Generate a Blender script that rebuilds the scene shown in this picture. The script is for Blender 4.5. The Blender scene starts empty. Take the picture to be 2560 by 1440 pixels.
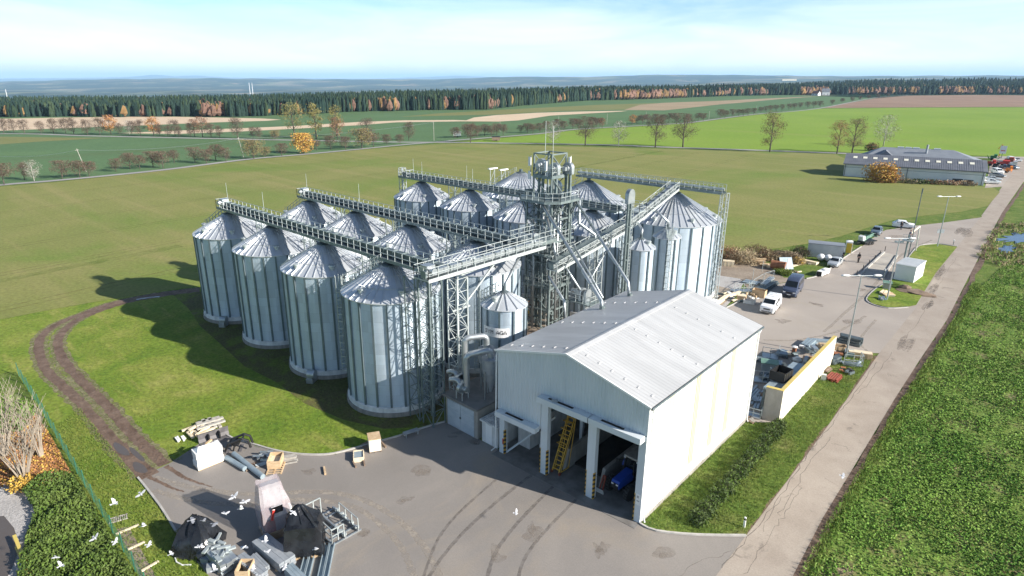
import bpy, math, random
from math import sin, cos, pi, radians, atan2, sqrt, hypot
from mathutils import Vector, Matrix
import numpy as np
R = random.Random(7)
SC = bpy.context.scene
COL = SC.collection
# ---------------------------------------------------------------- site frame: x along the silo rows, y across them, metres
F, PT, CX, H = 1567., .322, 1229., 32.
CP, SP = cos(PT), sin(PT)
FW = (-.69298, .72095); RT = (.72095, .69298); CAM = (49.14, -36.41)
def ray(px, py):
    a = (px-CX)/F; y = -(py-720)/F; f = CP+y*SP
    return (a*RT[0]+f*FW[0], a*RT[1]+f*FW[1], -SP+y*CP)
def G(px, py, z=0.):
    d = ray(px, py); t = (z-H)/d[2]
    return (CAM[0]+d[0]*t, CAM[1]+d[1]*t)
def P3(px, py, z=0.):
    g = G(px, py, z); return (g[0], g[1], z)
def depth(x, y): return (x-CAM[0])*FW[0]+(y-CAM[1])*FW[1]
def at_depth(px, py, dp):
    d = ray(px, py); t = dp/(d[0]*FW[0]+d[1]*FW[1])
    return (CAM[0]+d[0]*t, CAM[1]+d[1]*t, H+d[2]*t)
def polar(az, r):           # azimuth in degrees right of the view axis
    a = radians(az); f = cos(a)*r; s = sin(a)*r
    return (CAM[0]+f*FW[0]+s*RT[0], CAM[1]+f*FW[1]+s*RT[1])
# ---------------------------------------------------------------- mesh builder
class MB:
    def __init__(s): s.v = []; s.f = []; s.m = []; s.mi = 0
    def add(s, vs, fs):
        o = len(s.v); s.v += [tuple(p) for p in vs]
        s.f += [tuple(i+o for i in f) for f in fs]; s.m += [s.mi]*len(fs)
        return s
    def box(s, x0, y0, z0, x1, y1, z1):
        return s.add([(x0,y0,z0),(x1,y0,z0),(x1,y1,z0),(x0,y1,z0),(x0,y0,z1),(x1,y0,z1),(x1,y1,z1),(x0,y1,z1)],
                     [(3,2,1,0),(4,5,6,7),(0,1,5,4),(1,2,6,5),(2,3,7,6),(3,0,4,7)])
    def obox(s, c, sz, rz=0., rx=0., ry=0.):      # centred box, rotated
        m = Matrix.Rotation(rz,3,'Z') @ Matrix.Rotation(ry,3,'Y') @ Matrix.Rotation(rx,3,'X')
        vs = []
        for k in ((-1,-1,-1),(1,-1,-1),(1,1,-1),(-1,1,-1),(-1,-1,1),(1,-1,1),(1,1,1),(-1,1,1)):
            p = m @ Vector((k[0]*sz[0]/2, k[1]*sz[1]/2, k[2]*sz[2]/2)); vs.append((c[0]+p.x, c[1]+p.y, c[2]+p.z))
        return s.add(vs, [(3,2,1,0),(4,5,6,7),(0,1,5,4),(1,2,6,5),(2,3,7,6),(3,0,4,7)])
    def bar(s, p, q, w=.08, h=None):
        p, q = Vector(p), Vector(q); h = h or w; d = (q-p)
        if d.length < 1e-6: return s
        d.normalize(); up = Vector((0,0,1)) if abs(d.z) < .95 else Vector((1,0,0))
        a = d.cross(up).normalized(); b = a.cross(d).normalized()
        vs = []
        for c in (p, q):
            for i, j in ((-1,-1),(1,-1),(1,1),(-1,1)): vs.append(c + a*(i*w/2) + b*(j*h/2))
        return s.add(vs, [(0,1,2,3),(7,6,5,4),(0,4,5,1),(1,5,6,2),(2,6,7,3),(3,7,4,0)])
    def tube(s, p, q, r, n=8, r2=None, cap=True):
        p, q = Vector(p), Vector(q); r2 = r if r2 is None else r2; d = (q-p).normalized()
        up = Vector((0,0,1)) if abs(d.z) < .95 else Vector((1,0,0))
        a = d.cross(up).normalized(); b = a.cross(d).normalized(); vs = []
        for c, rr in ((p, r), (q, r2)):
            for i in range(n):
                t = 2*pi*i/n; vs.append(c + a*(cos(t)*rr) + b*(sin(t)*rr))
        fs = [(i, i+n, (i+1)%n+n, (i+1)%n) for i in range(n)]
        if cap: fs += [tuple(range(n)), tuple(range(2*n-1, n-1, -1))]
        return s.add(vs, fs)
    def pipe(s, pts, r, n=8):
        pts = [Vector(p) for p in pts]; rings = []; o = len(s.v)
        for k, c in enumerate(pts):
            d = (pts[min(k+1, len(pts)-1)] - pts[max(k-1, 0)]).normalized()
            up = Vector((0,0,1)) if abs(d.z) < .9 else Vector((1,0,0)) if k == 0 else a0
            a = d.cross(up).normalized(); b = a.cross(d).normalized(); a0 = b
            if k and a.dot(rings[-1]) < 0: a, b = -a, -b
            rings.append(a)
            rr = r[k] if isinstance(r, (list, tuple)) else r
            s.v += [tuple(c + a*(cos(2*pi*i/n)*rr) + b*(sin(2*pi*i/n)*rr)) for i in range(n)]
        for k in range(len(pts)-1):
            for i in range(n):
                s.f.append((o+k*n+i, o+(k+1)*n+i, o+(k+1)*n+(i+1)%n, o+k*n+(i+1)%n)); s.m.append(s.mi)
        s.f.append(tuple(o+i for i in range(n))); s.m.append(s.mi)
        s.f.append(tuple(o+(len(pts)-1)*n+i for i in range(n-1,-1,-1))); s.m.append(s.mi)
        return s
    def lathe(s, prof, n=24, c=(0,0), cap=True, rough=0):
        vs = []; fs = []
        for r, z in prof:
            for i in range(n):
                t = 2*pi*i/n; vs.append((c[0]+cos(t)*r, c[1]+sin(t)*r, z))
        for k in range(len(prof)-1):
            for i in range(n): fs.append((k*n+i, k*n+(i+1)%n, (k+1)*n+(i+1)%n, (k+1)*n+i))
        if cap: fs += [tuple(range(n-1,-1,-1)), tuple((len(prof)-1)*n+i for i in range(n))]
        return s.add(vs, fs)
    def prism(s, poly, z0, z1):
        n = len(poly); vs = [(p[0],p[1],z0) for p in poly]+[(p[0],p[1],z1) for p in poly]
        return s.add(vs, [tuple(range(n-1,-1,-1)), tuple(range(n,2*n))]+[(i,(i+1)%n,(i+1)%n+n,i+n) for i in range(n)])
    def xprism(s, poly, x0, x1):       # poly of (y, z), extruded along x
        n = len(poly); vs = [(x0,p[0],p[1]) for p in poly]+[(x1,p[0],p[1]) for p in poly]
        return s.add(vs, [tuple(range(n)), tuple(range(2*n-1,n-1,-1))]+[(i,i+n,(i+1)%n+n,(i+1)%n) for i in range(n)])
    def yprism(s, poly, y0, y1):       # poly of (x, z), extruded along y
        n = len(poly); vs = [(p[0],y0,p[1]) for p in poly]+[(p[0],y1,p[1]) for p in poly]
        return s.add(vs, [tuple(range(n-1,-1,-1)), tuple(range(n,2*n))]+[(i,(i+1)%n,(i+1)%n+n,i+n) for i in range(n)])
    def quad(s, a, b, c, d): return s.add([a,b,c,d], [(0,1,2,3)])
    def blob(s, c, rad, n=7, jit=.2, rnd=R):
        rx, ry, rz = rad; vs = []; fs = []; rows = [(-.95,.4),(-.5,.9),(.1,1.),(.6,.8),(.95,.35)]
        for z, k in rows:
            for i in range(n):
                t = 2*pi*(i+.5*(z>0))/n; j = 1+rnd.uniform(-jit, jit)
                vs.append((c[0]+cos(t)*k*rx*j, c[1]+sin(t)*k*ry*j, c[2]+z*rz*(1+rnd.uniform(-jit,jit)*.4)))
        for r in range(len(rows)-1):
            for i in range(n): fs.append((r*n+i, r*n+(i+1)%n, (r+1)*n+(i+1)%n, (r+1)*n+i))
        fs += [tuple(range(n-1,-1,-1)), tuple(range((len(rows)-1)*n, len(rows)*n))]
        return s.add(vs, fs)
    def turn(s, loc, rz=0., k0=0):     # move everything added since vertex k0: rotate about z, then shift
        c, n = cos(rz), sin(rz)
        for i in range(k0, len(s.v)):
            x, y, z = s.v[i]; s.v[i] = (x*c-y*n+loc[0], x*n+y*c+loc[1], z+(loc[2] if len(loc) > 2 else 0))
        return s
    def build(s, name, mats, parent=None, smooth=False, label=None):
        mats = mats if isinstance(mats, (list, tuple)) else [mats]
        if parent is not None: off = parent['_w'] if '_w' in parent else (0,0,0)
        else:
            a = np.array(s.v) if s.v else np.zeros((1,3))
            lo, hi = a.min(0), a.max(0); off = ((lo[0]+hi[0])/2, (lo[1]+hi[1])/2, lo[2])
        me = bpy.data.meshes.new(name)
        me.from_pydata([(p[0]-off[0], p[1]-off[1], p[2]-off[2]) for p in s.v], [], s.f)
        for m in mats: me.materials.append(MATS[m] if isinstance(m, str) else m)
        if len(mats) > 1: me.polygons.foreach_set('material_index', s.m)
        if smooth:
            me.polygons.foreach_set('use_smooth', [True]*len(me.polygons))
            if smooth is not True: me.set_sharp_from_angle(angle=radians(smooth))
        me.update()
        o = bpy.data.objects.new(name, me); COL.objects.link(o)
        if parent is not None: o.parent = parent
        else: o.location = off
        o['_w'] = tuple(float(q) for q in off)
        if label: o['label'] = label
        return o
MATS = {}
def tag(o, label, cat, group=None, kind=None):
    if label: o['label'] = label
    if cat: o['category'] = cat
    if group: o['group'] = group
    if kind: o['kind'] = kind
    return o
def thing(name, label, cat, loc=(0,0,0), group=None):
    o = bpy.data.objects.new(name, None); COL.objects.link(o); o.empty_display_size = .3
    o.location = loc; o['_w'] = tuple(loc)
    return tag(o, label, cat, group)
def one(mb, name, mats, label, cat, group=None, smooth=False):
    return tag(mb.build(name, mats, None, smooth), label, cat, group)
def structure(mb, name, mats, smooth=False):
    return tag(mb.build(name, mats, None, smooth), None, None, None, 'structure')
def dup(root, loc, rz=0., label=None, group=None, scale=None):
    r = root.copy(); COL.objects.link(r); r.location = loc; r.rotation_euler = (0,0,rz)
    if scale: r.scale = scale if isinstance(scale, (tuple, list)) else (scale,)*3
    r['_w'] = tuple(loc)
    if label: r['label'] = label
    if group: r['group'] = group
    for ch in root.children:
        c = ch.copy(); COL.objects.link(c); c.parent = r
        for g in ch.children:
            d = g.copy(); COL.objects.link(d); d.parent = c
    return r
def put(root, loc, rz=0., scale=None):
    root.location = loc; root.rotation_euler = (0,0,rz)
    if scale: root.scale = scale if isinstance(scale, (tuple, list)) else (scale,)*3
    return root
def lerp(a, b, t): return tuple(a[i]+(b[i]-a[i])*t for i in range(len(a)))
# ---------------------------------------------------------------- materials
def hexc(c):
    if isinstance(c, str):
        c = [int(c[i:i+2],16)/255 for i in (0,2,4)]
        c = [x/12.92 if x <= .04045 else ((x+.055)/1.055)**2.4 for x in c]
    return (c[0], c[1], c[2], 1.)
def newmat(name):
    m = bpy.data.materials.new(name); m.use_nodes = True; MATS[name] = m
    nt = m.node_tree; return m, nt, nt.nodes['Principled BSDF']
def nd(nt, t, **kw):
    n = nt.nodes.new(t)
    for k, v in kw.items():
        if k.startswith('i_'): n.inputs[int(k[2:]) if k[2:].isdigit() else k[2:].replace('_',' ')].default_value = v
        else: setattr(n, k, v)
    return n
def pos(nt, scale=(1,1,1), rz=0.):
    g = nt.nodes.new('ShaderNodeNewGeometry'); mp = nt.nodes.new('ShaderNodeMapping')
    mp.inputs['Scale'].default_value = scale; mp.inputs['Rotation'].default_value = (0,0,rz)
    nt.links.new(g.outputs['Position'], mp.inputs['Vector']); return mp.outputs['Vector']
def noise(nt, vec, sc, detail=4., rough=.55, dist=0.):
    n = nd(nt, 'ShaderNodeTexNoise'); n.inputs['Scale'].default_value = sc; n.inputs['Detail'].default_value = detail
    n.inputs['Roughness'].default_value = rough; n.inputs['Distortion'].default_value = dist
    nt.links.new(vec, n.inputs['Vector']); return n.outputs['Fac']
def ramp(nt, fac, stops):
    r = nd(nt, 'ShaderNodeValToRGB'); e = r.color_ramp.elements
    while len(e) < len(stops): e.new(.5)
    for i, (p, c) in enumerate(stops):
        e[i].position = p; c = hexc(c) if not isinstance(c, (int,float)) else (c,c,c,1); e[i].color = c
    nt.links.new(fac, r.inputs['Fac']); return r.outputs['Color']
def mix(nt, fac, a, b, mode='MIX'):
    m = nd(nt, 'ShaderNodeMix', data_type='RGBA', blend_type=mode)
    for sock, val in ((m.inputs[0], fac), (m.inputs[6], a), (m.inputs[7], b)):
        if hasattr(val, 'is_linked') or hasattr(val, 'links'): nt.links.new(val, sock)
        else: sock.default_value = val
    return m.outputs[2]
def bumpn(nt, b, fac, strength, dist=.05):
    n = nd(nt, 'ShaderNodeBump'); n.inputs['Strength'].default_value = strength; n.inputs['Distance'].default_value = dist
    nt.links.new(fac, n.inputs['Height']); nt.links.new(n.outputs['Normal'], b.inputs['Normal'])
def mat(name, c, c2=None, scale=1.5, rough=.6, metal=0., bump=0., bscale=None, lo=.35, hi=.65, spec=None, stretch=(1,1,1), detail=5.):
    m, nt, b = newmat(name)
    b.inputs['Roughness'].default_value = rough; b.inputs['Metallic'].default_value = metal
    if spec is not None: b.inputs['Specular IOR Level'].default_value = spec
    if c2 is None: b.inputs['Base Color'].default_value = hexc(c)
    else:
        v = pos(nt, stretch); f = noise(nt, v, scale, detail)
        nt.links.new(ramp(nt, f, [(lo, c), (hi, c2)]), b.inputs['Base Color'])
    if bump:
        f2 = noise(nt, pos(nt), bscale or scale*6, 3); bumpn(nt, b, f2, bump)
    return m
mat('galv', (.38,.42,.44), (.50,.53,.55), 1.2, .42, .75)
mat('galv_dark', (.10,.13,.14), (.17,.20,.21), 1.0, .5, .55)
mat('galv_green', (.155,.20,.205), (.25,.295,.295), 1.3, .5, .5)
mat('steel_white', (.40,.45,.455), (.52,.56,.56), 2, .45, .4)
mat('steel_bright', (.46,.50,.50), (.56,.60,.59), 2, .45, .3)
mat('roof_galv', (.52,.55,.59), (.63,.66,.69), .5, .38, .5)
mat('rib_shaded', (.13,.18,.205), (.18,.22,.24), 1, .5, .5)  # silo stiffeners: their shade is put into a darker base colour
mat('seam', (.64,.66,.68), None, 1, .3, .8)
mat('white', (.74,.75,.74), (.80,.80,.79), .8, .5)
mat('white_dirty', (.50,.51,.50), (.72,.72,.70), 1.2, .6, stretch=(1,1,.35))
mat('paint_white', (.80,.81,.82), None, rough=.25)
mat('plastic_white', (.78,.78,.77), None, rough=.4)
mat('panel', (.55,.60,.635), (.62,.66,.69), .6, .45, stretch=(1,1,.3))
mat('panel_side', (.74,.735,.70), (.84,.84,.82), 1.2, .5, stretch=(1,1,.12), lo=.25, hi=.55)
mat('panel_roof', (.40,.405,.41), (.475,.48,.485), .35, .36, 0., stretch=(.4,2.5,1))
mat('yellow_strip', (.66,.60,.36), (.71,.65,.42), 1.5, .5)
mat('yellow', (.60,.38,.05), (.50,.29,.04), 3, .55)
mat('yellow_mossy', (.62,.47,.11), (.46,.38,.16), 2.5, .7)  # mossy yellow of the bay wall rim
mat('black', (.012,.012,.013), None, rough=.5)
mat('rubber', (.018,.018,.018), (.03,.03,.03), 5, .85)
mat('tarp_black', (.010,.011,.014), (.02,.022,.026), 1.5, .2, bump=.7, bscale=3.2)
mat('glass', (.012,.016,.02), None, rough=.06)
mat('glass_blue', (.03,.05,.07), None, rough=.08)
mat('chrome', (.7,.7,.72), None, rough=.15, metal=1)
mat('lamp_glass', (.75,.76,.78), None, rough=.12)
mat('lamp_red', (.45,.02,.02), None, rough=.2)
mat('concrete', (.24,.225,.20), (.36,.34,.31), .9, .85, bump=.2, bscale=9, stretch=(1,1,.5))
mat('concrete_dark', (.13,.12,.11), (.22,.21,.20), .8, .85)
mat('plinth', (.20,.19,.17), (.31,.29,.26), 1.2, .85, stretch=(2,2,.4))
mat('wall_cream', (.62,.57,.44), (.74,.70,.60), .7, .8, stretch=(1,1,.4))
mat('kerb', (.34,.33,.31), (.45,.43,.40), 1.5, .85)
mat('roof_felt', (.15,.145,.14), (.22,.21,.20), .8, .85)
mat('door_grey', (.36,.42,.47), (.46,.51,.55), .8, .6, stretch=(1,1,2))
mat('wood', (.44,.31,.18), (.56,.42,.27), 2.5, .75, stretch=(1,1,3))
mat('wood_pale', (.62,.52,.36), (.72,.62,.46), 2.5, .75)
mat('wood_grey', (.30,.28,.25), (.44,.42,.38), 3, .85)
mat('wood_old', (.16,.11,.08), (.27,.20,.15), 3, .85)
mat('wood_yellow', (.60,.46,.10), (.52,.42,.14), 3, .75)
mat('rust', (.20,.07,.03), (.32,.14,.07), 2, .8)
mat('red', (.42,.03,.025), (.50,.05,.04), 3, .4)
mat('red_old', (.28,.06,.035), (.18,.05,.03), 3, .6)
mat('orange', (.62,.20,.03), None, rough=.5)
mat('blue', (.012,.055,.36), (.015,.07,.42), 3, .35)
mat('teal', (.03,.13,.17), (.05,.18,.22), 2, .5)
mat('navy', (.045,.06,.10), (.055,.07,.12), 1, .22)
mat('car_silver', (.55,.58,.60), None, rough=.22, metal=.4)
mat('car_grey', (.12,.14,.165), None, rough=.22, metal=.35)
mat('car_blue', (.16,.21,.26), None, rough=.22, metal=.35)
mat('grey_steel', (.27,.30,.33), (.36,.385,.41), 1.5, .5, .3)
mat('steel_blue', (.24,.31,.36), (.33,.40,.44), 1.5, .5, .3)
mat('shovel', (.10,.095,.10), (.16,.15,.155), 1.6, .6, .2)
mat('green_old', (.10,.20,.16), (.16,.28,.22), 2, .55)
mat('green_machine', (.02,.14,.05), (.03,.18,.06), 2, .4)
mat('fence_green', (.02,.10,.07), (.03,.14,.09), 2, .5)
mat('roof_slate', (.125,.135,.16), (.16,.17,.195), .5, .65)
mat('roof_blue', (.19,.21,.24), (.23,.25,.28), .5, .55)
mat('wall_white', (.66,.68,.69), (.74,.75,.76), .4, .6)
mat('skylight', (.72,.70,.58), None, rough=.4)
mat('cabin_grey', (.42,.43,.44), (.50,.505,.51), .8, .6)
mat('toilet_yellow', (.66,.44,.03), None, rough=.45)
mat('cloth_dark', (.016,.015,.017), (.03,.028,.03), 6, .9)
mat('cloth_blue', (.03,.04,.07), (.05,.06,.09), 6, .9)
mat('skin', (.48,.28,.20), None, rough=.55)
mat('hair', (.04,.025,.015), None, rough=.7)
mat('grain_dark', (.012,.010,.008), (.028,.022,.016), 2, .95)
mat('soil', (.15,.105,.075), (.24,.175,.125), .8, .95, bump=.5, bscale=5)
mat('gravel', (.25,.24,.235), (.40,.385,.37), 1.2, .9, bump=.8, bscale=7)
mat('trunk', (.085,.070,.055), (.14,.12,.095), 2, .9, stretch=(3,3,.4))
mat('birch', (.55,.53,.49), (.30,.28,.25), 2.2, .8, stretch=(1,1,3))
mat('twig', (.075,.048,.038), (.125,.082,.062), .35, .9)
mat('twig_grey', (.115,.088,.066), (.18,.14,.105), .5, .9)
mat('twig_olive', (.20,.17,.06), (.30,.24,.09), .4, .9)
mat('leaf_orange', (.34,.15,.035), (.46,.24,.06), .6, .8)
mat('leaf_gold', (.46,.29,.05), (.56,.37,.08), .8, .8)
mat('leaf_rust', (.25,.11,.06), (.34,.17,.09), .6, .8)
mat('mistletoe', (.13,.13,.03), (.20,.19,.05), .9, .8)
mat('conifer', (.015,.032,.026), (.025,.046,.034), .03, .9)
mat('conifer2', (.025,.044,.024), (.046,.068,.036), .03, .9)
mat('larch', (.16,.095,.035), (.24,.14,.05), .05, .9)
mat('beech', (.12,.068,.048), (.18,.10,.07), .05, .9)
mat('shrub', (.045,.07,.028), (.105,.135,.055), 1.2, .85)
mat('shrub_brown', (.14,.085,.05), (.25,.17,.10), .8, .9)
mat('reed', (.36,.28,.17), (.46,.37,.24), 1.2, .9)
mat('leaf_crop', (.075,.18,.026), (.19,.315,.055), .09, .75)
mat('leaf_crop2', (.12,.235,.04), (.25,.35,.085), .12, .75)
mat('leaf_ivy', (.07,.125,.022), (.125,.185,.04), .5, .75)
mat('leaf_dark_ivy', (.052,.092,.022), (.115,.16,.045), .35, .75)
mat('sapling', (.27,.225,.18), (.36,.31,.25), .8, .9)
mat('leaf_litter', (.30,.13,.05), (.42,.22,.09), 2.5, .85)
mat('grass_blade', (.10,.15,.025), (.20,.22,.06), 1.2, .8)
mat('sign_white', (.82,.82,.82), None, rough=.4)
mat('sign_text', (.05,.05,.055), None, rough=.5)
mat('bird', (.52,.53,.56), (.62,.62,.64), 8, .6)
mat('bird_grey', (.25,.26,.29), None, rough=.6)
mat('tile_red', (.30,.12,.08), None, rough=.8)
# silo wall: corrugated galvanised sheet
m, nt, b = newmat('silo_wall')
v = pos(nt, (1,1,.12)); f = noise(nt, v, .9, 3)
base = ramp(nt, f, [(.3, (.43,.52,.60)), (.7, (.53,.615,.69))])
tcx = nd(nt,'ShaderNodeTexCoord'); sx_ = nd(nt,'ShaderNodeSeparateXYZ'); nt.links.new(tcx.outputs['Object'],sx_.inputs[0])
def mth(op, a, c=None):
    n = nd(nt,'ShaderNodeMath',operation=op)
    for i, q in enumerate((a, c)):
        if q is None: continue
        if isinstance(q,(int,float)): n.inputs[i].default_value = q
        else: nt.links.new(q,n.inputs[i])
    return n.outputs[0]
an = mth('FLOOR',mth('MULTIPLY',mth('ARCTAN2',sx_.outputs[1],sx_.outputs[0]),3.5)); zz = mth('MULTIPLY',sx_.outputs[2],.9); zf = mth('FLOOR',zz)
cb = nd(nt,'ShaderNodeCombineXYZ'); nt.links.new(an,cb.inputs[0]); nt.links.new(zf,cb.inputs[1])
wn = nd(nt,'ShaderNodeTexWhiteNoise',noise_dimensions='3D'); nt.links.new(cb.outputs[0],wn.inputs['Vector'])
base = mix(nt,1.,base,ramp(nt,wn.outputs['Value'],[(0.,.90),(1.,1.06)]),'MULTIPLY')
base = mix(nt,1.,base,ramp(nt,mth('FRACT',zz),[(.0,.80),(.045,1.)]),'MULTIPLY')
nt.links.new(base, b.inputs['Base Color'])
b.inputs['Metallic'].default_value = .42; b.inputs['Roughness'].default_value = .46
w = nd(nt, 'ShaderNodeTexWave', wave_type='BANDS', bands_direction='Z', wave_profile='SIN'); w.inputs['Scale'].default_value = 2.6
w.inputs['Distortion'].default_value = .0; nt.links.new(pos(nt), w.inputs['Vector']); bumpn(nt, b, w.outputs['Fac'], .55, .035)
# translucent shrink wrap over a red machine
m, nt, b = newmat('shrink_wrap')
f = noise(nt, pos(nt, (1,1,.4)), 1.1, 5)
nt.links.new(ramp(nt, f, [(.35, (.50,.40,.43)), (.62, (.66,.60,.62))]), b.inputs['Base Color'])
b.inputs['Roughness'].default_value = .18; b.inputs['Alpha'].default_value = .38
bumpn(nt, b, noise(nt, pos(nt, (2,2,.6)), 3, 4, dist=1.), .4)
# ---- ground materials
def ground(name, stops, sc=.25, detail=8., stretch=(1,1,1), rz=0., fine=None, rough=.95, bump=.35, bscale=3., dist=.4, streak=None, spots=None, spec=.2):
    m, nt, b = newmat(name); v = pos(nt, stretch, rz)
    col = ramp(nt, noise(nt, v, sc, detail, .6, dist), stops)
    if streak:     # (scale vector, rotation, colour, lo, hi)
        s2 = noise(nt, pos(nt, streak[0], streak[1]), 1., 4, .55)
        col = mix(nt, ramp(nt, s2, [(streak[3], 0.), (streak[4], 1.)]), col, hexc(streak[2]))
    if spots:      # (scale, colour, lo, hi, distortion)
        s3 = noise(nt, pos(nt), spots[0], 6, .6, spots[4])
        col = mix(nt, ramp(nt, s3, [(spots[2], 0.), (spots[3], 1.)]), col, hexc(spots[1]))
    if fine:       # (scale, amount)
        f = noise(nt, pos(nt), fine[0], 3, .7)
        col = mix(nt, 1., col, ramp(nt, f, [(.25, 1-fine[1]), (.75, 1+fine[1])]), 'MULTIPLY')
    nt.links.new(col, b.inputs['Base Color']); b.inputs['Roughness'].default_value = rough; b.inputs['Specular IOR Level'].default_value = spec
    if bump: bumpn(nt, b, noise(nt, pos(nt), bscale, 4, .65), bump, .12)
    return m
ground('g_lawn', [(.28, (.085,.155,.017)), (.46, (.135,.195,.024)), (.62, (.20,.23,.044)), (.78, (.31,.285,.10))], .16, fine=(2.2,.45), bump=.6, bscale=2.5,
       streak=((.10,.5,1), .75, (.26,.255,.07), .58, .76))
ground('g_verge', [(.3, (.065,.115,.017)), (.5, (.105,.155,.027)), (.68, (.16,.18,.05)), (.82, (.23,.21,.09))], .35, fine=(3.,.5), bump=.7, bscale=3)
ground('g_olive', [(.3, (.158,.182,.048)), (.5, (.185,.196,.058)), (.7, (.22,.212,.074))], .03, fine=(1.6,.25), bump=.3, bscale=2.,
       streak=((.014,.20,1), -.05, (.25,.225,.09), .50, .78), spots=(.011, (.115,.185,.028), .54, .70, 1.))
ground('g_green', [(.3, (.072,.135,.056)), (.7, (.095,.165,.068))], .02, fine=(.5,.18), bump=.2, bscale=1., streak=((.03,.004,1), .9, (.085,.135,.055), .5, .75))
ground('g_bright', [(.3, (.15,.245,.024)), (.7, (.195,.28,.036))], .012, fine=(.5,.15), bump=.2, bscale=1., streak=((.004,.05,1), .35, (.19,.25,.045), .55, .72))
ground('g_tan', [(.3, (.50,.385,.265)), (.7, (.58,.455,.33))], .03, fine=(.4,.12), bump=0)
ground('g_brown', [(.3, (.21,.135,.095)), (.7, (.28,.185,.13))], .015, fine=(.4,.15), bump=0, streak=((.004,.06,1), .5, (.30,.21,.15), .5, .7))
ground('g_strip', [(.3, (.27,.21,.13)), (.7, (.34,.26,.17))], .02, fine=(.4,.12), bump=0)
ground('g_moss', [(.3, (.15,.165,.055)), (.7, (.19,.185,.07))], .03, fine=(.5,.15), bump=0)
ground('g_asphalt', [(.3, (.20,.184,.170)), (.55, (.238,.218,.201)), (.75, (.29,.262,.235))], .10, fine=(9.,.12), bump=.12, bscale=20, rough=.85,
       spots=(.09, (.29,.25,.205), .56, .74, 1.5))
ground('g_asphalt_yard', [(.3, (.30,.265,.236)), (.55, (.345,.306,.272)), (.75, (.395,.352,.308))], .10, fine=(9.,.1), bump=.1, bscale=20, rough=.85,
       spots=(.14, (.33,.29,.24), .55, .74, 1.2))
ground('g_road', [(.3, (.29,.245,.205)), (.5, (.335,.287,.243)), (.7, (.38,.33,.28))], .3, fine=(8.,.14), bump=.15, bscale=14, rough=.88,
       spots=(.22, (.17,.145,.125), .62, .74, 2.5), streak=((.9,.05,1), .02, (.345,.30,.255), .5, .7))
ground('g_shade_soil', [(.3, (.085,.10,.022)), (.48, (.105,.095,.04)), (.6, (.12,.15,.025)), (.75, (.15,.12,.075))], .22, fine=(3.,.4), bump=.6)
ground('g_crack', [(.3, (.17,.145,.125)), (.7, (.24,.205,.175))], 2., bump=0)
ground('g_worn', [(.3, (.25,.215,.185)), (.7, (.31,.268,.228))], 1.2, fine=(5.,.25), bump=.2)
ground('g_roadfar', [(.3, (.26,.25,.25)), (.7, (.33,.32,.31))], .05, bump=0)
ground('g_conc', [(.3, (.34,.315,.275)), (.7, (.44,.41,.365))], .5, fine=(6.,.1), bump=.1, bscale=12)
ground('g_mud', [(.3, (.095,.062,.045)), (.5, (.145,.10,.075)), (.72, (.20,.145,.11))], .8, fine=(4.,.3), bump=.8, bscale=3., rough=.8)
ground('g_rut', [(.3, (.17,.15,.085)), (.7, (.24,.225,.13))], .6, fine=(3.,.35), bump=.5)
ground('g_dirt', [(.3, (.20,.155,.12)), (.5, (.26,.215,.17)), (.7, (.32,.27,.22))], .25, fine=(3.,.25), bump=.5)
ground('g_gravel', [(.3, (.30,.285,.275)), (.5, (.37,.355,.345)), (.7, (.44,.425,.41))], .3, fine=(5.,.25), bump=.7, bscale=5)
ground('g_cropsoil', [(.3, (.10,.17,.032)), (.5, (.14,.20,.04)), (.62, (.17,.17,.065)), (.74, (.23,.185,.12))], .3, fine=(3.,.5), bump=.8)
ground('g_litter', [(.3, (.20,.10,.045)), (.5, (.33,.17,.07)), (.7, (.42,.25,.12))], .9, fine=(5.,.5), bump=.7, bscale=6)
ground('g_track', [(.3, (.31,.275,.24)), (.7, (.42,.37,.31))], 2.6, fine=(9.,.15), bump=0)
ground('g_skid', [(.3, (.135,.12,.11)), (.7, (.18,.16,.148))], 1.2, fine=(9.,.15), bump=0)
m, nt, b = newmat('water'); b.inputs['Base Color'].default_value = (.008,.04,.12,1); b.inputs['Roughness'].default_value = .08  # blue of the reflected sky is put into the base colour
m, nt, b = newmat('puddle'); b.inputs['Base Color'].default_value = (.10,.085,.075,1); b.inputs['Roughness'].default_value = .12
# distant land: patches of wood and field
m, nt, b = newmat('g_far'); v = pos(nt, (1,1,1))
w1 = noise(nt, v, .0012, 7, .62, .6); w2 = noise(nt, v, .0021, 5, .6)
c1 = ramp(nt, w2, [(.3, (.10,.15,.06)), (.5, (.20,.19,.10)), (.62, (.34,.26,.18)), (.8, (.11,.17,.06))])
col = mix(nt, ramp(nt, w1, [(.40, 0.), (.50, 1.)]), c1, (.022,.042,.026,1))
nt.links.new(col, b.inputs['Base Color']); b.inputs['Roughness'].default_value = 1.; b.inputs['Specular IOR Level'].default_value = 0.
mat('far_wood', (.018,.036,.024), (.030,.050,.032), .002, 1., spec=0)

for nm, lo_, hi_ in (('g_track',.15,.75),('g_skid',.10,.5),('g_crack',.3,.9),('g_worn',.08,.42),('g_rut',.3,1.)):
    nt = MATS[nm].node_tree; bb = nt.nodes['Principled BSDF']; f = noise(nt,pos(nt),1.6,6,.65)
    nt.links.new(ramp(nt,f,[(.38,lo_),(.62,hi_)]),bb.inputs['Alpha'])
for nm in ('leaf_crop','leaf_crop2','leaf_ivy','leaf_dark_ivy','grass_blade','shrub','shrub_brown','twig','twig_grey','conifer','conifer2'):
    MATS[nm].node_tree.nodes['Principled BSDF'].inputs['Specular IOR Level'].default_value = .12
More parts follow.
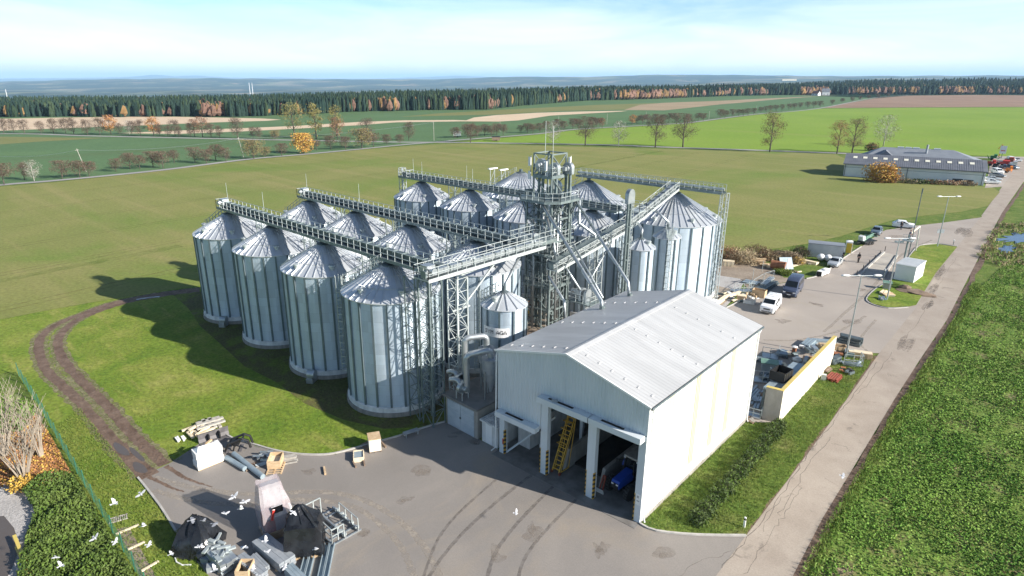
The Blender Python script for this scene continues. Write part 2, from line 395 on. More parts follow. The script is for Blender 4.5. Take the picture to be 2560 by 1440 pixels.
# ---------------------------------------------------------------- terrain: flat round the plant, a wide valley and ridges far beyond the woods
def interp(t, xs, ys):
    if t <= xs[0]: return ys[0]
    for i in range(1, len(xs)):
        if t <= xs[i]:
            k = (t-xs[i-1])/(xs[i]-xs[i-1]); return ys[i-1]+(ys[i]-ys[i-1])*k
    return ys[-1]
AZ = [-60, -38, -20, -10, 0, 8, 15, 20, 27, 40, 60]
WOOD0 = [560, 575, 580, 680, 720, 1000, 1120, 1290, 1400, 1440, 1450]
def wood0(az): return interp(az, AZ, WOOD0)/cos(radians(max(-62,min(62,az))))
def terrain(az, r):
    r0 = wood0(az)
    if r <= r0+20 or abs(az) > 75: return 0.
    fl = interp(az, [-60,-5,6,14,22,30,42], [-105,-100,-75,-35,-10,16,22])
    ridge = interp(az, [-60,-38,-31,-24,-14,-5,2,8,14,20,27,40,60], [-60,-45,20,44,22,22,80,72,118,108,82,88,88])
    k = min(1, (r-r0-20)/interp(az,[0,20],[2600,1200])); k = k*k*(3-2*k)
    z = fl*k
    if r > 9500:
        t = min(1, (r-9500)/4500.); t = t*t*(3-2*t); z = fl+(ridge-fl)*t
        z += t*(sin(az*1.9+1)*5+sin(az*4.3)*3+sin(az*9.1+2)*2)
    elif r > 3500: z += 12*sin(az*.7+r*.0009)*min(1,(r-3500)/2000.)*min(1,(9500-r)/1000.)
    return z
radii = [3,150,400,560,620,700,800,950,1100,1250,1400,1500,1700,2000,2400,2900,3500,4200,5000,6000,7000,8000,9000,9500,10500,11500,12500,13500,14500,17000,22000]
azs = [a for a in np.arange(-60,60.01,1.)]+[75,100,125,150,180,210,235,260,285]
b = MB(); na = len(azs)
for r in radii:
    for a in azs:
        p = polar(a, r); b.v.append((p[0], p[1], terrain(a if a < 180 else a-360, r)-.03))
for i in range(len(radii)-1):
    for j in range(na):
        b.f.append((i*na+j, i*na+(j+1)%na, (i+1)*na+(j+1)%na, (i+1)*na+j)); b.m.append(1 if radii[i] >= 1250 or (radii[i] >= 800 and azs[j] < 6) else 0)
b.f.append(tuple(range(na-1,-1,-1))); b.m.append(0)
for i, f in enumerate(b.f): b.f[i] = tuple(reversed(f))
structure(b, 'ground', ['g_verge','g_far'], True)
b = MB(); pk = [(-60,0),(-40,20),(-34,60),(-30,90),(-28.5,130),(-27,225),(-25.6,150),(-24,195),(-22.6,120),(-20,70),(-18,110),(-16,60),(-10,40),(-6,120),(-3,195),(0,130),(4,60),(10,0),(60,0)]
k = [(a, interp(a, [p[0] for p in pk], [p[1] for p in pk])) for a in np.arange(-44,12,.4)]
for a, z in k:
    for r, s in ((30500,-.0),(32500,.55),(34500,1.),(37500,.3)):
        p = polar(a, r); b.v.append((p[0], p[1], -150+(z+150+6*sin(a*5))*s if s else -150))
for i in range(len(k)-1):
    for j in range(3): b.f.append((i*4+j, i*4+j+4, i*4+j+5, i*4+j+1)); b.m.append(0)
structure(b, 'far_hills', 'far_wood', True)
def sheet(name, pts, m, z, px=True, kind='structure'):
    b = MB(); pts = [G(*p) for p in pts] if px else pts
    b.add([(p[0],p[1],z) for p in pts], [tuple(range(len(pts)))])
    o = b.build(name, m); me = o.data
    if me.polygons[0].normal.z < 0: me.flip_normals()
    return tag(o, None, None, None, kind)
def smooth(pts, n=6):
    out = []
    for i in range(len(pts)-1):
        p0, p1, p2, p3 = pts[max(i-1,0)], pts[i], pts[i+1], pts[min(i+2,len(pts)-1)]
        for k in range(n):
            t = k/n
            out.append(tuple(.5*(2*p1[j]+(p2[j]-p0[j])*t+(2*p0[j]-5*p1[j]+4*p2[j]-p3[j])*t*t+(3*p1[j]-p0[j]-3*p2[j]+p3[j])*t**3) for j in (0,1)))
    return out+[tuple(pts[-1][:2])]
def strip_mb(pts, w, z, jit=0., b=None, n=6, seed=1):
    rr = random.Random(seed); b = b or MB(); p = smooth(pts, n); L = []
    for i, c in enumerate(p):
        a, d = p[max(i-1,0)], p[min(i+1,len(p)-1)]; tx, ty = d[0]-a[0], d[1]-a[1]; l = hypot(tx,ty) or 1
        nx, ny = -ty/l, tx/l; ww = w if not isinstance(w, (list,tuple)) else w[0]+(w[1]-w[0])*i/(len(p)-1)
        L += [(c[0]+nx*(ww/2+rr.uniform(-jit,jit)), c[1]+ny*(ww/2+rr.uniform(-jit,jit)), z), (c[0]-nx*(ww/2+rr.uniform(-jit,jit)), c[1]-ny*(ww/2+rr.uniform(-jit,jit)), z)]
    return b.add(L, [(2*i+1, 2*i+3, 2*i+2, 2*i) for i in range(len(p)-1)])
def strip(name, pts, w, m, z, jit=0., px=True, n=6):
    return structure(strip_mb([G(*p) for p in pts] if px else pts, w, z, jit, None, n), name, m)
# far fields
green_p = [(-500,352),(0,341),(250,344),(600,352),(810,356),(1060,360),(1105,356),(1150,352),(1342,336),(1447,324),(1660,312),(1730,307),(1885,287),(2050,272),(2190,245)]
wood_edge = [polar(a, wood0(a)+40) for a in (24,20,15,10,8,4,0,-5,-10,-15,-20,-27,-34,-40,-48)]
sheet('green_field', [G(*p) for p in green_p]+wood_edge, 'g_green', .02, False)
sheet('green_field', [(-500,352),(0,341),(250,344),(600,352),(810,356),(1060,360),(1105,356),(1060,360),(900,372),(773,384),(615,398),(409,424),(158,451),(0,463),(-300,495)], 'g_green', .03)
sheet('moss_field', [(-500,385),(0,361),(100,354),(262,345),(0,342),(-500,352)], 'g_moss', .05)
sheet('stubble_strip', [(-400,297),(0,297),(160,294),(316,292),(440,292),(650,296),(703,299),(668,302),(510,307),(352,314),(176,320),(0,327),(-400,336)], 'g_tan', .05)
sheet('stubble_strip', [(299,333),(457,326),(598,321),(738,315),(900,305),(1010,301),(1131,300),(1166,301),(1184,294),(1240,288),(1342,282),(1450,279),(1570,277),(1553,279),(1450,285),(1377,289),(1330,296),(1296,301),(1247,304),(1152,303.5),(990,306),(900,313),(738,322),(598,329),(440,335)], 'g_tan', .055)
sheet('stubble_strip', [(1600,262),(1660,257),(1800,252),(1900,247),(2011,242),(2050,241),(1959,247),(1850,257),(1800,261),(1720,270),(1660,276),(1560,275)], 'g_strip', .055)
sheet('moss_field', [(1090,284),(1300,272),(1500,262),(1640,258),(1560,274),(1400,277),(1250,286),(1000,292)], 'g_moss', .045)
sheet('bright_field', [(1160,355),(1342,337),(1447,325),(1660,313),(1730,308),(1885,288),(2050,272),(2250,270),(2560,268.5),(2900,268),(3000,410),(2560,392),(2090,381),(1660,369),(1500,361)], 'g_bright', .04)
sheet('ploughed_field', [(2060,270),(2120,258),(2187,246),(2270,239),(2560,236),(2900,234),(2900,266),(2560,267),(2250,268.5)], 'g_brown', .06)
sheet('olive_field', [(-400,905),(0,799),(150,770),(290,746),(420,724),(600,700),(1300,690),(1790,640),(1950,620),(2040,606),(2110,588),(2180,566),(2240,548),(2330,537),(2400,530),(2470,515),(2500,480),(2480,467),(2300,460),(2105,440),(2120,400),(2090,386),(1900,379),(1600,371),(1300,363),(1150,359),(1060,362),(900,375),(773,387),(615,401),(409,427),(158,454),(0,467),(-400,503)], 'g_olive', .02)
# roads beyond
strip('far_road', [(-400,348),(0,334.5),(246,340.5),(598,348),(809,352),(1000,355.5),(1150,356.5),(1500,362),(1660,368),(1900,376),(2090,383),(2300,390),(2560,397),(2900,410)], 4.6, 'g_roadfar', .08)
strip('orchard_road', [(-350,497),(0,463),(158,450),(409,425),(615,399),(773,385),(900,373),(1020,361),(1110,354),(1149,350),(1342,335),(1447,323),(1660,311),(1730,306),(1885,286),(2047,271),(2187,244.5),(2270,238)], 3.6, 'g_roadfar', .09)
# site ground
sheet('lawn', [(-400,905),(0,799),(150,770),(290,746),(420,724),(500,705),(1200,700),(1500,780),(1250,1128),(1112,1056),(1000,1091),(896,1120),(838,1135),(733,1136),(639,1114),(562,1085),(515,1099),(425,1159),(345,1196),(440,1330),(530,1450),(600,1560),(380,1560),(283,1353),(187,1187),(100,1033),(40,930),(-400,960)], 'g_lawn', .004)
sheet('bare_soil',[(430,735),(500,728),(640,800),(740,860),(900,900),(1110,1010),(1108,1052),(1050,1068),(960,1072),(860,1050),(760,1008),(690,955),(610,915),(560,868),(500,815),(470,770)],'g_shade_soil',.0055)  # dark soil, with grass coloured as if in the silos' shade
YARD = [(345,1195),(425,1158),(470,1128),(515,1098),(562,1084),(581,1096),(610,1105),(639,1113),(680,1125),(733,1135),(794,1138),(838,1134),(896,1119),(954,1103),(1000,1090),(1050,1073),(1112,1055),(1197,1098),(1250,1126),(1600,1310),(1640,1328),(1740,1338),(1865,1340),(1990,1250),(1900,1560),(600,1560),(530,1450),(480,1390),(440,1330),(400,1265)]
sheet('yard', YARD, 'g_asphalt', .012)
RYARD = [(2198,883),(2113,882),(2062,903),(1950,1056),(1868,1056),(1780,960),(1640,800),(1760,775),(1808,774),(1832,762),(1880,735),(1935,712),(2018,697),(2042,691),(2068,677),(2110,645),(2153,617),(2200,582),(2215,575),(2282,565),(2355,557),(2450,544),(2460,600),(2400,690),(2310,790)]
sheet('lorry_yard', RYARD, 'g_asphalt_yard', .012)
ROADL = [(1660,1600),(1775,1460),(1869,1334),(1985,1180),(2052,1089),(2116,1000),(2198,883),(2292,767),(2342,680),(2395,615),(2450,544),(2470,517),(2505,467),(2527,440),(2560,397),(2575,385)]
ROADR = [(2620,385),(2600,405),(2555,460),(2505,532),(2490,560),(2417,702),(2367,800),(2300,899),(2235,1000),(2125,1183),(2058,1293),(1982,1440),(1900,1600)]
sheet('road', ROADL+ROADR, 'g_road', .016)
strip('road_edge', [(1872,1336),(1987,1182),(2054,1091),(2118,1002),(2194,890)], .5, 'g_mud', .010, .15)
strip('road_edge', [(1905,1600),(1990,1440),(2066,1293),(2133,1183),(2243,1000),(2308,899),(2375,800),(2425,702),(2497,560),(2512,532),(2562,460)], .75, 'g_mud', .012, .3, n=10)
sheet('shop_forecourt', [(2462,470),(2505,467),(2527,440),(2560,397),(2575,385),(2490,383),(2475,410),(2470,440)], 'g_asphalt_yard', .03)
sheet('traffic_island', [(2393,618),(2342,611),(2300,615),(2275,640),(2240,690),(2210,711),(2190,723),(2167,747),(2180,760),(2220,770),(2270,768),(2290,764),(2340,682)], 'g_lawn', .11)
sheet('verge', [(1869,1338),(1740,1337),(1640,1327),(1598,1308),(1660,1250),(1866,1052),(1950,1058),(2062,905),(2113,884),(2198,885),(2116,1000),(2052,1089),(1985,1180)], 'g_verge', .008)
sheet('crop_field', [(1990,1600),(2075,1340),(2160,1180),(2290,960),(2390,800),(2440,730),(2500,672),(2600,630),(3000,560),(3200,1600)], 'g_cropsoil', .006)
sheet('gravel_area', [(1700,700),(1788,687),(1850,697),(1859,708),(1842,738),(1808,774),(1760,776),(1680,760)], 'g_gravel', .010)
sheet('dirt_area', [(1700,640),(1790,650),(1850,650),(1935,660),(2010,668),(2064,676),(2040,690),(2016,696),(1935,711),(1880,735),(1850,698),(1788,688),(1700,702)], 'g_dirt', .009)
sheet('verge', [(1935,652),(2000,640),(2020,652),(2108,646),(2068,676),(2042,690),(2018,696),(1960,694),(1940,680)], 'g_verge', .011)
sheet('verge', [(2020,652),(2110,590),(2215,560),(2450,530),(2455,543),(2355,556),(2282,564),(2213,574),(2153,616),(2110,644)], 'g_verge', .025)
sheet('litter_ground', [(90,1035),(130,1095),(178,1182),(150,1200),(75,1235),(20,1218),(-80,1215),(-120,1080)], 'g_litter', .010)
sheet('gravel_bank', [(-120,1205),(20,1212),(72,1232),(88,1285),(62,1340),(60,1400),(40,1480),(-200,1500)], 'g_gravel', .012)
sheet('water', [(-120,1300),(10,1290),(35,1320),(50,1365),(35,1410),(10,1460),(-160,1480)], 'puddle', .020)
sheet('bare_soil', [(292,1322),(322,1317),(345,1360),(378,1420),(395,1450),(355,1450),(330,1400)], 'g_dirt', .010)
# ruts of the track round the silos
rutA = [(500,722),(420,731),(330,747),(262,764),(211,783),(155,805),(111,833),(97,863),(103,897),(119,930),(155,963),(194,999),(236,1047),(272,1091),(311,1133),(362,1186)]
rutB = [(262,770),(215,787),(176,812),(148,842),(146,872),(158,899),(189,936),(222,969),(264,1011),(300,1052),(333,1088),(369,1122),(412,1162)]
strip('track_verge', rutA, 2.0, 'g_rut', .008, .18, n=8)
strip('track_verge', rutB, 1.9, 'g_rut', .009, .18, n=8)
strip('track', rutA, 1.05, 'g_mud', .014, .10, n=8)
strip('track', rutB, 1.05, 'g_mud', .015, .10, n=8)
strip('track', [(500,725),(420,735),(330,751),(262,770),(205,792)], 1.9, 'g_mud', .013, .15, n=8)
strip('track', [(300,1112),(340,1160),(372,1192)], [1.0,1.7], 'g_mud', .017, .1)
def pool(px0, px1, w, m, z, name='puddle', seed=1):
    p, q = G(*px0), G(*px1); a = atan2(q[1]-p[1],q[0]-p[0]); L = hypot(q[0]-p[0],q[1]-p[1])/2; c = ((p[0]+q[0])/2,(p[1]+q[1])/2); rr = random.Random(seed); k = [rr.uniform(.5,1.3) if name != 'puddle' else rr.uniform(.8,1.15) for i in range(9)]; pts = []
    for i in range(27):
        t = 2*pi*i/27; u = k[i//3]+(k[(i//3+1)%9]-k[i//3])*(i%3)/3; x, y = cos(t)*L*u, sin(t)*w/2*u; pts.append((c[0]+x*cos(a)-y*sin(a), c[1]+x*sin(a)+y*cos(a)))
    sheet(name,pts,m,z,False)
pool((286,1106),(320,1142),.7,'puddle',.022); pool((326,1120),(358,1152),.5,'puddle',.023,seed=2); pool((332,1156),(366,1184),.8,'puddle',.022,seed=3)
strip('puddle', [(340,749),(372,744),(400,742)], .5, 'puddle', .022, .1)
# tyre marks on the yard
def marks(pts, w, m, z, jit=.05): strip('tyre_marks', pts, w, m, z, jit, n=12)
marks([(372,1190),(450,1212),(540,1228),(640,1236),(760,1230),(860,1236),(950,1270),(1030,1330),(1085,1410),(1110,1480)], .55, 'g_track', .0165, .05)
marks([(385,1225),(470,1250),(600,1262),(740,1250),(840,1256),(910,1280),(980,1340),(1020,1400),(1040,1470)], .5, 'g_track', .0170, .07)
marks([(1340,1180),(1260,1240),(1170,1320),(1100,1400),(1050,1480)], .28, 'g_skid', .0175, .03)
marks([(1390,1210),(1310,1290),(1240,1380),(1210,1480)], .28, 'g_skid', .0176, .03)
marks([(1450,1240),(1370,1320),(1310,1400),(1290,1480)], .24, 'g_skid', .0177, .03)
marks([(1240,1200),(1160,1270),(1100,1340),(1066,1420),(1052,1470)], .22, 'g_skid', .0178, .03)
marks([(415,1165),(450,1188),(480,1202),(530,1218)], [.45,.12], 'g_mud', .0172, .06)
marks([(372,1192),(420,1216),(460,1230)], [.4,.1], 'g_mud', .0174, .06)
marks([(2165,790),(2090,830),(1990,850),(1910,850)], .4, 'g_track', .0182, .08)
marks([(2190,800),(2150,850),(2170,880)], .35, 'g_track', .0183, .05)
marks([(2330,600),(2250,640),(2180,720),(2060,830)], .45, 'g_track', .0184, .08)
# cracks and dark worn patches of the road
def crack(pts, w, seed):
    rr = random.Random(seed); p = smooth([G(*q) for q in pts],7); p = [(x+rr.uniform(-.16,.16),y+rr.uniform(-.16,.16)) for x, y in p]
    structure(strip_mb(p, w, .0205+seed*.0002, w*.35, None, 1, seed), 'road_crack', 'g_crack')
for i, q in enumerate([[(1800,1420),(1880,1330),(1960,1225),(2010,1150),(2060,1085),(2100,1030),(2140,975),(2190,905)],[(1860,1440),(1930,1330),(1975,1270),(2000,1215)],[(1945,1290),(1990,1215),(2030,1150),(2075,1095)],[(2080,1110),(2110,1115),(2125,1130)],[(2145,985),(2190,935),(2230,880)],[(2250,865),(2310,780),(2345,715),(2390,645)],[(1905,1330),(1950,1250),(1985,1235)],[(1700,1440),(1760,1400),(1830,1380)]]): crack(q, .035 if i else .05, i)
for i, (p, q, w) in enumerate((((2255,870),(2290,815),1.6),((2320,770),(2345,735),1.2),((2330,690),(2362,640),1.8),((2405,590),(2440,560),3.6),((2330,730),(2350,700),1.4))):
    for k in range(6):
        rr = random.Random(i*9+k); o = rr.uniform(-16,16), rr.uniform(-9,9); pool((p[0]+o[0],p[1]+o[1]),((p[0]+q[0])/2+o[0],(p[1]+q[1])/2+o[1]),w*rr.uniform(.25,.6),'g_worn',.0215+i*.0006+k*.0001,'road_patch',k)
rr = random.Random(77)
for i, (px, py, w) in enumerate(((1180,1105,2.2),(1130,1085,1.4),(1050,1180,2.6),(1320,1330,3.2),(1500,1370,2.4),(900,1330,2.),(760,1180,1.6),(1230,1390,2.8),(1010,1250,1.8),(1650,1390,3.),(2120,800,3.),(2040,760,2.4),(1950,800,2.8),(2230,590,3.),(2150,720,1.8))):
    for k in range(2): pool((px+rr.uniform(-20,0),py+rr.uniform(-8,8)),(px+rr.uniform(10,40),py+rr.uniform(-8,8)),w*rr.uniform(.3,.7),'g_worn',.0190+i*.00008+k*.00004,'yard_stain',i*2+k)
# kerbs
def kerb(pts, w=.16, h=.13, px=True, step=3):
    p = smooth([G(*q) for q in pts] if px else pts, step); b = MB()
    for i in range(len(p)-1): b.bar((p[i][0],p[i][1],h/2-.02), (p[i+1][0],p[i+1][1],h/2-.02), w, h+.04)
    structure(b, 'kerb', 'kerb')
kerb(YARD[4:17]); kerb(YARD[19:23]); kerb([(345,1195),(400,1265),(440,1330)])
kerb([(2393,617),(2342,610),(2298,615),(2274,640),(2240,691),(2190,722),(2166,747),(2180,761),(2220,771),(2270,769)])
kerb([(2016,697),(2042,691),(2068,677),(2110,645),(2153,617)]); kerb([(1802,776),(1832,762),(1850,752)])
b = MB()
for i, q in enumerate([[(2488,600),(2512,588),(2560,580),(2640,584),(2640,612),(2560,609),(2520,606)],[(2492,622),(2515,613),(2540,618),(2526,631),(2505,630)],[(2570,620),(2650,620),(2650,645),(2600,640)]]):
    p = [G(*t) for t in q]; p = smooth(p+[p[0]], 5)[:-1]
    cx_ = sum(x for x, y in p)/len(p); cy_ = sum(y for x, y in p)/len(p); p = [(cx_+(x-cx_)*(.9+.28*sin(n_*1.9)+R.uniform(-.12,.12)), cy_+(y-cy_)*(.9+.28*sin(n_*1.9)+R.uniform(-.12,.12))) for n_, (x, y) in enumerate(p)]
    b.add([(x,y,.05) for x,y in p], [tuple(range(len(p)-1,-1,-1))])
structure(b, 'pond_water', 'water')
# ---------------------------------------------------------------- the silos
sheet('plant_ground', [(-43,4),(-43,59),(12,59),(14,44),(20,30),(20,8),(14,3)], 'g_dirt', .026, False)
sheet('plant_ground', [(10,1),(29,1),(29,20),(22,20.5),(20,46),(10,46)], 'g_conc', .030, False)
def silo(name, label, x, y, r, he, ha, nrib, seams, ladder=None, fan=None, vents=6, group=None, vent0=0., plinth=True, rseg=64):
    t = thing(name, label, 'silo', (x,y,0), group)
    zb = .95 if plinth else .2
    b = MB(); b.lathe([(r,zb),(r,he)], rseg, (x,y)); b.build('wall', 'silo_wall', t, 40)
    st = None; K = []
    for i in range(nrib):          # stiffener posts, one object each, shared mesh
        if st is None:
            c = MB(); c.box(x+r-.01, y-.10, zb, x+r+.13, y+.10, he-.03); st = c.build('stiffener', 'rib_shaded', t); o = st
        else: o = st.copy(); COL.objects.link(o); o.parent = t
        o.rotation_euler = (0,0,2*pi*(i+.37)/nrib)
    if plinth:
        b = MB(); b.lathe([(r+.34,.0),(r+.34,.42),(r+.22,.44)], rseg, (x,y)); b.build('plinth', 'plinth', t, 40)
        b = MB(); b.lathe([(r+.22,.44),(r+.20,.90),(r+.02,.98)], rseg, (x,y), False); b.build('skirt', 'white_dirty', t, 40)
    rc = .55 if r > 3 else .3; zt = ha-.45; er = r+.16
    slope = (zt-he)/(er-rc)
    b = MB(); b.lathe([(er,he-.10),(er,he-.02),(rc,zt)], max(seams,24)*2, (x,y), False); b.mi = 1
    for i in range(seams):
        a = 2*pi*(i+.5)/seams
        b.bar((x+cos(a)*(er-.02), y+sin(a)*(er-.02), he+.035), (x+cos(a)*rc, y+sin(a)*rc, zt+.035), .075, .11)
    if r > 3:
        for f in (.36,.70):          # ring seams of the roof sheets
            rr = er+(rc-er)*f; zz = he+(zt-he)*f+.02; nn = 48
            for i in range(nn):
                a, a2 = 2*pi*i/nn, 2*pi*(i+1)/nn
                b.bar((x+cos(a)*rr,y+sin(a)*rr,zz),(x+cos(a2)*rr,y+sin(a2)*rr,zz),.05,.03)
    b.build('roof', ['roof_galv','seam'], t, 20)
    b = MB(); k = 1 if r > 3 else .55
    b.lathe([(rc+.28*k,zt-.16),(rc+.30*k,zt),(rc+.12*k,zt+.08),(.32*k,zt+.16),(.32*k,ha+.12)], 20, (x,y)); b.build('roof_cap', 'galv_dark', t, 40)
    vm = None
    for i in range(vents):
        a = 2*pi*(i+vent0)/vents; rr = er-1.05 if r > 3 else er*.55; zz = he+(er-rr)*slope
        if vm is None:
            c = MB(); c.lathe([(.26,zz-.15),(.26,zz+.22),(.36,zz+.22),(.36,zz+.36),(.12,zz+.44)], 14, (x+rr,y)); vm = c.build('roof_vent', 'steel_white', t, 40); o = vm
        else: o = vm.copy(); COL.objects.link(o); o.parent = t
        o.rotation_euler = (0,0,a)
    if ladder is not None:
        a = radians(ladder); b = MB(); ca, sa = cos(a), sin(a)
        def at(rr, w, z): return (x+ca*rr-sa*w, y+sa*rr+ca*w, z)
        for w in (-.35,.35):
            b.bar(at(er,w,he+.1), at(rc+.5,w,zt-.1), .08)
            b.bar(at(er,w*1.3,he+1.05), at(rc+.5,w*1.3,zt+.85), .055)
            b.bar(at(er,w*1.3,he+.6), at(rc+.5,w*1.3,zt+.42), .04)
            for k in range(6):
                rr = er+(rc+.5-er)*k/5; zz = he+.1+(zt-.2-he)*k/5; b.bar(at(rr,w*1.3,zz), at(rr,w*1.3,zz+.95), .05)
        for k in range(22):
            rr = er+(rc+.5-er)*k/21; zz = he+.12+(zt-.2-he)*k/21; b.bar(at(rr,-.35,zz), at(rr,.35,zz), .06)
        b.build('roof_ladder', 'steel_white', t)
        b = MB(); ro = r+.35
        for w in (-.25,.25): b.bar(at(ro,w,.6), at(ro,w,he+1.1), .06)
        for k in range(int(he/.35)): b.bar(at(ro,-.25,.7+k*.35), at(ro,.25,.7+k*.35), .035)
        b.build('side_ladder', 'steel_white', t)
        b = MB()
        for k in range(int((he-2)/.8)):
            zz = 2.4+k*.8; q = [at(ro+.05,-.38,zz), at(ro+.55,-.38,zz), at(ro+.78,0,zz), at(ro+.55,.38,zz), at(ro+.05,.38,zz)]
            for m in range(4): b.bar(q[m], q[m+1], .04, .06)
        for w, d in ((-.38,.55),(0,.78),(.38,.55)): b.bar(at(ro+d,w,2.4), at(ro+d,w,he+1.0), .04)
        b.build('ladder_cage', 'steel_white', t)
    for fa in (fan or []):
        a = radians(fa); ca, sa = cos(a), sin(a); c0 = (x+ca*(r+.9), y+sa*(r+.9))
        b = MB(); b.pipe([(x+ca*(r-.1),y+sa*(r-.1),.75),(c0[0],c0[1],.75),(x+ca*(r+1.35),y+sa*(r+1.35),.75)], [.30,.36,.36], 10)
        b.tube((c0[0]-sa*.5,c0[1]+ca*.5,.95),(c0[0]+sa*.35,c0[1]-ca*.35,.95),.48,12)
        b.obox((c0[0],c0[1],.25),(1.1,.8,.5),a); b.build('fan', 'galv', t, 40)
    return t
RW = ['front row','second row','third row']
ROWY = [0., 12.4, 35.9]
silo('grain_silo','galvanised grain silo of the front row nearest the white hall, ladder on its roof',0,0,4.86,11.95,14.9,22,34,ladder=214,fan=[176],vent0=.62)
silo('grain_silo','galvanised grain silo of the front row, next to the one nearest the hall',-12,0,4.86,11.95,14.9,22,34,fan=[-58],vent0=.62)
silo('grain_silo','galvanised grain silo of the front row with two silos of its row further left',-24,0,4.86,11.95,14.9,22,34,fan=[176],vent0=.62)
silo('grain_silo','leftmost galvanised silo of the front row, caged ladder down its outer side',-36,0,4.86,11.95,14.9,22,34,ladder=190,fan=[-50],vent0=.62)
silo('grain_silo','shaded silo of the second row under the cross walkway beside the lattice tower',0,12.4,4.86,11.95,14.9,22,34,ladder=205,vent0=.62)
silo('grain_silo','second row silo behind the gap of the two front silos nearest the hall',-12,12.4,4.86,11.95,14.9,22,34,vent0=.62)
silo('grain_silo','second row silo one before the left end of its row',-24,12.4,4.86,11.95,14.9,22,34,vent0=.62)
silo('grain_silo','leftmost silo of the second row, its roof ladder facing the big field',-36,12.4,4.86,11.95,14.9,22,34,ladder=188,vent0=.62)
silo('grain_silo','third row silo right of the lattice tower, behind the spout pipes',-.9,35.9,4.86,11.95,14.9,22,34,vent0=.45)
silo('grain_silo','third row silo just left of the lattice tower top, sunlit roof',-13.2,35.9,4.86,11.95,14.9,22,34,ladder=None,vent0=.45)
silo('grain_silo','third row silo second from the left end, round hatch on its roof',-25.4,35.9,4.86,11.95,14.9,22,34,vent0=.45)
silo('grain_silo','leftmost silo of the third row under the free end of its walkway',-37.8,35.9,4.86,11.95,14.9,22,34,vent0=.45)
silo('grain_silo','largest bright silo at the far right corner beside the brown bushes',3.8,50.8,7.0,12.0,16.2,24,44,vents=7,vent0=.3)
silo('grain_silo','wide back row silo directly behind the third row, right of the tower',-12.1,50.8,7.0,12.0,16.2,24,44,ladder=205,vents=7,vent0=.3)
silo('grain_silo','wide back row silo showing only its pale cone left of the tower',-27.2,50.8,7.0,12.0,16.2,24,44,ladder=205,vents=7,vent0=.3)
S1 = silo('day_silo','slim bright silo behind the hall ridge, left one of two slim silos',7.6,35.3,1.85,10.9,12.5,10,12,vents=1,plinth=False,rseg=32)
S2 = silo('day_silo','slim bright silo with side ladder, right one of two behind the hall',7.1,43.2,1.85,10.9,12.5,10,12,vents=1,ladder=-50,plinth=False,rseg=32)
SG = silo('small_silo','small silo with white lettered banner beside the hall and cyclones',8.6,7.6,2.25,10.45,12.1,10,14,ladder=200,vents=1,vent0=.75,plinth=False,rseg=40)
# banner with lettering wrapped on the small silo
FONT = {'S':['01111','10000','01110','00001','11110'],'Y':['10001','01010','00100','00100','00100'],'M':['10001','11011','10101','10001','10001'],'A':['00100','01010','10001','11111','10001'],'G':['01111','10000','10011','10001','01111']}
def letters(b, txt, place, w, h, gap=.18):
    u = 0.
    for ch in txt:
        if ch == ' ': u += w*.9; continue
        for r in range(5):
            for c in range(5):
                if FONT[ch][r][c] == '1':
                    a0, a1 = u+w*c/5, u+w*(c+1)/5; z0, z1 = h*(4-r)/5, h*(5-r)/5
                    b.quad(place(a0,z0), place(a1,z0), place(a1,z1), place(a0,z1))
        u += w*(1+gap)
    return u
def cyl(rr, a0, z0): return lambda u, z: (8.6+cos(a0+u/rr)*rr, 7.6+sin(a0+u/rr)*rr, z0+z)
a0 = radians(-104); b = MB(); rr = 2.40; pl = cyl(rr, a0, 7.6); n = 14
for i in range(n): b.quad(pl(2.9*i/n,0), pl(2.9*(i+1)/n,0), pl(2.9*(i+1)/n,1.0), pl(2.9*i/n,1.0))
for i in range(n): b.quad(*[cyl(rr-.02,a0,7.6)(*q) for q in ((2.9*(i+1)/n,0),(2.9*i/n,0),(2.9*i/n,1.0),(2.9*(i+1)/n,1.0))])
sg = b.build('banner', 'sign_white', SG)
b = MB(); p2 = cyl(2.415, a0, 7.6)
letters(b, 'SYM AGA', lambda u, z: p2(.25+u, .34+z*1.), .31, .40); lt = b.build('lettering', 'sign_text', SG); lt.parent = sg
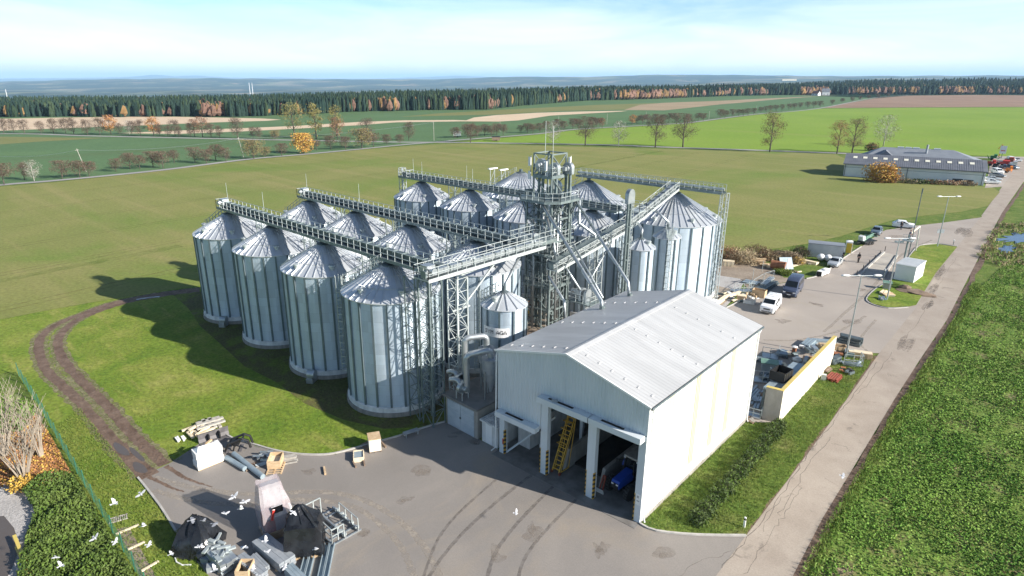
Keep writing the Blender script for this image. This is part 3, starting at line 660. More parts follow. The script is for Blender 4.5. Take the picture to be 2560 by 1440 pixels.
# ---------------------------------------------------------------- walkways with conveyors
def rail(b, p, q, h=1.05, gap=1.15, mid=2, w=.05):
    L = (Vector(q)-Vector(p)).length; n = max(1, round(L/gap))
    for i in range(n+1):
        c = lerp(p, q, i/n); b.bar(c, (c[0],c[1],c[2]+h), w)
    for k in range(1, mid+1): b.bar((p[0],p[1],p[2]+h*k/mid), (q[0],q[1],q[2]+h*k/mid), w)
def bridge(label, p, q, w=1.7, case=.6, coff=.25, motor=None, truss=False, name='conveyor_bridge', group=None, m='galv_green', end=None, lid=False, casem='galv_dark'):
    t = thing(name, label, 'walkway', p, group); p, q = Vector(p), Vector(q); d = (q-p); L = d.length; d.normalize()
    nrm = Vector((d.y,-d.x,0)).normalized()
    e0, e1 = nrm*(w/2), nrm*(-w/2)
    b = MB()
    for e in (e0, e1): b.bar(p+e, q+e, .10, .32)
    for i in range(int(L/1.2)+1): c = p+d*min(L, i*1.2); b.bar(c+e0, c+e1, .07, .10)
    b.build('deck_frame', m, t); b = MB(); b.bar(p+Vector((0,0,.06)), q+Vector((0,0,.06)), w*.9, .04); b.build('grating', 'galv_dark', t)
    railm = 'steel_bright' if m == 'steel_bright' else 'steel_white'
    b = MB(); zo = Vector((0,0,.50)); cp, cq = p+nrm*-coff+zo, q+nrm*-coff+zo
    b.bar(cp, cq, case, case*1.05); b.mi = 1
    for i in range(int(L/1.5)+1): c = cp+d*min(L, i*1.5); b.bar(c-d*.04, c+d*.04, case+.16, case*1.05+.14)
    if lid: b.bar(cp+Vector((0,0,case*.62)), cq+Vector((0,0,case*.62)), case+.5, .06)
    b.build('conveyor', [casem, 'galv_green'], t)
    for e in (e0, e1):
        b = MB(); up = Vector((0,0,.12)); rail(b, p+e+up, q+e+up)
        if truss:
            n = max(1, int(L/2.2))
            for i in range(n):
                a, c = p+e+d*(L*i/n)+up, p+e+d*(L*(i+1)/n)+up
                if i % 2: b.bar(a, c+Vector((0,0,1.05)), .05)
                else: b.bar(a+Vector((0,0,1.05)), c, .05)
        b.build('railing', railm, t)
    if end is not None:
        c = p if end == 0 else q; sgn = 1 if end == 0 else -1
        b = MB(); rail(b, c+e0+Vector((0,0,.12)), c+e1+Vector((0,0,.12)), 1.05, .6); b.build('end_railing', 'steel_white', t)
        b = MB(); g = c+d*(sgn*.8)+Vector((0,0,.75)); b.bar(g-d*.5, g+d*.5, .95, .95); b.tube(g+nrm*.2, g+nrm*.95, .3, 12); b.build('drive_unit', 'galv', t, 40)
    if motor:
        for f in motor:
            b = MB(); g = p+d*(L*f)+nrm*.35+Vector((0,0,.35)); b.bar(g, g+Vector((0,0,.55)), .28); b.tube(g+Vector((0,0,.4)), g+Vector((0,0,.4))+d*.6, .16, 10); b.build('slide_gate_drive', 'galv', t)
    return t
bridge('front row conveyor walkway running over four silo tops, low railings', (-38.6,.25,14.95), (7.4,.25,14.95), end=0)
bridge('second row conveyor walkway passing over four shaded silo tops', (-38.5,12.65,14.95), (6.4,12.65,14.95), end=0)
bridge('third row conveyor walkway ending at the lattice tower', (-43.6,36.15,14.95), (3.6,36.15,14.95), case=.45, end=None)
bridge('back row catwalk with tall open railing over the widest silo tops', (-14.5,51,16.5), (11.2,51,16.5), w=1.3, case=.28, coff=.1, truss=False, casem='galv')
bridge('short cross walkway in front of the tower joining both front row walkways', (7.5,-2.2,14.95), (7.5,14.2,15.0), w=2.0, case=.5, coff=-.35, motor=(.35,.62,.9), end=0, casem='galv', m='steel_bright')
bridge('lower inclined walkway climbing right from the tower with lattice railing', (4.6,20.3,10.3), (4.6,36.,12.8), w=1.6, truss=True, lid=True, coff=.1, m='steel_bright', casem='galv')
bridge('upper inclined walkway climbing to the largest silo top', (4.6,36.,12.8), (4.3,49.4,16.5), w=1.5, truss=True, lid=False, coff=.1, m='steel_bright', casem='galv')
# white end frames at the free end of the third row walkway
t = thing('gate_frame','pair of white square railing frames on the free end of third row walkway','railing',(-43.4,36.1,15.1))
for k, x in enumerate((-43.4,-41.2)):
    b = MB(); y0, y1 = 35.3, 36.9
    for z in (15.1,15.65,16.25): b.bar((x,y0,z),(x,y1,z),.07)
    for y in (y0,36.1,y1): b.bar((x,y,15.1),(x,y,16.25),.07)
    b.build('frame','steel_white',t)
# ---------------------------------------------------------------- lattice masts carrying the walkways
def mast_mb(w, z0, z1, step=1.3, leg=.12, br=.06):
    legs = []
    for i, j in ((-1,-1),(1,-1),(1,1),(-1,1)):
        b = MB(); b.bar((i*w/2,j*w/2,z0),(i*w/2,j*w/2,z1),leg); legs.append(b)
    b = MB(); cs = [(-w/2,-w/2),(w/2,-w/2),(w/2,w/2),(-w/2,w/2)]; n = max(1, round((z1-z0)/step))
    for k in range(n):
        a, c = z0+(z1-z0)*k/n, z0+(z1-z0)*(k+1)/n
        for s in range(4):
            p, q = cs[s], cs[(s+1)%4]
            if (k+s) % 2: b.bar((*p,a),(*q,c),br)
            else: b.bar((*q,a),(*p,c),br)
            b.bar((*p,c),(*q,c),br)
    return legs, b
def mast(name, label, w, z1, m='galv_green', group=None, step=1.55, leg=.11, br=.048):
    t = thing(name, label, 'lattice mast', (0,0,0), group); legs, br_ = mast_mb(w, 0, z1, step, leg, br)
    for b in legs: b.build('leg', m, t)
    br_.build('bracing', m, t); return t
ord3 = ['first','second','third']
M0 = mast('lattice_mast','grey lattice mast under front row walkway, between the two silos nearest the hall',1.5,14.7)
put(M0,(-6,2.1,0))
for r in range(3):
    for k in range(3):
        if r == 0 and k == 0: continue
        wh = ['between the two silos nearest the tower','between its two middle silos','between its two leftmost silos'][k]
        dup(M0,(-6-12.2*k-(.9 if r == 2 else 0), ROWY[r]+2.1, 0), 0, 'grey lattice mast under %s walkway, %s' % (RW[r], wh))
MB2 = mast('lattice_mast','bright lattice mast with cantilever bracket carrying the cross walkway',1.35,14.2,'steel_bright',step=1.25)
put(MB2,(7.5,2.2,0))
b = MB(); k0 = 0; b.bar((.0,.5,14.3-.0),(.0,5.4,14.55),.16); b.bar((0,.5,10.9),(0,5.2,14.5),.15); b.bar((0,-.7,10.9),(0,1.6,10.9),.15); b.bar((-.7,-.7,14.3),(-.7,5.0,14.5),.12)
b.build('bracket','steel_bright',MB2)
dup(M0,(7.5,-1.2,0),0,'dark lattice mast at the outer end of the cross walkway beside the nearest silo')
dup(M0,(5.6,-1.3,0),0,'grey lattice mast under the near end of front row walkway, right of its silo')
M3 = mast('lattice_mast','slim bright lattice mast under lower inclined walkway near the tall elevator',1.2,11.6,'steel_white')
put(M3,(4.6,29.5,0)); dup(M3,(4.6,36.4,0),0,'slim bright lattice mast where both inclined walkways meet')
M4 = mast('lattice_mast','tall thin lattice mast hugging the outer side of the largest silo',.9,16.5,'steel_white',step=1.4,leg=.1,br=.05)
put(M4,(11.3,51.2,0)); dup(M4,(-43.4,36.1,0),0,'thin lattice mast under the free end of third row walkway')
# two white T heads behind the third row
for k, (px, py, lab) in enumerate(((1232,421,'white T topped lattice post behind third row walkway, the higher of two'),(1259,424,'white T topped braced post behind third row walkway, the lower of two'))):
    x, y, z = at_depth(px, py, 124+k*2); t = thing('bracket_post', lab, 'lattice post', (x,y,11.5))
    b = MB(); b.obox((x,y,z),(.5,2.3,.22)); b.build('head','white',t)
    b = MB(); b.bar((x,y-.7,7),(x,y-.7,z),.1); b.bar((x,y+.5,7),(x,y+.5,z),.1)
    for i in range(4): b.bar((x,y-.7,7+i*2),(x,y+.5,min(z,9+i*2)),.06)
    b.build('post','steel_white',t)
# ---------------------------------------------------------------- main elevator tower
TX, TY = -.5, 25.8
T = thing('elevator_tower','tall grey lattice elevator tower with platforms, pipes and antennas at its head','tower',(TX,TY,0))
hw = 2.0; cs = [(TX-hw,TY-hw),(TX+hw,TY-hw),(TX+hw,TY+hw),(TX-hw,TY+hw)]
for c in cs:
    b = MB(); b.bar((*c,0),(*c,17.7),.24); b.build('leg','galv_green',T)
b = MB(); lv = [0,3.2,6.4,9.6,12.6,15.2,17.6]
for k in range(6):
    for s in range(4):
        p, q = cs[s], cs[(s+1)%4]; b.bar((*p,lv[k+1]),(*q,lv[k+1]),.18,.22)
        b.bar((*p,lv[k]),(*q,lv[k+1]),.10); b.bar((*q,lv[k]),(*p,lv[k+1]),.10); zm_ = (lv[k]+lv[k+1])/2; b.bar((*p,zm_),(*q,zm_),.08)
b.build('bracing','galv_green',T)
for i, (x, y) in enumerate(((TX-2.6,TY-2.2),(TX-1.0,TY-2.7),(TX+1.2,TY-2.5),(TX+2.7,TY-.6),(TX+2.5,TY+1.4),(TX-2.7,TY+.8))):
    b = MB(); b.bar((x,y,0),(x,y,[11,14.6,12.6,9.6,15,12][i]),.11)
    for k in range(5): zq = 1.5+k*2.2; b.bar((x,y,zq),(max(TX-2,min(TX+2,x)),max(TY-2,min(TY+2,y)),zq),.07)
    b.build('service_post','galv_green',T)
hu = 1.42; cu = [(TX-hu,TY-hu),(TX+hu,TY-hu),(TX+hu,TY+hu),(TX-hu,TY+hu)]
for c in cu:
    b = MB(); b.bar((*c,17.6),(*c,23.3),.17); b.build('head_frame_leg','galv_green',T)
b = MB()
for z in (20.6,23.25):
    for s in range(4): b.bar((*cu[s],z),(*cu[(s+1)%4],z),.15)
for s in range(4):
    p, q = cu[s], cu[(s+1)%4]
    b.bar((*p,20.7),(*q,23.2),.10); b.bar((*q,20.7),(*p,23.2),.08) if s % 2 else None
    b.bar((*q,17.8),(*p,20.5),.09)
b.build('head_frame','galv_green',T)
def platform(z, pts, nm='platform', gap=.9):
    b = MB(); b.prism(pts, z, z+.08); n = len(pts)
    for i in range(n): b.bar((*pts[i],z-.08),(*pts[(i+1)%n],z-.08),.10,.28)
    o = b.build(nm,'galv_green',T)
    b = MB()
    for i in range(n): rail(b, (*pts[i],z+.06), (*pts[(i+1)%n],z+.06), 1.05, gap)
    r = b.build('railing','steel_white',T); r.parent = o; r.location = (0,0,0)
    return o
def octo(cx, cy, a, c): return [(cx-a,cy-c),(cx-c,cy-a),(cx+c,cy-a),(cx+a,cy-c),(cx+a,cy+c),(cx+c,cy+a),(cx-c,cy+a),(cx-a,cy+c)]
platform(17.7, octo(TX,TY,3.3,1.9)); platform(20.5,[(TX-1.5,TY-1.5),(TX+1.5,TY-1.5),(TX+1.5,TY+1.5),(TX-1.5,TY+1.5)])
platform(12.6, octo(TX,TY,2.4,2.2)); platform(6.4,[(TX-2.2,TY-2.2),(TX+2.2,TY-2.2),(TX+2.2,TY+2.2),(TX-2.2,TY+2.2)])
platform(14.85,[(3.4,13.7),(6.6,14.4),(6.6,18.4),(3.4,18.4)]); platform(11.0, octo(TX,TY,3.0,1.9))
for x in (3.6,6.4): b = MB(); b.bar((x,14.8,14.6),(x,18.2,14.6),.2,.3); b.bar((x,18.2,14.6),(TX+2*(x > 4),TY-2,11.4),.16); b.build('platform_strut','galv_green',T)
for s in ((-1,-1),(1,-1),(1,1),(-1,1)):
    for e in (1.6,2): b = MB(); b.bar((TX+s[0]*2,TY+s[1]*e,15.4),(TX+s[0]*3.05,TY+s[1]*e,17.5),.11); b.build('platform_strut','galv_dark',T)
for (x, y, zt, nm) in ((TX-.9,TY-.6,21.4,0),(TX+.9,TY-.2,21.0,0),(TX+1.75,TY+1.5,21.0,1),(TX+.2,TY+1.2,18.6,0)):
    b = MB()
    for dx in (-.30,.30): b.box(x+dx-.15,y-.13,0,x+dx+.15,y+.13,zt)
    for k in range(7): b.box(x-.6,y-.24,1.5+k*2.6,x+.6,y+.24,1.62+k*2.6)
    b.build('elevator_shaft','galv_green',T)
    b = MB(); nn = 12; prof = [(x-.72,zt-.3)]+[(x+cos(pi-pi*i/nn)*.72, zt+.45+sin(pi*i/nn)*.72) for i in range(nn+1)]+[(x+.72,zt-.3)]
    b.yprism(prof, y-.26, y+.26); b.tube((x,y-.55,zt+.4),(x,y+.6,zt+.4),.42,14); b.obox((x,y-.75,zt+.4),(.5,.5,.45)); b.build('elevator_head','galv',T,30)
b = MB()
for s in ((-1.6,-1.2),(-1.2,1.6),(1.5,-1.6)):
    for dx in (-.25,.25): b.bar((TX+s[0]+dx,TY+s[1],.3),(TX+s[0]+dx,TY+s[1],17.6),.05)
    for k in range(44): b.bar((TX+s[0]-.25,TY+s[1],.5+k*.4),(TX+s[0]+.25,TY+s[1],.5+k*.4),.035)
b.build('ladder','steel_white',T)
for (x, y, z, h) in ((TX-2.1,TY-1.5,22.2,1.1),(TX-2.1,TY-1.5,20.5,1.0),(TX+.75,TY-1.75,21.9,1.15),(TX+1.8,TY+1.6,22.2,1.15)):
    b = MB(); b.obox((x,y,z),(.30,.16,h)); b.tube((x+.12,y+.12,z-1.3),(x+.12,y+.12,z+.7),.05,6); b.build('antenna_panel','white',T)
b = MB(); b.tube((TX+.3,TY-1.4,23.2),(TX+.3,TY-1.4,27.2),.03,5); b.tube((TX+1.35,TY-1.2,23.2),(TX+1.35,TY-1.2,26.6),.03,5); b.build('lightning_rod','steel_white',T)
for (x, y, a, z) in ((TX-1.7,TY+2.3,.5,18.3),(TX+2.3,TY-1.3,0,18.25),(TX-2.4,TY-1.2,1.,18.3)):
    b = MB(); b.obox((x,y,z),(.9,.6,.7),a); b.tube((x,y,z+.1),(x+.8*cos(a),y+.8*sin(a),z+.1),.22,10); b.build('gearbox','galv_dark',T,40)
# inner vertical pipes of the tower
for i, (x, y, z0, z1) in enumerate(((TX-1.3,TY-1.5,1,17),(TX+.4,TY-1.6,1,16.5),(TX+1.5,TY-.7,3,17),(TX-.2,TY-.9,2,17.4),(TX+1.2,TY+.9,1,17),(TX-1.5,TY+.6,1,17),(TX-.5,TY-2.2,.5,14.5),(TX+2.3,TY-1.,2,16),(TX-2.2,TY-.4,1,15.5),(TX+.9,TY+2.2,1,17))):
    b = MB(); b.tube((x,y,z0),(x,y,z1),.14,8); b.build('pipe','galv',T,True)
# low side platform with twin elevator heads on the right
def side(px, py, dp): return at_depth(px, py, dp)
x, y, z = side(1462,752,72)
t = thing('elevator_station','railed low platform with two round elevator heads beside the hall roof','machine platform',(x,y,0))
b = MB(); b.prism([(x-1.6,y-1.2),(x+1.6,y-1.2),(x+1.6,y+1.2),(x-1.6,y+1.2)], z-.1, z); b.build('platform','galv_green',t)
b = MB(); q = [(x-1.6,y-1.2,z),(x+1.6,y-1.2,z),(x+1.6,y+1.2,z),(x-1.6,y+1.2,z)]
for i in range(4): rail(b, q[i], q[(i+1)%4], 1.05, 1.0)
b.build('railing','steel_white',t)
for i, j in ((-1.5,-1.1),(1.5,-1.1),(1.5,1.1),(-1.5,1.1)):
    b = MB(); b.bar((x+i,y+j,0),(x+i,y+j,z),.16); b.build('leg','galv_dark',t)
for k in (-.35,.35):
    b = MB(); nn = 12; prof = [(y-.6,.2)]+[(y+cos(pi-pi*i/nn)*.6, z+1.0+sin(pi*i/nn)*.6) for i in range(nn+1)]+[(y+.6,.2)]
    b.xprism(prof, x+k-.17, x+k+.17); b.build('elevator_head','galv',t,30)
b = MB(); b.obox((x-.95,y-.2,z+1.05),(.7,.6,.6)); b.tube((x-1.3,y-.2,z+1.05),(x-1.8,y-.2,z+1.05),.28,10); b.build('motor','galv',t,40)
# elevator head on the corner of the front platform
x, y, z = at_depth(1328,592,70)
t = thing('elevator_drive_unit','round topped elevator head on the platform corner left of tower','elevator head',(x,y,14.8))
b = MB(); nn = 12; prof = [(y-.55,14.8)]+[(y+cos(pi-pi*i/nn)*.55, z+sin(pi*i/nn)*.55) for i in range(nn+1)]+[(y+.55,14.8)]
b.xprism(prof, x+.3, x+.7); b.build('casing','galv',t,30)
b = MB(); b.obox((x-.35,y,z-.15),(1.1,.8,.7)); b.tube((x-.9,y,z-.3),(x-1.4,y,z-.5),.3,10); b.build('motor','galv',t,40)
HX, HY, HZ = x, y, z
# tall separate elevator by the inclined walkway
x, y = 7.6, 31.8
t = thing('bucket_elevator','tall twin shaft bucket elevator with arched head before the largest silo','bucket elevator',(x,y,0))
b = MB()
for d in (-.32,.32): b.box(x-.13,y+d-.13,0,x+.13,y+d+.13,17.6)
for k in range(8): b.box(x-.22,y-.52,1+k*2.2,x+.22,y+.52,1.1+k*2.2)
b.build('shaft','galv_green',t)
b = MB(); nn = 14; prof = [(y-.75,17.2)]+[(y+cos(pi-pi*i/nn)*.75, 18.2+sin(pi*i/nn)*.8) for i in range(nn+1)]+[(y+.75,17.2)]
b.xprism(prof, x-.26, x+.26); b.build('head','galv',t,30)
b = MB(); b.prism([(x-1,y+.8),(x+1,y+.8),(x+1,y+2.4),(x-1,y+2.4)],16.0,16.1)
for p, q in (((x-1,y+.8),(x+1,y+.8)),((x+1,y+.8),(x+1,y+2.4)),((x+1,y+2.4),(x-1,y+2.4)),((x-1,y+2.4),(x-1,y+.8))): rail(b,(*p,16.1),(*q,16.1),1.05,1.)
b.build('platform','steel_white',t)
b = MB()
for d in (-.2,.2): b.bar((x+.5,y+d,.2),(x+.5,y+d,17.4),.05)
for k in range(40): b.bar((x+.5,y-.2,.6+k*.42),(x+.5,y+.2,.6+k*.42),.035)
b.build('ladder','steel_white',t)
# ---------------------------------------------------------------- spout pipes
def roofpt(px, py):      # point on the hall's left roof slope
    for i in range(400):
        z = 10.+i*.005; x, y = G(px,py,z)
        if z >= 10.02+(x-15.6)*.25: return (x,y,z)
    return (x,y,z)
def spout(label, pts, r=.17, foot=None):
    t = thing('spout_pipe', label, 'pipe', pts[-1])
    b = MB(); b.pipe(pts, r, 10); b.build('pipe','galv',t,True)
    fl = []
    for p, q in zip(pts, pts[1:]):
        L = (Vector(q)-Vector(p)).length; n = int(L/3.)
        for i in range(1, n+1):
            c = Vector(p).lerp(Vector(q), i/(n+1)); v = (Vector(q)-Vector(p)).normalized(); fl.append((c-v*.05, c+v*.05))
    for u, v in fl: b = MB(); b.tube(u, v, r+.05, 10); b.build('flange','galv_green',t)
    if foot: b = MB(); b.tube(Vector(pts[-1])-Vector((0,0,.2)), Vector(pts[-1])+Vector((0,0,.5)), r+.10, 10); b.obox((pts[-1][0],pts[-1][1],pts[-1][2]+.02),(.8,.8,.1)); b.build('roof_foot','galv_green',t)
    return t
ra, rb = roofpt(1505,776), roofpt(1574,744)
spout('pale spout pipe from tower deck down to the hall roof, the one nearer the camera',[(TX+1.4,TY-3.0,17.3),(ra[0]-.1,ra[1],ra[2]+.9),(ra[0],ra[1],ra[2])],.19,True)
spout('pale spout pipe from tower deck to the rear of the hall roof',[(TX+3.1,TY+1.6,17.4),(rb[0]-.3,rb[1],rb[2]+1.6),rb],.17,True)
spout('white spout pipe dropping from the elevator head onto the small lettered silo',[(HX-.5,HY,HZ-.5),(8.7,7.8,12.6),(8.6,7.6,12.1)],.16)
spout('short spout pipe on the tower face joining the lower inclined walkway',[(TX+1.5,TY-2.2,15.6),(4.2,21.2,12.9),(4.4,21.3,11.2)],.16)
spout('cranked spout pipe hanging from tower deck behind the long pipes',[(TX+2.9,TY+2.6,17.4),(TX+2.9,TY+2.6,14.4),(4.3,TY+3.6,13.0),(4.4,TY+3.6,11.9)],.2)
sx = at_depth(1450,724,72)
spout('steep spout pipe from tower side into the low elevator heads',[(TX+2,TY-1.8,12.2),(sx[0],sx[1],sx[2])],.14)
c1, c2 = at_depth(1542,580,84), at_depth(1475,700,74)
spout('thin pipe rising right from the low elevator heads towards the inclined walkway',[c1,c2],.13)
spout('pipe from the tower foot bending down behind the hall roof edge',[at_depth(1372,690,71),at_depth(1410,752,69),at_depth(1414,800,68)],.16)
spout('spout pipe from upper inclined walkway down to the right slim silo',[(5.6,42.,14.6),(7.1,43.2,12.9),(7.1,43.2,12.3)],.16)
spout('vertical spout pipe dropping onto the left slim silo',[(5.6,37.6,13.4),(7.5,35.5,13.2),(7.6,35.3,12.4)],.16)
spout('long thin pipe crossing behind the near roof pipe',[at_depth(1432,610,74),at_depth(1507,745,66)],.11)
# lightning rods on the walkways
rods = [(-38.,.9,17.,'at its far end',0),(-27.5,.9,17,'over its middle',0),(-37.8,13.2,17,'at its far end',1),(-24,13.2,17,'over its middle',1),(-41,36.8,17,'at its far end',2),(-38.6,36.8,16.6,'near its far end',2),(-27.,36.8,17,'at its middle',2),(-25.6,36.8,16.6,'right of its middle',2)]
for x, y, z, wh, r in rods:
    b = MB(); b.tube((x,y,15.2),(x,y,z+1.3),.035,5,.02); one(b,'lightning_rod','steel_white','thin lightning rod on %s walkway %s' % (RW[r], wh),'lightning rod','lightning rods on the walkways')
# ---------------------------------------------------------------- the white hall
X0, X1, Y0, Y1, EV, RZ = 15.4, 29.9, -.35, 20.3, 10., 11.82
XM = (X0+X1)/2
HL = thing('hall','white gable roofed drive-through hall with open portals and corrugated walls','hall',(XM,Y0,0))
def rz_at(x): return EV+(RZ-EV)*(1-abs(x-XM)/(XM-X0))
# corrugated sheet along x (gable walls) between bottom(x) and top(x)
def corr(b, xs, y, bot, top, dy=.045, step=.30):
    x = xs[0]; prof = []
    while x < xs[1]-.01:
        prof += [(x,0),(x+step*.55,0),(x+step*.68,-dy),(x+step*.9,-dy)]; x += step
    prof = [(min(p[0],xs[1]),p[1]) for p in prof]+[(xs[1],0)]
    vs = []
    for px, d in prof: vs += [(px,y+d,bot(px)),(px,y+d,top(px))]
    b.add(vs, [(2*i,2*i+2,2*i+3,2*i+1) for i in range(len(prof)-1)])
b = MB()
corr(b,(X0,20.2),Y0,lambda x:4.35,rz_at); corr(b,(20.2,X1),Y0,lambda x:7.55,rz_at)
b.box(X0,Y0+.01,4.35,20.2,Y0+.12,EV-.0); b.box(20.2,Y0+.01,7.55,X1,Y0+.12,EV)
b.yprism([(X0,EV),(X1,EV),(XM,RZ-.02)],Y0+.01,Y0+.12)
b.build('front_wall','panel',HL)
b = MB(); y = Y0+.0; prof = []
while y < Y1: prof += [(y,0),(y+.17,0),(y+.21,.045),(y+.27,.045)]; y += .3
prof = [(min(p[0],Y1),p[1]) for p in prof]; vs = []
for py, d in prof: vs += [(X1+d,py,.35),(X1+d,py,EV)]
b.add(vs, [(2*i,2*i+2,2*i+3,2*i+1) for i in range(len(prof)-1)])
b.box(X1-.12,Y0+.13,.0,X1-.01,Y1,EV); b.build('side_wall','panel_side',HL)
for k, yc in enumerate((3.05,7.65,11.3,14.55)):
    b = MB()
    for i in range(3): b.box(X1+.047,yc-.42+i*.29,1.4,X1+.06,yc-.20+i*.29,9.75)
    b.build('skylight_strip','yellow_strip',HL)
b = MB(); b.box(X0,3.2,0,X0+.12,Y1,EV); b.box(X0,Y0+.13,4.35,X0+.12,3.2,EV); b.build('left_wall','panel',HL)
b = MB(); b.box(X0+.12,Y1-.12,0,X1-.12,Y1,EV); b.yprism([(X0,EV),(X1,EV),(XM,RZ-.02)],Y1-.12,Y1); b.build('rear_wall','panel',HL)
# roof: two slopes of ribbed sheet
for sgn, nm in ((-1,'roof_slope'),(1,'roof_slope')):
    b = MB(); xe = X0-.18 if sgn < 0 else X1+.18; ze = rz_at(X0)-.18*.25+.05
    y = Y0-.18; prof = []
    while y < Y1+.15: prof += [(y,0),(y+.25,0),(y+.29,.020),(y+.36,.020)]; y += .40
    prof = [(min(p[0],Y1+.2),p[1]) for p in prof]; vs = []
    for py, d in prof: vs += [(xe,py,ze+d),(XM,py,RZ+.05+d)]
    fs = [(2*i,2*i+1,2*i+3,2*i+2) for i in range(len(prof)-1)]
    if sgn > 0: fs = [f[::-1] for f in fs]
    b.add(vs, fs); b.add([(p[0],p[1],p[2]-.07) for p in (vs[0],vs[1],vs[-1],vs[-2])], [(0,1,2,3)])
    r = b.build(nm,'panel_roof',HL)
    for k in range(6):
        for y in (Y0+1.2,Y0+8.5,Y0+15.8):
            x = XM+sgn*(1.+k*1.15); z = rz_at(x)+.12; b = MB(); b.obox((x,y,z-.035),(.09,.34,.05),0,0,sgn*.25); b.build('snow_guard','panel_roof',HL)
b = MB(); b.yprism([(XM-.35,RZ+.03),(XM,RZ+.125),(XM+.35,RZ+.03),(XM+.35,RZ-.0),(XM-.35,RZ)],Y0-.2,Y1+.2); b.build('ridge_cap','panel_roof',HL)
b = MB()
for y in (Y0-.22,): b.bar((X0-.2,y,rz_at(X0)-.02),(XM,y,RZ+.05),.10,.16); b.bar((XM,y,RZ+.05),(X1+.2,y,rz_at(X1)-.02),.10,.16)
b.build('gable_trim','white',HL)
b = MB(); b.tube((X1+.26,Y0-.2,EV-.10),(X1+.26,Y1+.2,EV-.10),.09,8); b.build('gutter','galv_dark',HL)
for y in (Y0+.35,Y1-.3):
    b = MB(); b.pipe([(X1+.26,y,EV-.15),(X1+.12,y,EV-.6),(X1+.12,y,.35),(X1+.30,y-.15,.12)],.06,8); b.build('downpipe','white',HL,True)
b = MB(); b.pipe([(X0-.14,Y0+.1,EV-.15),(X0-.14,Y0-.05,EV-.6),(X0-.14,Y0-.12,.4),(X0-.35,Y0-.5,.1)],.06,8); b.build('downpipe','white',HL,True)
b = MB(); b.box(X1-.02,Y0+.5,0,X1+.07,Y1,.345); b.build('wall_base','concrete',HL)
# portal columns with hazard stripes
for x0, x1 in ((15.62,16.2),(20.25,20.95),(24.9,25.65),(29.3,29.88)):
    top = 4.3 if x0 < 16 else 7.5
    b = MB(); b.box(x0,Y0-.02,0,x1,Y0+.42,top); col = b.build('column','panel',HL)
    for xs in ([x1] if x0 < 16 else [x0] if x0 > 29 else [x0,x1]):
        b = MB(); s = 1 if xs == x1 else -1; n = 6
        b.mi = 0; b.box(xs-.07 if s > 0 else xs+.0-.0, Y0-.045, .05, xs+.035 if s > 0 else xs+.07, Y0-.022, 2.45)
        b.box(xs+.002 if s > 0 else xs-.035, Y0-.022, .05, xs+.035 if s > 0 else xs-.002, Y0+.2, 2.45)
        b.mi = 1
        for k in range(n):
            z = .1+k*.4; xa, xb = (xs-.071, xs+.036) if s > 0 else (xs-.036, xs+.071)
            b.add([(xa,Y0-.049,z),(xb,Y0-.049,z+.08),(xb,Y0-.049,z+.28),(xa,Y0-.049,z+.20)],[(0,1,2,3)])
            xf = xs+.038 if s > 0 else xs-.038
            b.add([(xf,Y0-.04,z+.08),(xf,Y0+.2,z),(xf,Y0+.2,z+.2),(xf,Y0-.04,z+.28)],[(0,1,2,3)])
        h = b.build('hazard_stripe',['yellow','black'],HL); h.parent = col
for x0, x1, z in ((15.7,20.15,4.02),(20.3,25.2,7.1),(25.3,29.75,7.1)):
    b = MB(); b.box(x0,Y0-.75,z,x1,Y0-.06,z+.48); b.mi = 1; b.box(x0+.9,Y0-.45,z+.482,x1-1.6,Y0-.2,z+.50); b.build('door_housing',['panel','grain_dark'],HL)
b = MB(); b.obox((21.9,Y0-.45,7.66),(.5,.25,.14),.2); b.build('floodlight','grey_steel',HL)
b = MB(); b.box(29.42,Y0-.035,1.55,29.8,Y0-.021,2.5); b.mi = 1
b.box(29.5,Y0-.04,2.15,29.66,Y0-.036,2.35); b.box(29.5,Y0-.04,1.85,29.72,Y0-.036,1.95); b.build('notice_board',['white','grey_steel'],HL)
# inside
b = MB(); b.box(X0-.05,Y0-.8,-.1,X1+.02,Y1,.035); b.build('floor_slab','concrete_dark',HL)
for xw, h in ((21.6,1.9),(25.25,1.6)):
    b = MB(); b.xprism([(1.3,.035),(1.8,h),(Y1-.2,h),(Y1-.2,.035)],xw-.14,xw+.14); b.build('push_wall','concrete',HL)
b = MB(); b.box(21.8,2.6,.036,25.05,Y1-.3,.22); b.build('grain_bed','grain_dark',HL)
b = MB(); b.box(21.55,6.6,1.92,21.65,14,2.7); b.build('orange_board','orange',HL)
for y in (5.5,12.5):
    b = MB(); b.box(20.3,y-.15,.035,20.6,y+.15,9.9); b.build('inner_column','panel',HL)
b = MB()
for y in (.4,6,12,18):
    b.bar((X0+.2,y,9.3),(X1-.2,y,9.3),.18); b.bar((X0+.2,y,9.3),(XM,y,RZ-.3),.16); b.bar((XM,y,RZ-.3),(X1-.2,y,9.3),.16)
    for k in range(6): b.bar((X0+1+k*2.2,y,9.3),(X0+2.1+k*2.2,y,10.2),.1)
b.build('roof_truss','galv',HL)
b = MB(); b.bar((16.2,Y0+.3,.1),(19.8,Y0+2.6,4.1),.14); b.build('brace','panel',HL)
HL.rotation_euler = (0,0,radians(1.3))
# white cabin in the left bay
t = thing('office_cabin','small white cabin with a window standing inside the left portal','cabin',(16.1,3,0))
b = MB(); b.box(16.0,1.6,.036,17.4,8.5,2.7); b.build('body','white_dirty',t)
b = MB(); b.box(17.4,2.6,1.3,17.43,3.5,2.1); b.build('window','glass',t)
b = MB(); b.box(15.95,1.55,2.7,17.5,8.55,2.82); b.build('roof','galv',t)
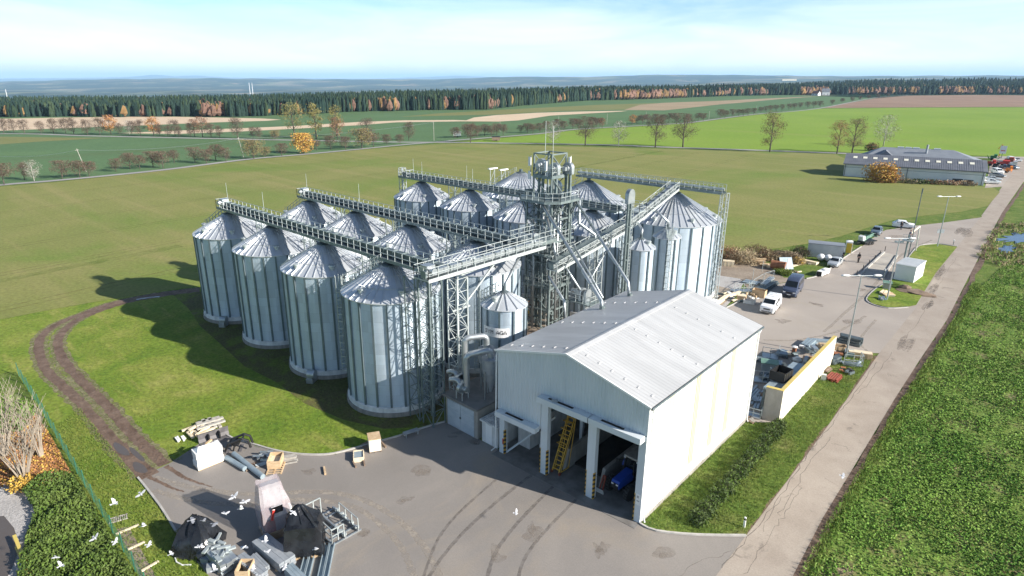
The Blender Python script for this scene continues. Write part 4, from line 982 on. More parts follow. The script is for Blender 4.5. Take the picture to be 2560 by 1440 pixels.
# yellow rolling ladder
t = thing('rolling_ladder','yellow wheeled ladder with cage top standing in the middle portal','ladder',(21.4,.4,.035))
b = MB()
for x in (21.05,21.75): b.bar((x,.3,.25),(x,2.9,6.3),.09); b.bar((x+.0,.55,.2),(x,3.1,6.1),.05)
b.build('rails','yellow',t)
b = MB()
for k in range(17): z = .5+k*.35; y = .3+2.6*(z-.25)/6.05; b.bar((21.05,y,z),(21.75,y,z),.06,.08)
b.build('rungs','yellow',t)
for k in range(6): b = MB(); z = 2.6+k*.6; y = .3+2.6*(z-.25)/6.05; q = [(21.05,y,z),(21.02,y-.5,z+.15),(21.78,y-.5,z+.15),(21.75,y,z)]; [b.bar(q[i],q[i+1],.045) for i in range(3)]; b.build('safety_hoop','yellow',t)
b = MB(); b.box(20.9,2.7,6.2,22.0,4.0,6.26)
for p, q in (((20.9,2.7),(20.9,4.)),((20.9,4.),(22.,4.)),((22.,4.),(22.,2.7))): rail(b,(*p,6.26),(*q,6.26),1.,.65)
b.build('top_cage','steel_white',t)
for x in (21.0,21.8):
    b = MB(); b.tube((x-.05,.35,.20),(x+.05,.35,.20),.165,12); b.build('wheel','red_old',t)
b = MB(); b.bar((21,.3,.3),(21,1.6,.25),.08); b.bar((21.8,.3,.3),(21.8,1.6,.25),.08); b.bar((21,1.6,.25),(21.8,1.6,.25),.08); b.bar((21,1.6,.2),(21,2.4,5.),.05); b.bar((21.8,1.6,.2),(21.8,2.4,5.),.05); b.build('base_frame','yellow',t)
# tractor, nose to the door
def wheel(b_root, x, y, r, w, nm='wheel', tm='rubber', rm='white_dirty', lug=True):
    b = MB(); b.lathe([(r*.55,-w/2),(r*.93,-w/2),(r,-w*.36),(r,w*.36),(r*.93,w/2),(r*.55,w/2)],24)
    if lug:
        for k in range(18):
            a = 2*pi*k/18
            for s in (-1,1): b.obox((cos(a+s*.08)*r*1.0,sin(a+s*.08)*r*1.0,s*w*.23),(.07,.10,w*.44),a+s*.5)
    v = b.v; b.v = [(p[2]+x, p[0]+y, p[1]+r+.036) for p in v]
    o = b.build(nm, tm, b_root, 40)
    b = MB(); b.lathe([(r*.08,-w*.42),(r*.5,-w*.38),(r*.57,-w*.5),(r*.57,w*.5),(r*.5,w*.38),(r*.08,w*.42)],18)
    b.v = [(p[2]+x, p[0]+y, p[1]+r+.036) for p in b.v]; q = b.build('rim', rm, b_root, 40); q.parent = o; return o
TR = thing('tractor','blue tractor with dark cab parked nose out in the right portal','tractor',(0,0,0))
b = MB(); b.xprism([(-2.4,.95),(-2.5,1.35),(-2.35,1.62),(-.7,1.85),(-.5,1.85),(-.5,.95)],-.36,.36); b.build('bonnet','blue',TR)
b = MB(); b.box(-.3,-2.52,.98,.3,-2.47,1.45); b.mi = 1
for s in (-1,1): b.box(s*.22-.1,-2.535,1.30,s*.22+.1,-2.515,1.42)
b.build('grille',['black','lamp_glass'],TR)
b = MB(); b.box(-.28,-2.3,.62,.28,1.6,1.0); b.box(-.75,.2,.7,.75,1.5,1.05); b.bar((-.8,-1.75,.72),(.8,-1.75,.72),.2); b.build('chassis','black',TR)
b = MB(); b.add([(-.72,-.45,1.05),(.72,-.45,1.05),(.76,1.25,1.05),(-.76,1.25,1.05),(-.62,-.25,2.72),(.62,-.25,2.72),(.64,1.15,2.72),(-.64,1.15,2.72)],[(0,1,5,4),(1,2,6,5),(2,3,7,6),(3,0,4,7)]); b.build('cab_glass','glass',TR)
b = MB()
for p, q in (((-.73,-.46,1.05),(-.63,-.26,2.72)),((.73,-.46,1.05),(.63,-.26,2.72)),((.77,1.26,1.05),(.65,1.16,2.72)),((-.77,1.26,1.05),(-.65,1.16,2.72))): b.bar(p,q,.08)
b.build('cab_frame','black',TR)
b = MB(); b.prism([(-.7,-.42),(.7,-.42),(.76,-.1),(.76,1.15),(.66,1.32),(-.66,1.32),(-.76,1.15),(-.76,-.1)],2.72,2.88); b.build('cab_roof','wood_grey',TR)
for s in (-1,1):
    b = MB(); b.xprism([(.0,1.45),(.15,1.85),(.75,1.98),(1.35,1.8),(1.55,1.4),(1.45,1.4),(1.28,1.7),(.75,1.87),(.22,1.75),(.1,1.45)],min(s*.62,s*1.15),max(s*.62,s*1.15)); b.build('fender','blue',TR)
    wheel(TR, s*.95, .75, .88, .52); wheel(TR, s*.92, -1.75, .62, .42)
    b = MB(); b.bar((s*.65,-.4,2.3),(s*1.15,-.65,2.25),.03); b.obox((s*1.15,-.66,2.15),(.22,.06,.34)); b.build('mirror','black',TR)
    b = MB(); b.obox((s*.6,-.44,2.66),(.16,.08,.12)); b.build('headlight','lamp_glass',TR)
b = MB(); b.tube((.42,-.65,1.5),(.42,-.65,2.6),.05,8); b.build('exhaust','black',TR)
put(TR,(26.95,3.5,0),-.06)
b = MB(); b.box(27.9,7.6,.036,29.3,11,3.1)
for k in range(6): b.box(27.84,7.65+k*.6,.1,27.9,7.8+k*.6,2.95)
one(b,'metal_bin','teal','tall teal metal bin behind the blue tractor','bin')
b = MB(); b.box(27.1,1.0,.3,28.1-.6,1.5,.75); 
t = thing('bucket_attachment','small loader frame with white plate left of the tractor nose','loader frame',(25.6,.9,.036))
b = MB(); b.bar((25.5,.8,.1),(25.6,1.2,1.5),.1); b.bar((25.8,.8,.1),(25.8,1.2,1.5),.1); b.bar((25.6,1.2,1.5),(25.8,1.2,1.5),.1); b.build('arms','red_old',t)
b = MB(); b.obox((25.6,.65,.32),(.8,.08,.42),0,.3); b.build('plate','white_dirty',t)
b = MB(); b.lathe([(.14,.036),(.19,.42)],14,(17.9,2.6),False); b.lathe([(.14,.04),(.14,.05)],14,(17.9,2.6)); one(b,'bucket','white','white bucket on the floor inside the left portal','bucket')
t = thing('fire_extinguisher','red fire extinguisher fixed beside the left portal column','fire extinguisher',(16.05,Y0-.12,1.0))
b = MB(); b.lathe([(.085,1.0),(.09,1.5),(.03,1.6)],12,(16.05,Y0-.13)); b.build('bottle','red',t,True)
b = MB(); b.obox((16.05,Y0-.13,1.64),(.10,.05,.06)); b.build('valve','black',t)
# ---------------------------------------------------------------- garage block with dust cyclones on its roof, and the white shed beside it
t = thing('garage','low concrete garage with grey double doors and flat roof under the cyclones','garage',(10.7,-.5,0))
b = MB(); b.box(8.45,-.45,0,12.75,4.2,3.05); b.build('wall','concrete',t)
b = MB(); b.box(8.2,-.7,3.05,12.9,4.5,3.24); b.build('roof','roof_felt',t)
for x0, x1 in ((8.72,10.5),(10.54,12.32)):
    b = MB(); b.box(x0,-.50,.06,x1,-.455,2.8)
    for z in (.95,1.9): b.box(x0,-.512,z,x1,-.501,z+.04)
    d = b.build('door','door_grey',t)
    b = MB(); b.box(10.44 if x0 < 10 else 10.56,-.56,1.3,10.48 if x0 < 10 else 10.60,-.512,1.5); h = b.build('handle','black',t); h.parent = d
def cyclone(label, x, y, z):
    t = thing('dust_cyclone', label, 'cyclone', (x,y,z))
    b = MB(); b.lathe([(.16,z+.55),(.18,z+.8),(.72,z+2.6),(.72,z+2.64),(.80,z+2.66),(.80,z+3.9),(.84,z+3.92),(.84,z+4.05),(.36,z+4.08)],24,(x,y)); b.box(x-.95,y-.3,z+3.1,x-.5,y+.3,z+3.8); b.build('body','grey_steel',t,40)
    b = MB(); b.lathe([(.32,z+4.0),(.32,z+4.5)],16,(x,y)); b.build('outlet','galv',t,40)
    for k in range(3):
        a = .6+k*2.1; b = MB(); b.bar((x+cos(a)*.85,y+sin(a)*.85,z),(x+cos(a)*.85,y+sin(a)*.85,z+2.9),.09); b.build('leg','galv',t)
    return t
cyclone('grey dust cyclone on garage roof next to the hall corner',12.0,2.1,3.24)
cyclone('grey dust cyclone on garage roof behind the front one',10.2,3.4,3.24)
def duct(label, pts, r, m='galv'):
    b = MB(); p = [pts[0]]
    for i in range(1, len(pts)-1):
        a, c, d = Vector(pts[i-1]), Vector(pts[i]), Vector(pts[i+1]); k = r*1.8
        u, v = (a-c).normalized()*k, (d-c).normalized()*k
        for s in range(5): tt = s/4; p.append(tuple((c+u)*(1-tt)**2+c*2*tt*(1-tt)+(c+v)*tt*tt))
    p.append(pts[-1]); b.pipe(p, r, 14); return one(b,'air_duct',m,label,'duct',None,30)
duct('shiny duct looping over the rear cyclone from its fan',[(9.1,1.5,4.1),(9.1,1.5,8.6),(10.2,3.4,8.6),(10.2,3.4,7.7)],.30)
duct('shiny duct bending over to the cyclone by the hall corner',[(10.6,.3,3.9),(10.6,.3,7.7),(12.,2.1,8.1),(12.,2.1,7.7)],.30)
for k, (x, y, lab) in enumerate(((8.9,.9,'fan blower with open duct mouth at outer edge of garage roof'),(10.3,-.05,'fan blower at the front edge of the garage roof, near the doors'))):
    t = thing('fan_blower', lab, 'fan', (x,y,3.24))
    b = MB(); b.tube((x-.18,y,4.35),(x+.18,y,4.35),.55,18); b.box(x-.18,y,4.3,x+.18,y+.62,4.9); b.build('housing','galv',t,40)
    b = MB(); b.pipe([(x-.1,y,4.5),(x-.5,y,4.95),(x-.9,y-.1,5.0),(x-1.35,y-.2,4.8)],.25,12); b.build('outlet_pipe','galv',t,40)
    for i, j in ((-.4,-.35),(.4,-.35),(.4,.45),(-.4,.45)):
        bb = MB(); bb.bar((x+i,y+j,3.24),(x+i,y+j,4.1),.07); bb.build('leg','steel_white',t)
    b = MB(); b.bar((x-.4,y-.35,4.05),(x+.4,y-.35,4.05),.06); b.bar((x-.4,y+.45,4.05),(x+.4,y+.45,4.05),.06); b.bar((x-.4,y-.35,4.05),(x-.4,y+.45,4.05),.06); b.bar((x+.4,y-.35,4.05),(x+.4,y+.45,4.05),.06); b.tube((x+.2,y,4.35),(x+.65,y,4.35),.2,10); b.build('frame_and_motor','galv',t)
t = thing('shed','small white shed with ribbed roof squeezed between garage and hall','shed',(14.2,-.1,0))
b = MB(); b.box(13.25,-.35,.05,15.2,3.5,2.25); b.build('body','white_dirty',t)
b = MB()
for k in range(9): b.box(13.1+k*.24,-.5,2.25,13.1+k*.24+.14,3.6,2.36)
b.box(13.08,-.52,2.2,15.3,3.62,2.26); b.build('roof','white_dirty',t)
b = MB(); b.box(13.75,-.385,.1,14.55,-.352,2.05); b.build('door','white',t)
# white shed behind the hall
x, y = G(1772,768,3.)
t = thing('shed','white ribbed shed half hidden behind the rear corner of the hall','shed',(x-2.5,y+1.5,0))
b = MB(); b.box(x-6,y,0,x,y+3.2,3.0); b.build('body','panel_side',t)
b = MB()
for k in range(16): b.box(x-6.2+k*.4,y-.15,3.0,x-6.2+k*.4+.22,y+3.4,3.14)
b.build('roof','white',t)
b = MB(); p = G(1323,790); b.box(p[0]-.8,p[1],0.03,p[0]+.6,p[1]+1.2,1.0); b.mi = 1; b.box(p[0]-.8,p[1]-.02,1.0,p[0]+.6,p[1]+1.2,1.9); one(b,'metal_box',['leaf_gold','rust'],'rust and yellow metal box at the foot of the tower behind the lettered silo','box')
# ---------------------------------------------------------------- goods lying in the front yard
def ang(a, b): p, q = G(*a), G(*b); return atan2(q[1]-p[1], q[0]-p[0])
def planks(b, c, n, L, w, h, rz, spread=.5, zz=.02, jit=.25, rnd=R):
    for i in range(n):
        a = rz+rnd.uniform(-jit,jit); s = (i-(n-1)/2)*spread
        b.obox((c[0]-sin(rz)*s+rnd.uniform(-.1,.1), c[1]+cos(rz)*s+rnd.uniform(-.1,.1), zz+h/2+rnd.choice((0,0,h))), (L*rnd.uniform(.7,1.), w, h), a)
    return b
def pile(name, m, label, cat, px, py, n, L, w, h, a, spread, jit=.25, layers=1, group=None, mats2=None):
    c = G(px,py); b = MB()
    for k in range(layers): planks(b, c, n, L, w, h, a+(pi/2 if k % 2 else 0), spread, .02+k*h, jit)
    return one(b, name, m, label, cat, group)
AL = ang((640,1145),(700,1215))      # general lie of the pipes
def pallet(b, c, rz, z=0., L=1.2, W=.8):
    k0 = len(b.v)
    for y in (-W/2+.05,0,W/2-.05): b.box(-L/2,y-.05,0,L/2,y+.05,.1)
    for i in range(6): x = -L/2+i*(L-.12)/5; b.box(x,-W/2,.1,x+.12,W/2,.125)
    b.turn((c[0],c[1],z),rz,k0); return b
# white wrapped stack
c = G(523,1158); a = ang((497,1150),(552,1128))
t = thing('wrapped_stack','large stack wrapped in white film with sloping top at the lawn corner','wrapped goods',(c[0],c[1],0))
b = MB(); k0 = 0
for z0, z1, g in ((.1,.62,0),(.6,1.15,.05),(1.13,1.62,.02)): b.prism([(-1.15+g,-.6+g),(1.1-g,-.65+g),(1.2-g,.55-g),(-1.1+g,.62-g)],z0,z1)
b.turn((c[0],c[1],0),a); b.build('bales','plastic_white',t)
b = MB(); b.add([(-1.0,-.5,1.62),(.9,-.5,1.62),(.9,.5,1.62),(-1.0,.5,1.62),(-.7,-.1,2.0),(.7,-.1,1.85)],[(0,1,5,4),(1,2,5),(2,3,4,5),(3,0,4)]); b.turn((c[0],c[1],0),a); b.build('wrapped_top','plastic_white',t)
b = MB(); pallet(b,(0,0),0,0,2.3,1.2); b.turn((c[0],c[1],0),a); b.build('pallet','wood',t)
b = MB(); b.obox((.3,.2,1.93),(.7,.2,.12),.5); b.turn((c[0],c[1],0),a); one(b,'wood_block','wood','brown wood piece lying on top of the white wrapped stack','wood')
# shovel and black linkage
c = G(540,1103); a = ang((518,1105),(563,1090))
t = thing('loader_bucket','wide dark grey loader shovel lying at the edge of the lawn','loader bucket',(c[0],c[1],0))
b = MB(); b.xprism([(-.5,.05),(-.45,0),(.5,.0),(.62,.35),(.55,.9),(.5,.9),(.56,.36),(.46,.06)],-1.35,1.35); b.turn((c[0],c[1],0),a); b.build('shell','shovel',t)
for x in (-.5,.45):
    b = MB(); b.box(x-.06,.1,.1,x+.06,.5,.75); b.turn((c[0],c[1],0),a); b.build('bracket','black',t)
c = G(592,1122)
t = thing('loader_linkage','black folded loader arms with hoses standing on the yard edge','loader arms',(c[0],c[1],0))
b = MB()
for s in (-.4,.4): b.pipe([(-.9,s,.1),(-.5,s,.8),(.1,s,1.0),(.7,s,1.25),(1.2,s,1.0),(1.35,s,.3)],.11,6); b.bar((-.2,s,.05),(.1,s,1.),.12)
b.turn((c[0],c[1],0),.9); b.build('arms','black',t)
b = MB(); b.tube((-.5,-.45,.8),(-.5,.45,.8),.09,8); b.tube((.7,-.45,1.2),(.7,.45,1.2),.09,8); b.obox((.0,0,.75),(.7,.6,.35)); b.turn((c[0],c[1],0),.9); b.build('cross_tube','black',t)
b = MB(); b.box(-.8,-.7,0,-.5,.7,.1); b.box(.3,-.6,0,.55,.6,.1); b.turn((c[0],c[1],0),.9); b.build('feet','shovel',t)
# red implement
c = G(460,1150)
t = thing('red_implement','rusty red drawbar implement lying beside the white wrapped stack','farm implement',(c[0],c[1],0))
b = MB(); b.obox((-.9,.1,.35),(1.2,.5,.12),.1,.3); b.build('plate','red_old',t).location = (0,0,0)
b = MB(); k0 = 0
for p, q in (((-.4,0,.3),(.9,.2,.5)),((.2,-.5,.2),(.5,.6,.7)),((.5,.1,.1),(.7,.1,.9)),((.9,.2,.5),(1.2,-.4,.1)),((0,.4,.1),(.3,-.2,.6))): b.bar(p,q,.09)
b.turn((c[0],c[1],0),.4)
b.build('frame','red_old',t)
t.children[0].data.transform(Matrix.Translation((c[0],c[1],0)))
# boards on the lawn
AB = ang((528,1048),(545,1072))
pile('board_stack','wood_grey','stack of grey weathered boards on the lawn behind the shovel','boards',524,1064,5,2.6,.3,.16,AB,.32,.03,2)
pile('board_stack','wood_pale','loose heap of pale beams crossed on the lawn','boards',496,1080,7,1.7,.24,.14,AB+.5,.3,.6,2)
pile('board_stack','sign_white','few short black and white bars lying on the lawn','bars',452,1098,4,1.0,.14,.08,AB,.22,.1)
# pipes
p, q = G(585,1140), G(658,1198)
b = MB(); b.tube((*p,.24),(*q,.24),.23,16); one(b,'steel_pipe','steel_blue','long grey steel pipe lying on the yard, the longer of two','pipe')
p, q = G(567,1150), G(613,1178)
b = MB(); b.tube((*p,.24),(*q,.24),.23,16); one(b,'steel_pipe','steel_blue','shorter grey steel pipe beside the long one, rusty end','pipe')
b = MB(); pallet(b,G(629,1168),AL+pi/2); one(b,'pallet','wood_old','old brown pallet lying flat next to the grey pipes','pallet')
c = G(690,1172)
b = MB(); pallet(b,c,AL-.6,0,1.7,1.3); one(b,'pallet','wood','pale pallet under the open wooden crate','pallet')
def crate(name, c, rz, L, W, hh, z, label, m='wood', inner='wood_old', cat='crate', fill=None):
    b = MB(); w = .05
    b.box(-L/2,-W/2,0,L/2,-W/2+w,hh); b.box(-L/2,W/2-w,0,L/2,W/2,hh); b.box(-L/2,-W/2+w,0,-L/2+w,W/2-w,hh); b.box(L/2-w,-W/2+w,0,L/2,W/2-w,hh); b.box(-L/2+w,-W/2+w,0,L/2-w,W/2-w,.05)
    for x in (-L*.3,0,L*.3): b.box(x-.05,-W/2-.025,0,x+.05,-W/2,hh); b.box(x-.05,W/2,0,x+.05,W/2+.025,hh)
    b.mi = 1
    if fill: b.box(-L/2+.06,-W/2+.06,.06,L/2-.06,W/2-.06,hh*fill)
    b.turn((c[0],c[1],z),rz); return one(b,name,[m,inner],label,cat)
crate('wooden_crate',G(690,1162),AL-.6,1.5,1.1,.7,.13,'open wooden crate on a pale pallet near the grey pipes','wood','wood_pale',fill=.5)
c = G(662,1146)
t = thing('metal_parts','heap of shiny galvanised parts and a bent sheet behind the open crate','scrap metal',(c[0],c[1],0))
b = MB()
for i in range(12): b.obox((c[0]+R.uniform(-.9,.9),c[1]+R.uniform(-.6,.6),.15+R.uniform(0,.4)),(R.uniform(.4,1.),R.uniform(.1,.3),R.uniform(.08,.2)),R.uniform(0,3),R.uniform(-.4,.4))
b.build('parts','galv',t)
d = G(672,1158); b = MB(); b.obox((d[0],d[1],.12),(2.2,.35,.05),ang((645,1162),(700,1145)),.4); b.build('sheet','steel_white',t)
pile('board_stack','wood_grey','flat grey boards lying against the kerb right of the open crate','boards',718,1150,5,1.9,.3,.05,ang((690,1150),(745,1140)),.28,.08)
c = G(897,1146); crate('wooden_crate',c,AL-.5,1.25,.9,.45,.02,'shallow wooden crate filled with blue grey fittings, sticks in front','wood_pale','steel_blue',fill=.8)
c = G(937,1122)
t = thing('carton','pale square carton with brown lid standing by the kerb','carton',(c[0],c[1],0))
b = MB(); b.obox((c[0],c[1],.72),(1.25,1.05,1.2),AL-.4); b.build('box','wall_cream',t)
b = MB(); b.obox((c[0],c[1],1.34),(1.32,1.12,.05),AL-.4); b.build('lid','wood',t)
b = MB(); pallet(b,c,AL-.4,0,1.3,1.1); b.build('pallet','wood_old',t)
c = G(918,1116); b = MB(); pallet(b,c,AL,0,1.1,.8); one(b,'pallet','wood_old','dark pallet half hidden behind the shallow crate','pallet')
for i, (px, py, dx, dy, lab) in enumerate(((812,1179,3,18,'short square timber standing alone on the open yard'),(886,1163,8,14,'left of two short wood sticks before the shallow crate'),(910,1157,4,18,'right of two short wood sticks before the shallow crate'),(958,1112,14,16,'brown plank leaning at the pale carton'))):
    p, q = G(px-dx/2,py-dy/2), G(px+dx/2,py+dy/2); b = MB(); b.bar((*p,.1),(*q,.1),.16 if i == 0 else .12,.16); one(b,'timber','wood_old' if i else 'wood',lab,'timber')
c = G(1028,1088); a = ang((1012,1090),(1043,1080))
t = thing('steel_trestle','small pale steel trestle on the yard near the garage','trestle',(c[0],c[1],0))
b = MB(); b.obox((c[0],c[1],.42),(1.5,.5,.10),a); b.build('top','grey_steel',t)
for i in (-.6,.6):
    for j in (-.2,.2):
        b = MB(); x, y = c[0]+cos(a)*i-sin(a)*j, c[1]+sin(a)*i+cos(a)*j; b.bar((x,y,0),(x,y,.4),.08); b.build('leg','steel_white',t)
# shrink wrapped machine
def wrapped(c, rz, secs, n=10, jit=.06, rnd=None):    # secs: (z, halfx, halfy, offx, offy)
    rnd = rnd or random.Random(3); b = MB(); rows = []
    for z, hx, hy, ox, oy in secs:
        row = []
        for i in range(n*4):
            s, f = divmod(i, n); f = f/n*2-1
            x, y = ((f,-1),(1,f),(-f,1),(-1,-f))[s]
            row.append((ox+x*hx+rnd.uniform(-jit,jit), oy+y*hy+rnd.uniform(-jit,jit), z+rnd.uniform(-jit,jit)*.6))
        rows.append(row)
    m = n*4; b.v = [p for r in rows for p in r]
    for k in range(len(rows)-1):
        for i in range(m): b.f.append((k*m+i,k*m+(i+1)%m,(k+1)*m+(i+1)%m,(k+1)*m+i)); b.m.append(0)
    b.f.append(tuple(range((len(rows)-1)*m,len(rows)*m))); b.m.append(0); b.f.append(tuple(range(m-1,-1,-1))); b.m.append(0)
    return b.turn((c[0],c[1],0),rz)
c = G(692,1325); a = ang((668,1345),(712,1328))
t = thing('wrapped_machine','tall machine shrink wrapped in clear pinkish film on a wooden pallet','wrapped machine',(c[0],c[1],0))
b = wrapped(c,a,[(.16,1.0,.95,0,0),(.9,1.05,1.,0,0),(1.7,1.1,1.,0,0),(2.3,1.08,.95,0,.02),(2.9,1.0,.8,-.05,.1),(3.5,.85,.62,-.1,.25),(4.2,.8,.5,-.12,.32)],8,.05); b.build('film','shrink_wrap',t,30)
b = MB(); b.box(-.8,-.75,.2,.75,.75,1.7); b.box(-.7,-.2,1.7,.6,.7,3.9); b.turn((c[0],c[1],0),a); b.build('core','grey_steel',t)
b = MB(); b.box(-.86,-.82,.5,-.2,-.76,1.6); b.box(-.87,-.7,.4,-.82,.6,1.6); b.turn((c[0],c[1],0),a); b.build('side_plate','red_old',t)
b = MB(); b.obox((0,-.98,2.5),(.8,.10,.55)); b.turn((c[0],c[1],0),a); b.build('window_panel','chrome',t)
b = MB(); b.obox((.98,-.7,1.9),(.12,.5,.8)); b.turn((c[0],c[1],0),a); b.build('side_label','white',t)
b = MB(); b.obox((-.35,-1.0,2.15),(.16,.14,.85),0,0,.25); b.turn((c[0],c[1],0),a); b.build('red_lever','red',t)
b = MB(); pallet(b,(0,0),0,0,2.1,2.0); b.box(-.95,-1.02,.12,.95,-.97,.7); b.turn((c[0],c[1],0),a); b.build('pallet','wood',t)
# black tarpaulin over a red machine
c = G(763,1372); a = ang((722,1380),(800,1370))
t = thing('tarpaulin_load','red machine under a tall creased black tarpaulin beside the clear wrapped one','covered machine',(c[0],c[1],0))
b = wrapped(c,a,[(.25,1.35,1.1,0,0),(.6,1.35,1.15,0,0),(1.2,1.3,1.1,.03,0),(1.9,1.25,1.0,.05,.05),(2.4,1.1,.95,.0,.1),(2.5,.95,.7,-.1,.2),(3.0,.6,.45,-.15,.3),(3.45,.2,.15,-.2,.35)],8,.10,random.Random(5)); b.build('tarpaulin','tarp_black',t,35)
rb_ = G(729,1356); b = MB(); b.obox((rb_[0],rb_[1],.75),(.55,.9,1.0),a+.2); b.build('red_box','red',t)
b = MB(); pallet(b,(0,0),0,0,2.7,2.1); b.turn((c[0],c[1],0),a); b.build('pallet','wood',t)
c = G(500,1368)
t = thing('tarpaulin_heap','lower heap under a wrinkled black tarpaulin at the yard edge','covered goods',(c[0],c[1],0))
b = wrapped(c,.5,[(.05,1.35,1.3,0,0),(.5,1.3,1.25,0,0),(1.0,1.2,1.1,-.05,.05),(1.5,1.0,.85,-.15,.15),(1.95,.65,.5,-.3,.3),(2.3,.25,.2,-.35,.35)],8,.13,random.Random(9)); b.build('tarpaulin','tarp_black',t,35)
b = MB(); b.pipe([(1.1,-1.4,.05),(.6,-1.75,.05),(0,-1.8,.08),(-.5,-1.6,.05)],.05,6); b.turn((c[0],c[1],0),.2); b.build('rope','white',t)
# galvanised platform frame with railings
c = G(832,1318); a = ang((872,1315),(815,1265))
t = thing('platform_frame','galvanised platform frame with bent railings lying on open yard','platform frame',(c[0],c[1],0))
b = MB(); L, W = 3.6, 2.2
for y in (-W/2,0,W/2): b.box(-L/2,y-.06,.1,L/2,y+.06,.3)
for x in (-L/2,-1.2,0,1.2,L/2-.1): b.box(x,-W/2-.25,.0,x+.12,W/2+.25,.1)
b.turn((c[0],c[1],0),a); b.build('base_frame','galv',t)
b = MB(); rail(b,(-L/2,W/2,.3),(L/2,W/2,.3),1.15,1.1,2,.07); b.turn((c[0],c[1],0),a); b.build('railing','steel_white',t)
b = MB(); rail(b,(L/2,-.1,.3),(L/2,W/2,.3),1.3,.7,1,.07); b.turn((c[0],c[1],0),a); b.build('railing','steel_white',t)
b = MB(); rail(b,(-L/2,.1,.3),(-L/2,W/2,.3),1.1,.6,2,.07); b.turn((c[0],c[1],0),a); b.build('railing','steel_white',t)
b = MB(); rail(b,(-L/2,-W/2,.3),(.8,-W/2,.3),.9,1.0,1,.06); b.turn((c[0],c[1],0),a); b.build('railing','steel_white',t)
b = MB()
for i in range(12): b.obox((R.uniform(-L/2,L/2),R.choice((-W/2,0,W/2)),.36),(.28,.2,.14),R.uniform(0,3))
b.turn((c[0],c[1],0),a); b.build('clamps','steel_white',t)
# long channel sections
for i, (p, q, lab) in enumerate((((826,1364),(806,1460),'pair of long steel channels lying side by side, right pair'),((774,1398),(758,1460),'short pair of steel channels lying left of the long pair'))):
    p, q = G(*p), G(*q); d = Vector((q[0]-p[0],q[1]-p[1],0)).normalized(); n = Vector((-d.y,d.x,0)); b = MB()
    for s in (-.22,.16):
        o = n*s; P_, Q_ = Vector((*p,0))+o, Vector((*q,0))+o
        b.bar(P_+Vector((0,0,.05)),Q_+Vector((0,0,.05)),.3,.05); b.bar(P_+n*.15+Vector((0,0,.15)),Q_+n*.15+Vector((0,0,.15)),.05,.25); b.bar(P_-n*.15+Vector((0,0,.15)),Q_-n*.15+Vector((0,0,.15)),.05,.25)
    one(b,'steel_channel','steel_blue',lab,'steel beams')
# stacks of grey profiles
def stack(px0, px1, w, h, label, m='grey_steel', top=None, z=.14, teeth=False):
    p, q = G(*px0), G(*px1); a = atan2(q[1]-p[1],q[0]-p[0]); L = hypot(q[0]-p[0],q[1]-p[1]); c = ((p[0]+q[0])/2,(p[1]+q[1])/2)
    t = thing('profile_stack',label,'steel profiles',(c[0],c[1],0)); b = MB(); n = max(2,int(h/.14)); rr = random.Random(int(px0[0]))
    for k in range(n):
        for j in range(3):
            y = -w/2+w*(j+.5)/3; b.box(-L/2+rr.uniform(0,.12),y-w/6+.008,z+k*h/n,L/2-rr.uniform(0,.12),y+w/6-.008,z+(k+.93)*h/n)
    if teeth:
        for i in range(int(L/.2)): b.box(-L/2+i*.2,-w/2-.04,z+h,-L/2+i*.2+.1,-w/2+.12,z+h+.1)
    b.turn((c[0],c[1],0),a); b.build('profiles',m,t)
    b = MB()
    for x in (-L*.35,0,L*.35): b.box(x-.08,-w/2-.05,0,x+.08,w/2+.05,z)
    b.turn((c[0],c[1],0),a); b.build('bearers','wood',t)
    if top:
        for i in range(top):
            b = MB(); b.obox((rr.uniform(-L/2.2,L/2.2),rr.uniform(-w/2,w/2),z+h+.08+.05*(i%4)),(rr.uniform(.5,.9),rr.uniform(.12,.3),.12),rr.uniform(-.9,.9)+(pi/2 if i % 3 == 0 else 0)); b.turn((c[0],c[1],0),a); b.build('loose_bracket','steel_white',t)
    return t
stack((520,1372),(578,1432),1.25,.75,'long stack of grey profiles heaped with loose light brackets','galv',14)
stack((600,1405),(660,1452),.8,.5,'grey profile stack with a toothed edge between brackets heap and crate','grey_steel',None,.14,True)
stack((634,1398),(668,1432),.5,.35,'small single grey profile stack on a brown pallet','grey_steel')
stack((652,1366),(722,1424),1.25,.7,'widest smooth stack of grey profiles in front of the machines','grey_steel')
stack((722,1432),(760,1470),.7,.55,'blue grey box beam stack at the lower picture edge','steel_blue')
b = MB(); pallet(b,G(655,1400),ang((634,1398),(668,1432)),0,1.6,1.); one(b,'pallet','wood','orange brown pallet between two grey profile stacks','pallet')
crate('wooden_crate',G(615,1440),AL-.7,1.2,.9,.9,.02,'open pale crate among the profile stacks near the lower edge','wood','wood_old')
for i, (px, py, lab) in enumerate(((517,1405,'grey carton box left of the brackets heap'),(530,1425,'second grey carton box at the lower left of the brackets heap'))):
    c = G(px,py); b = MB(); b.obox((c[0],c[1],.22),(.6,.5,.42),.6+i*.5); one(b,'carton','grey_steel',lab,'carton')
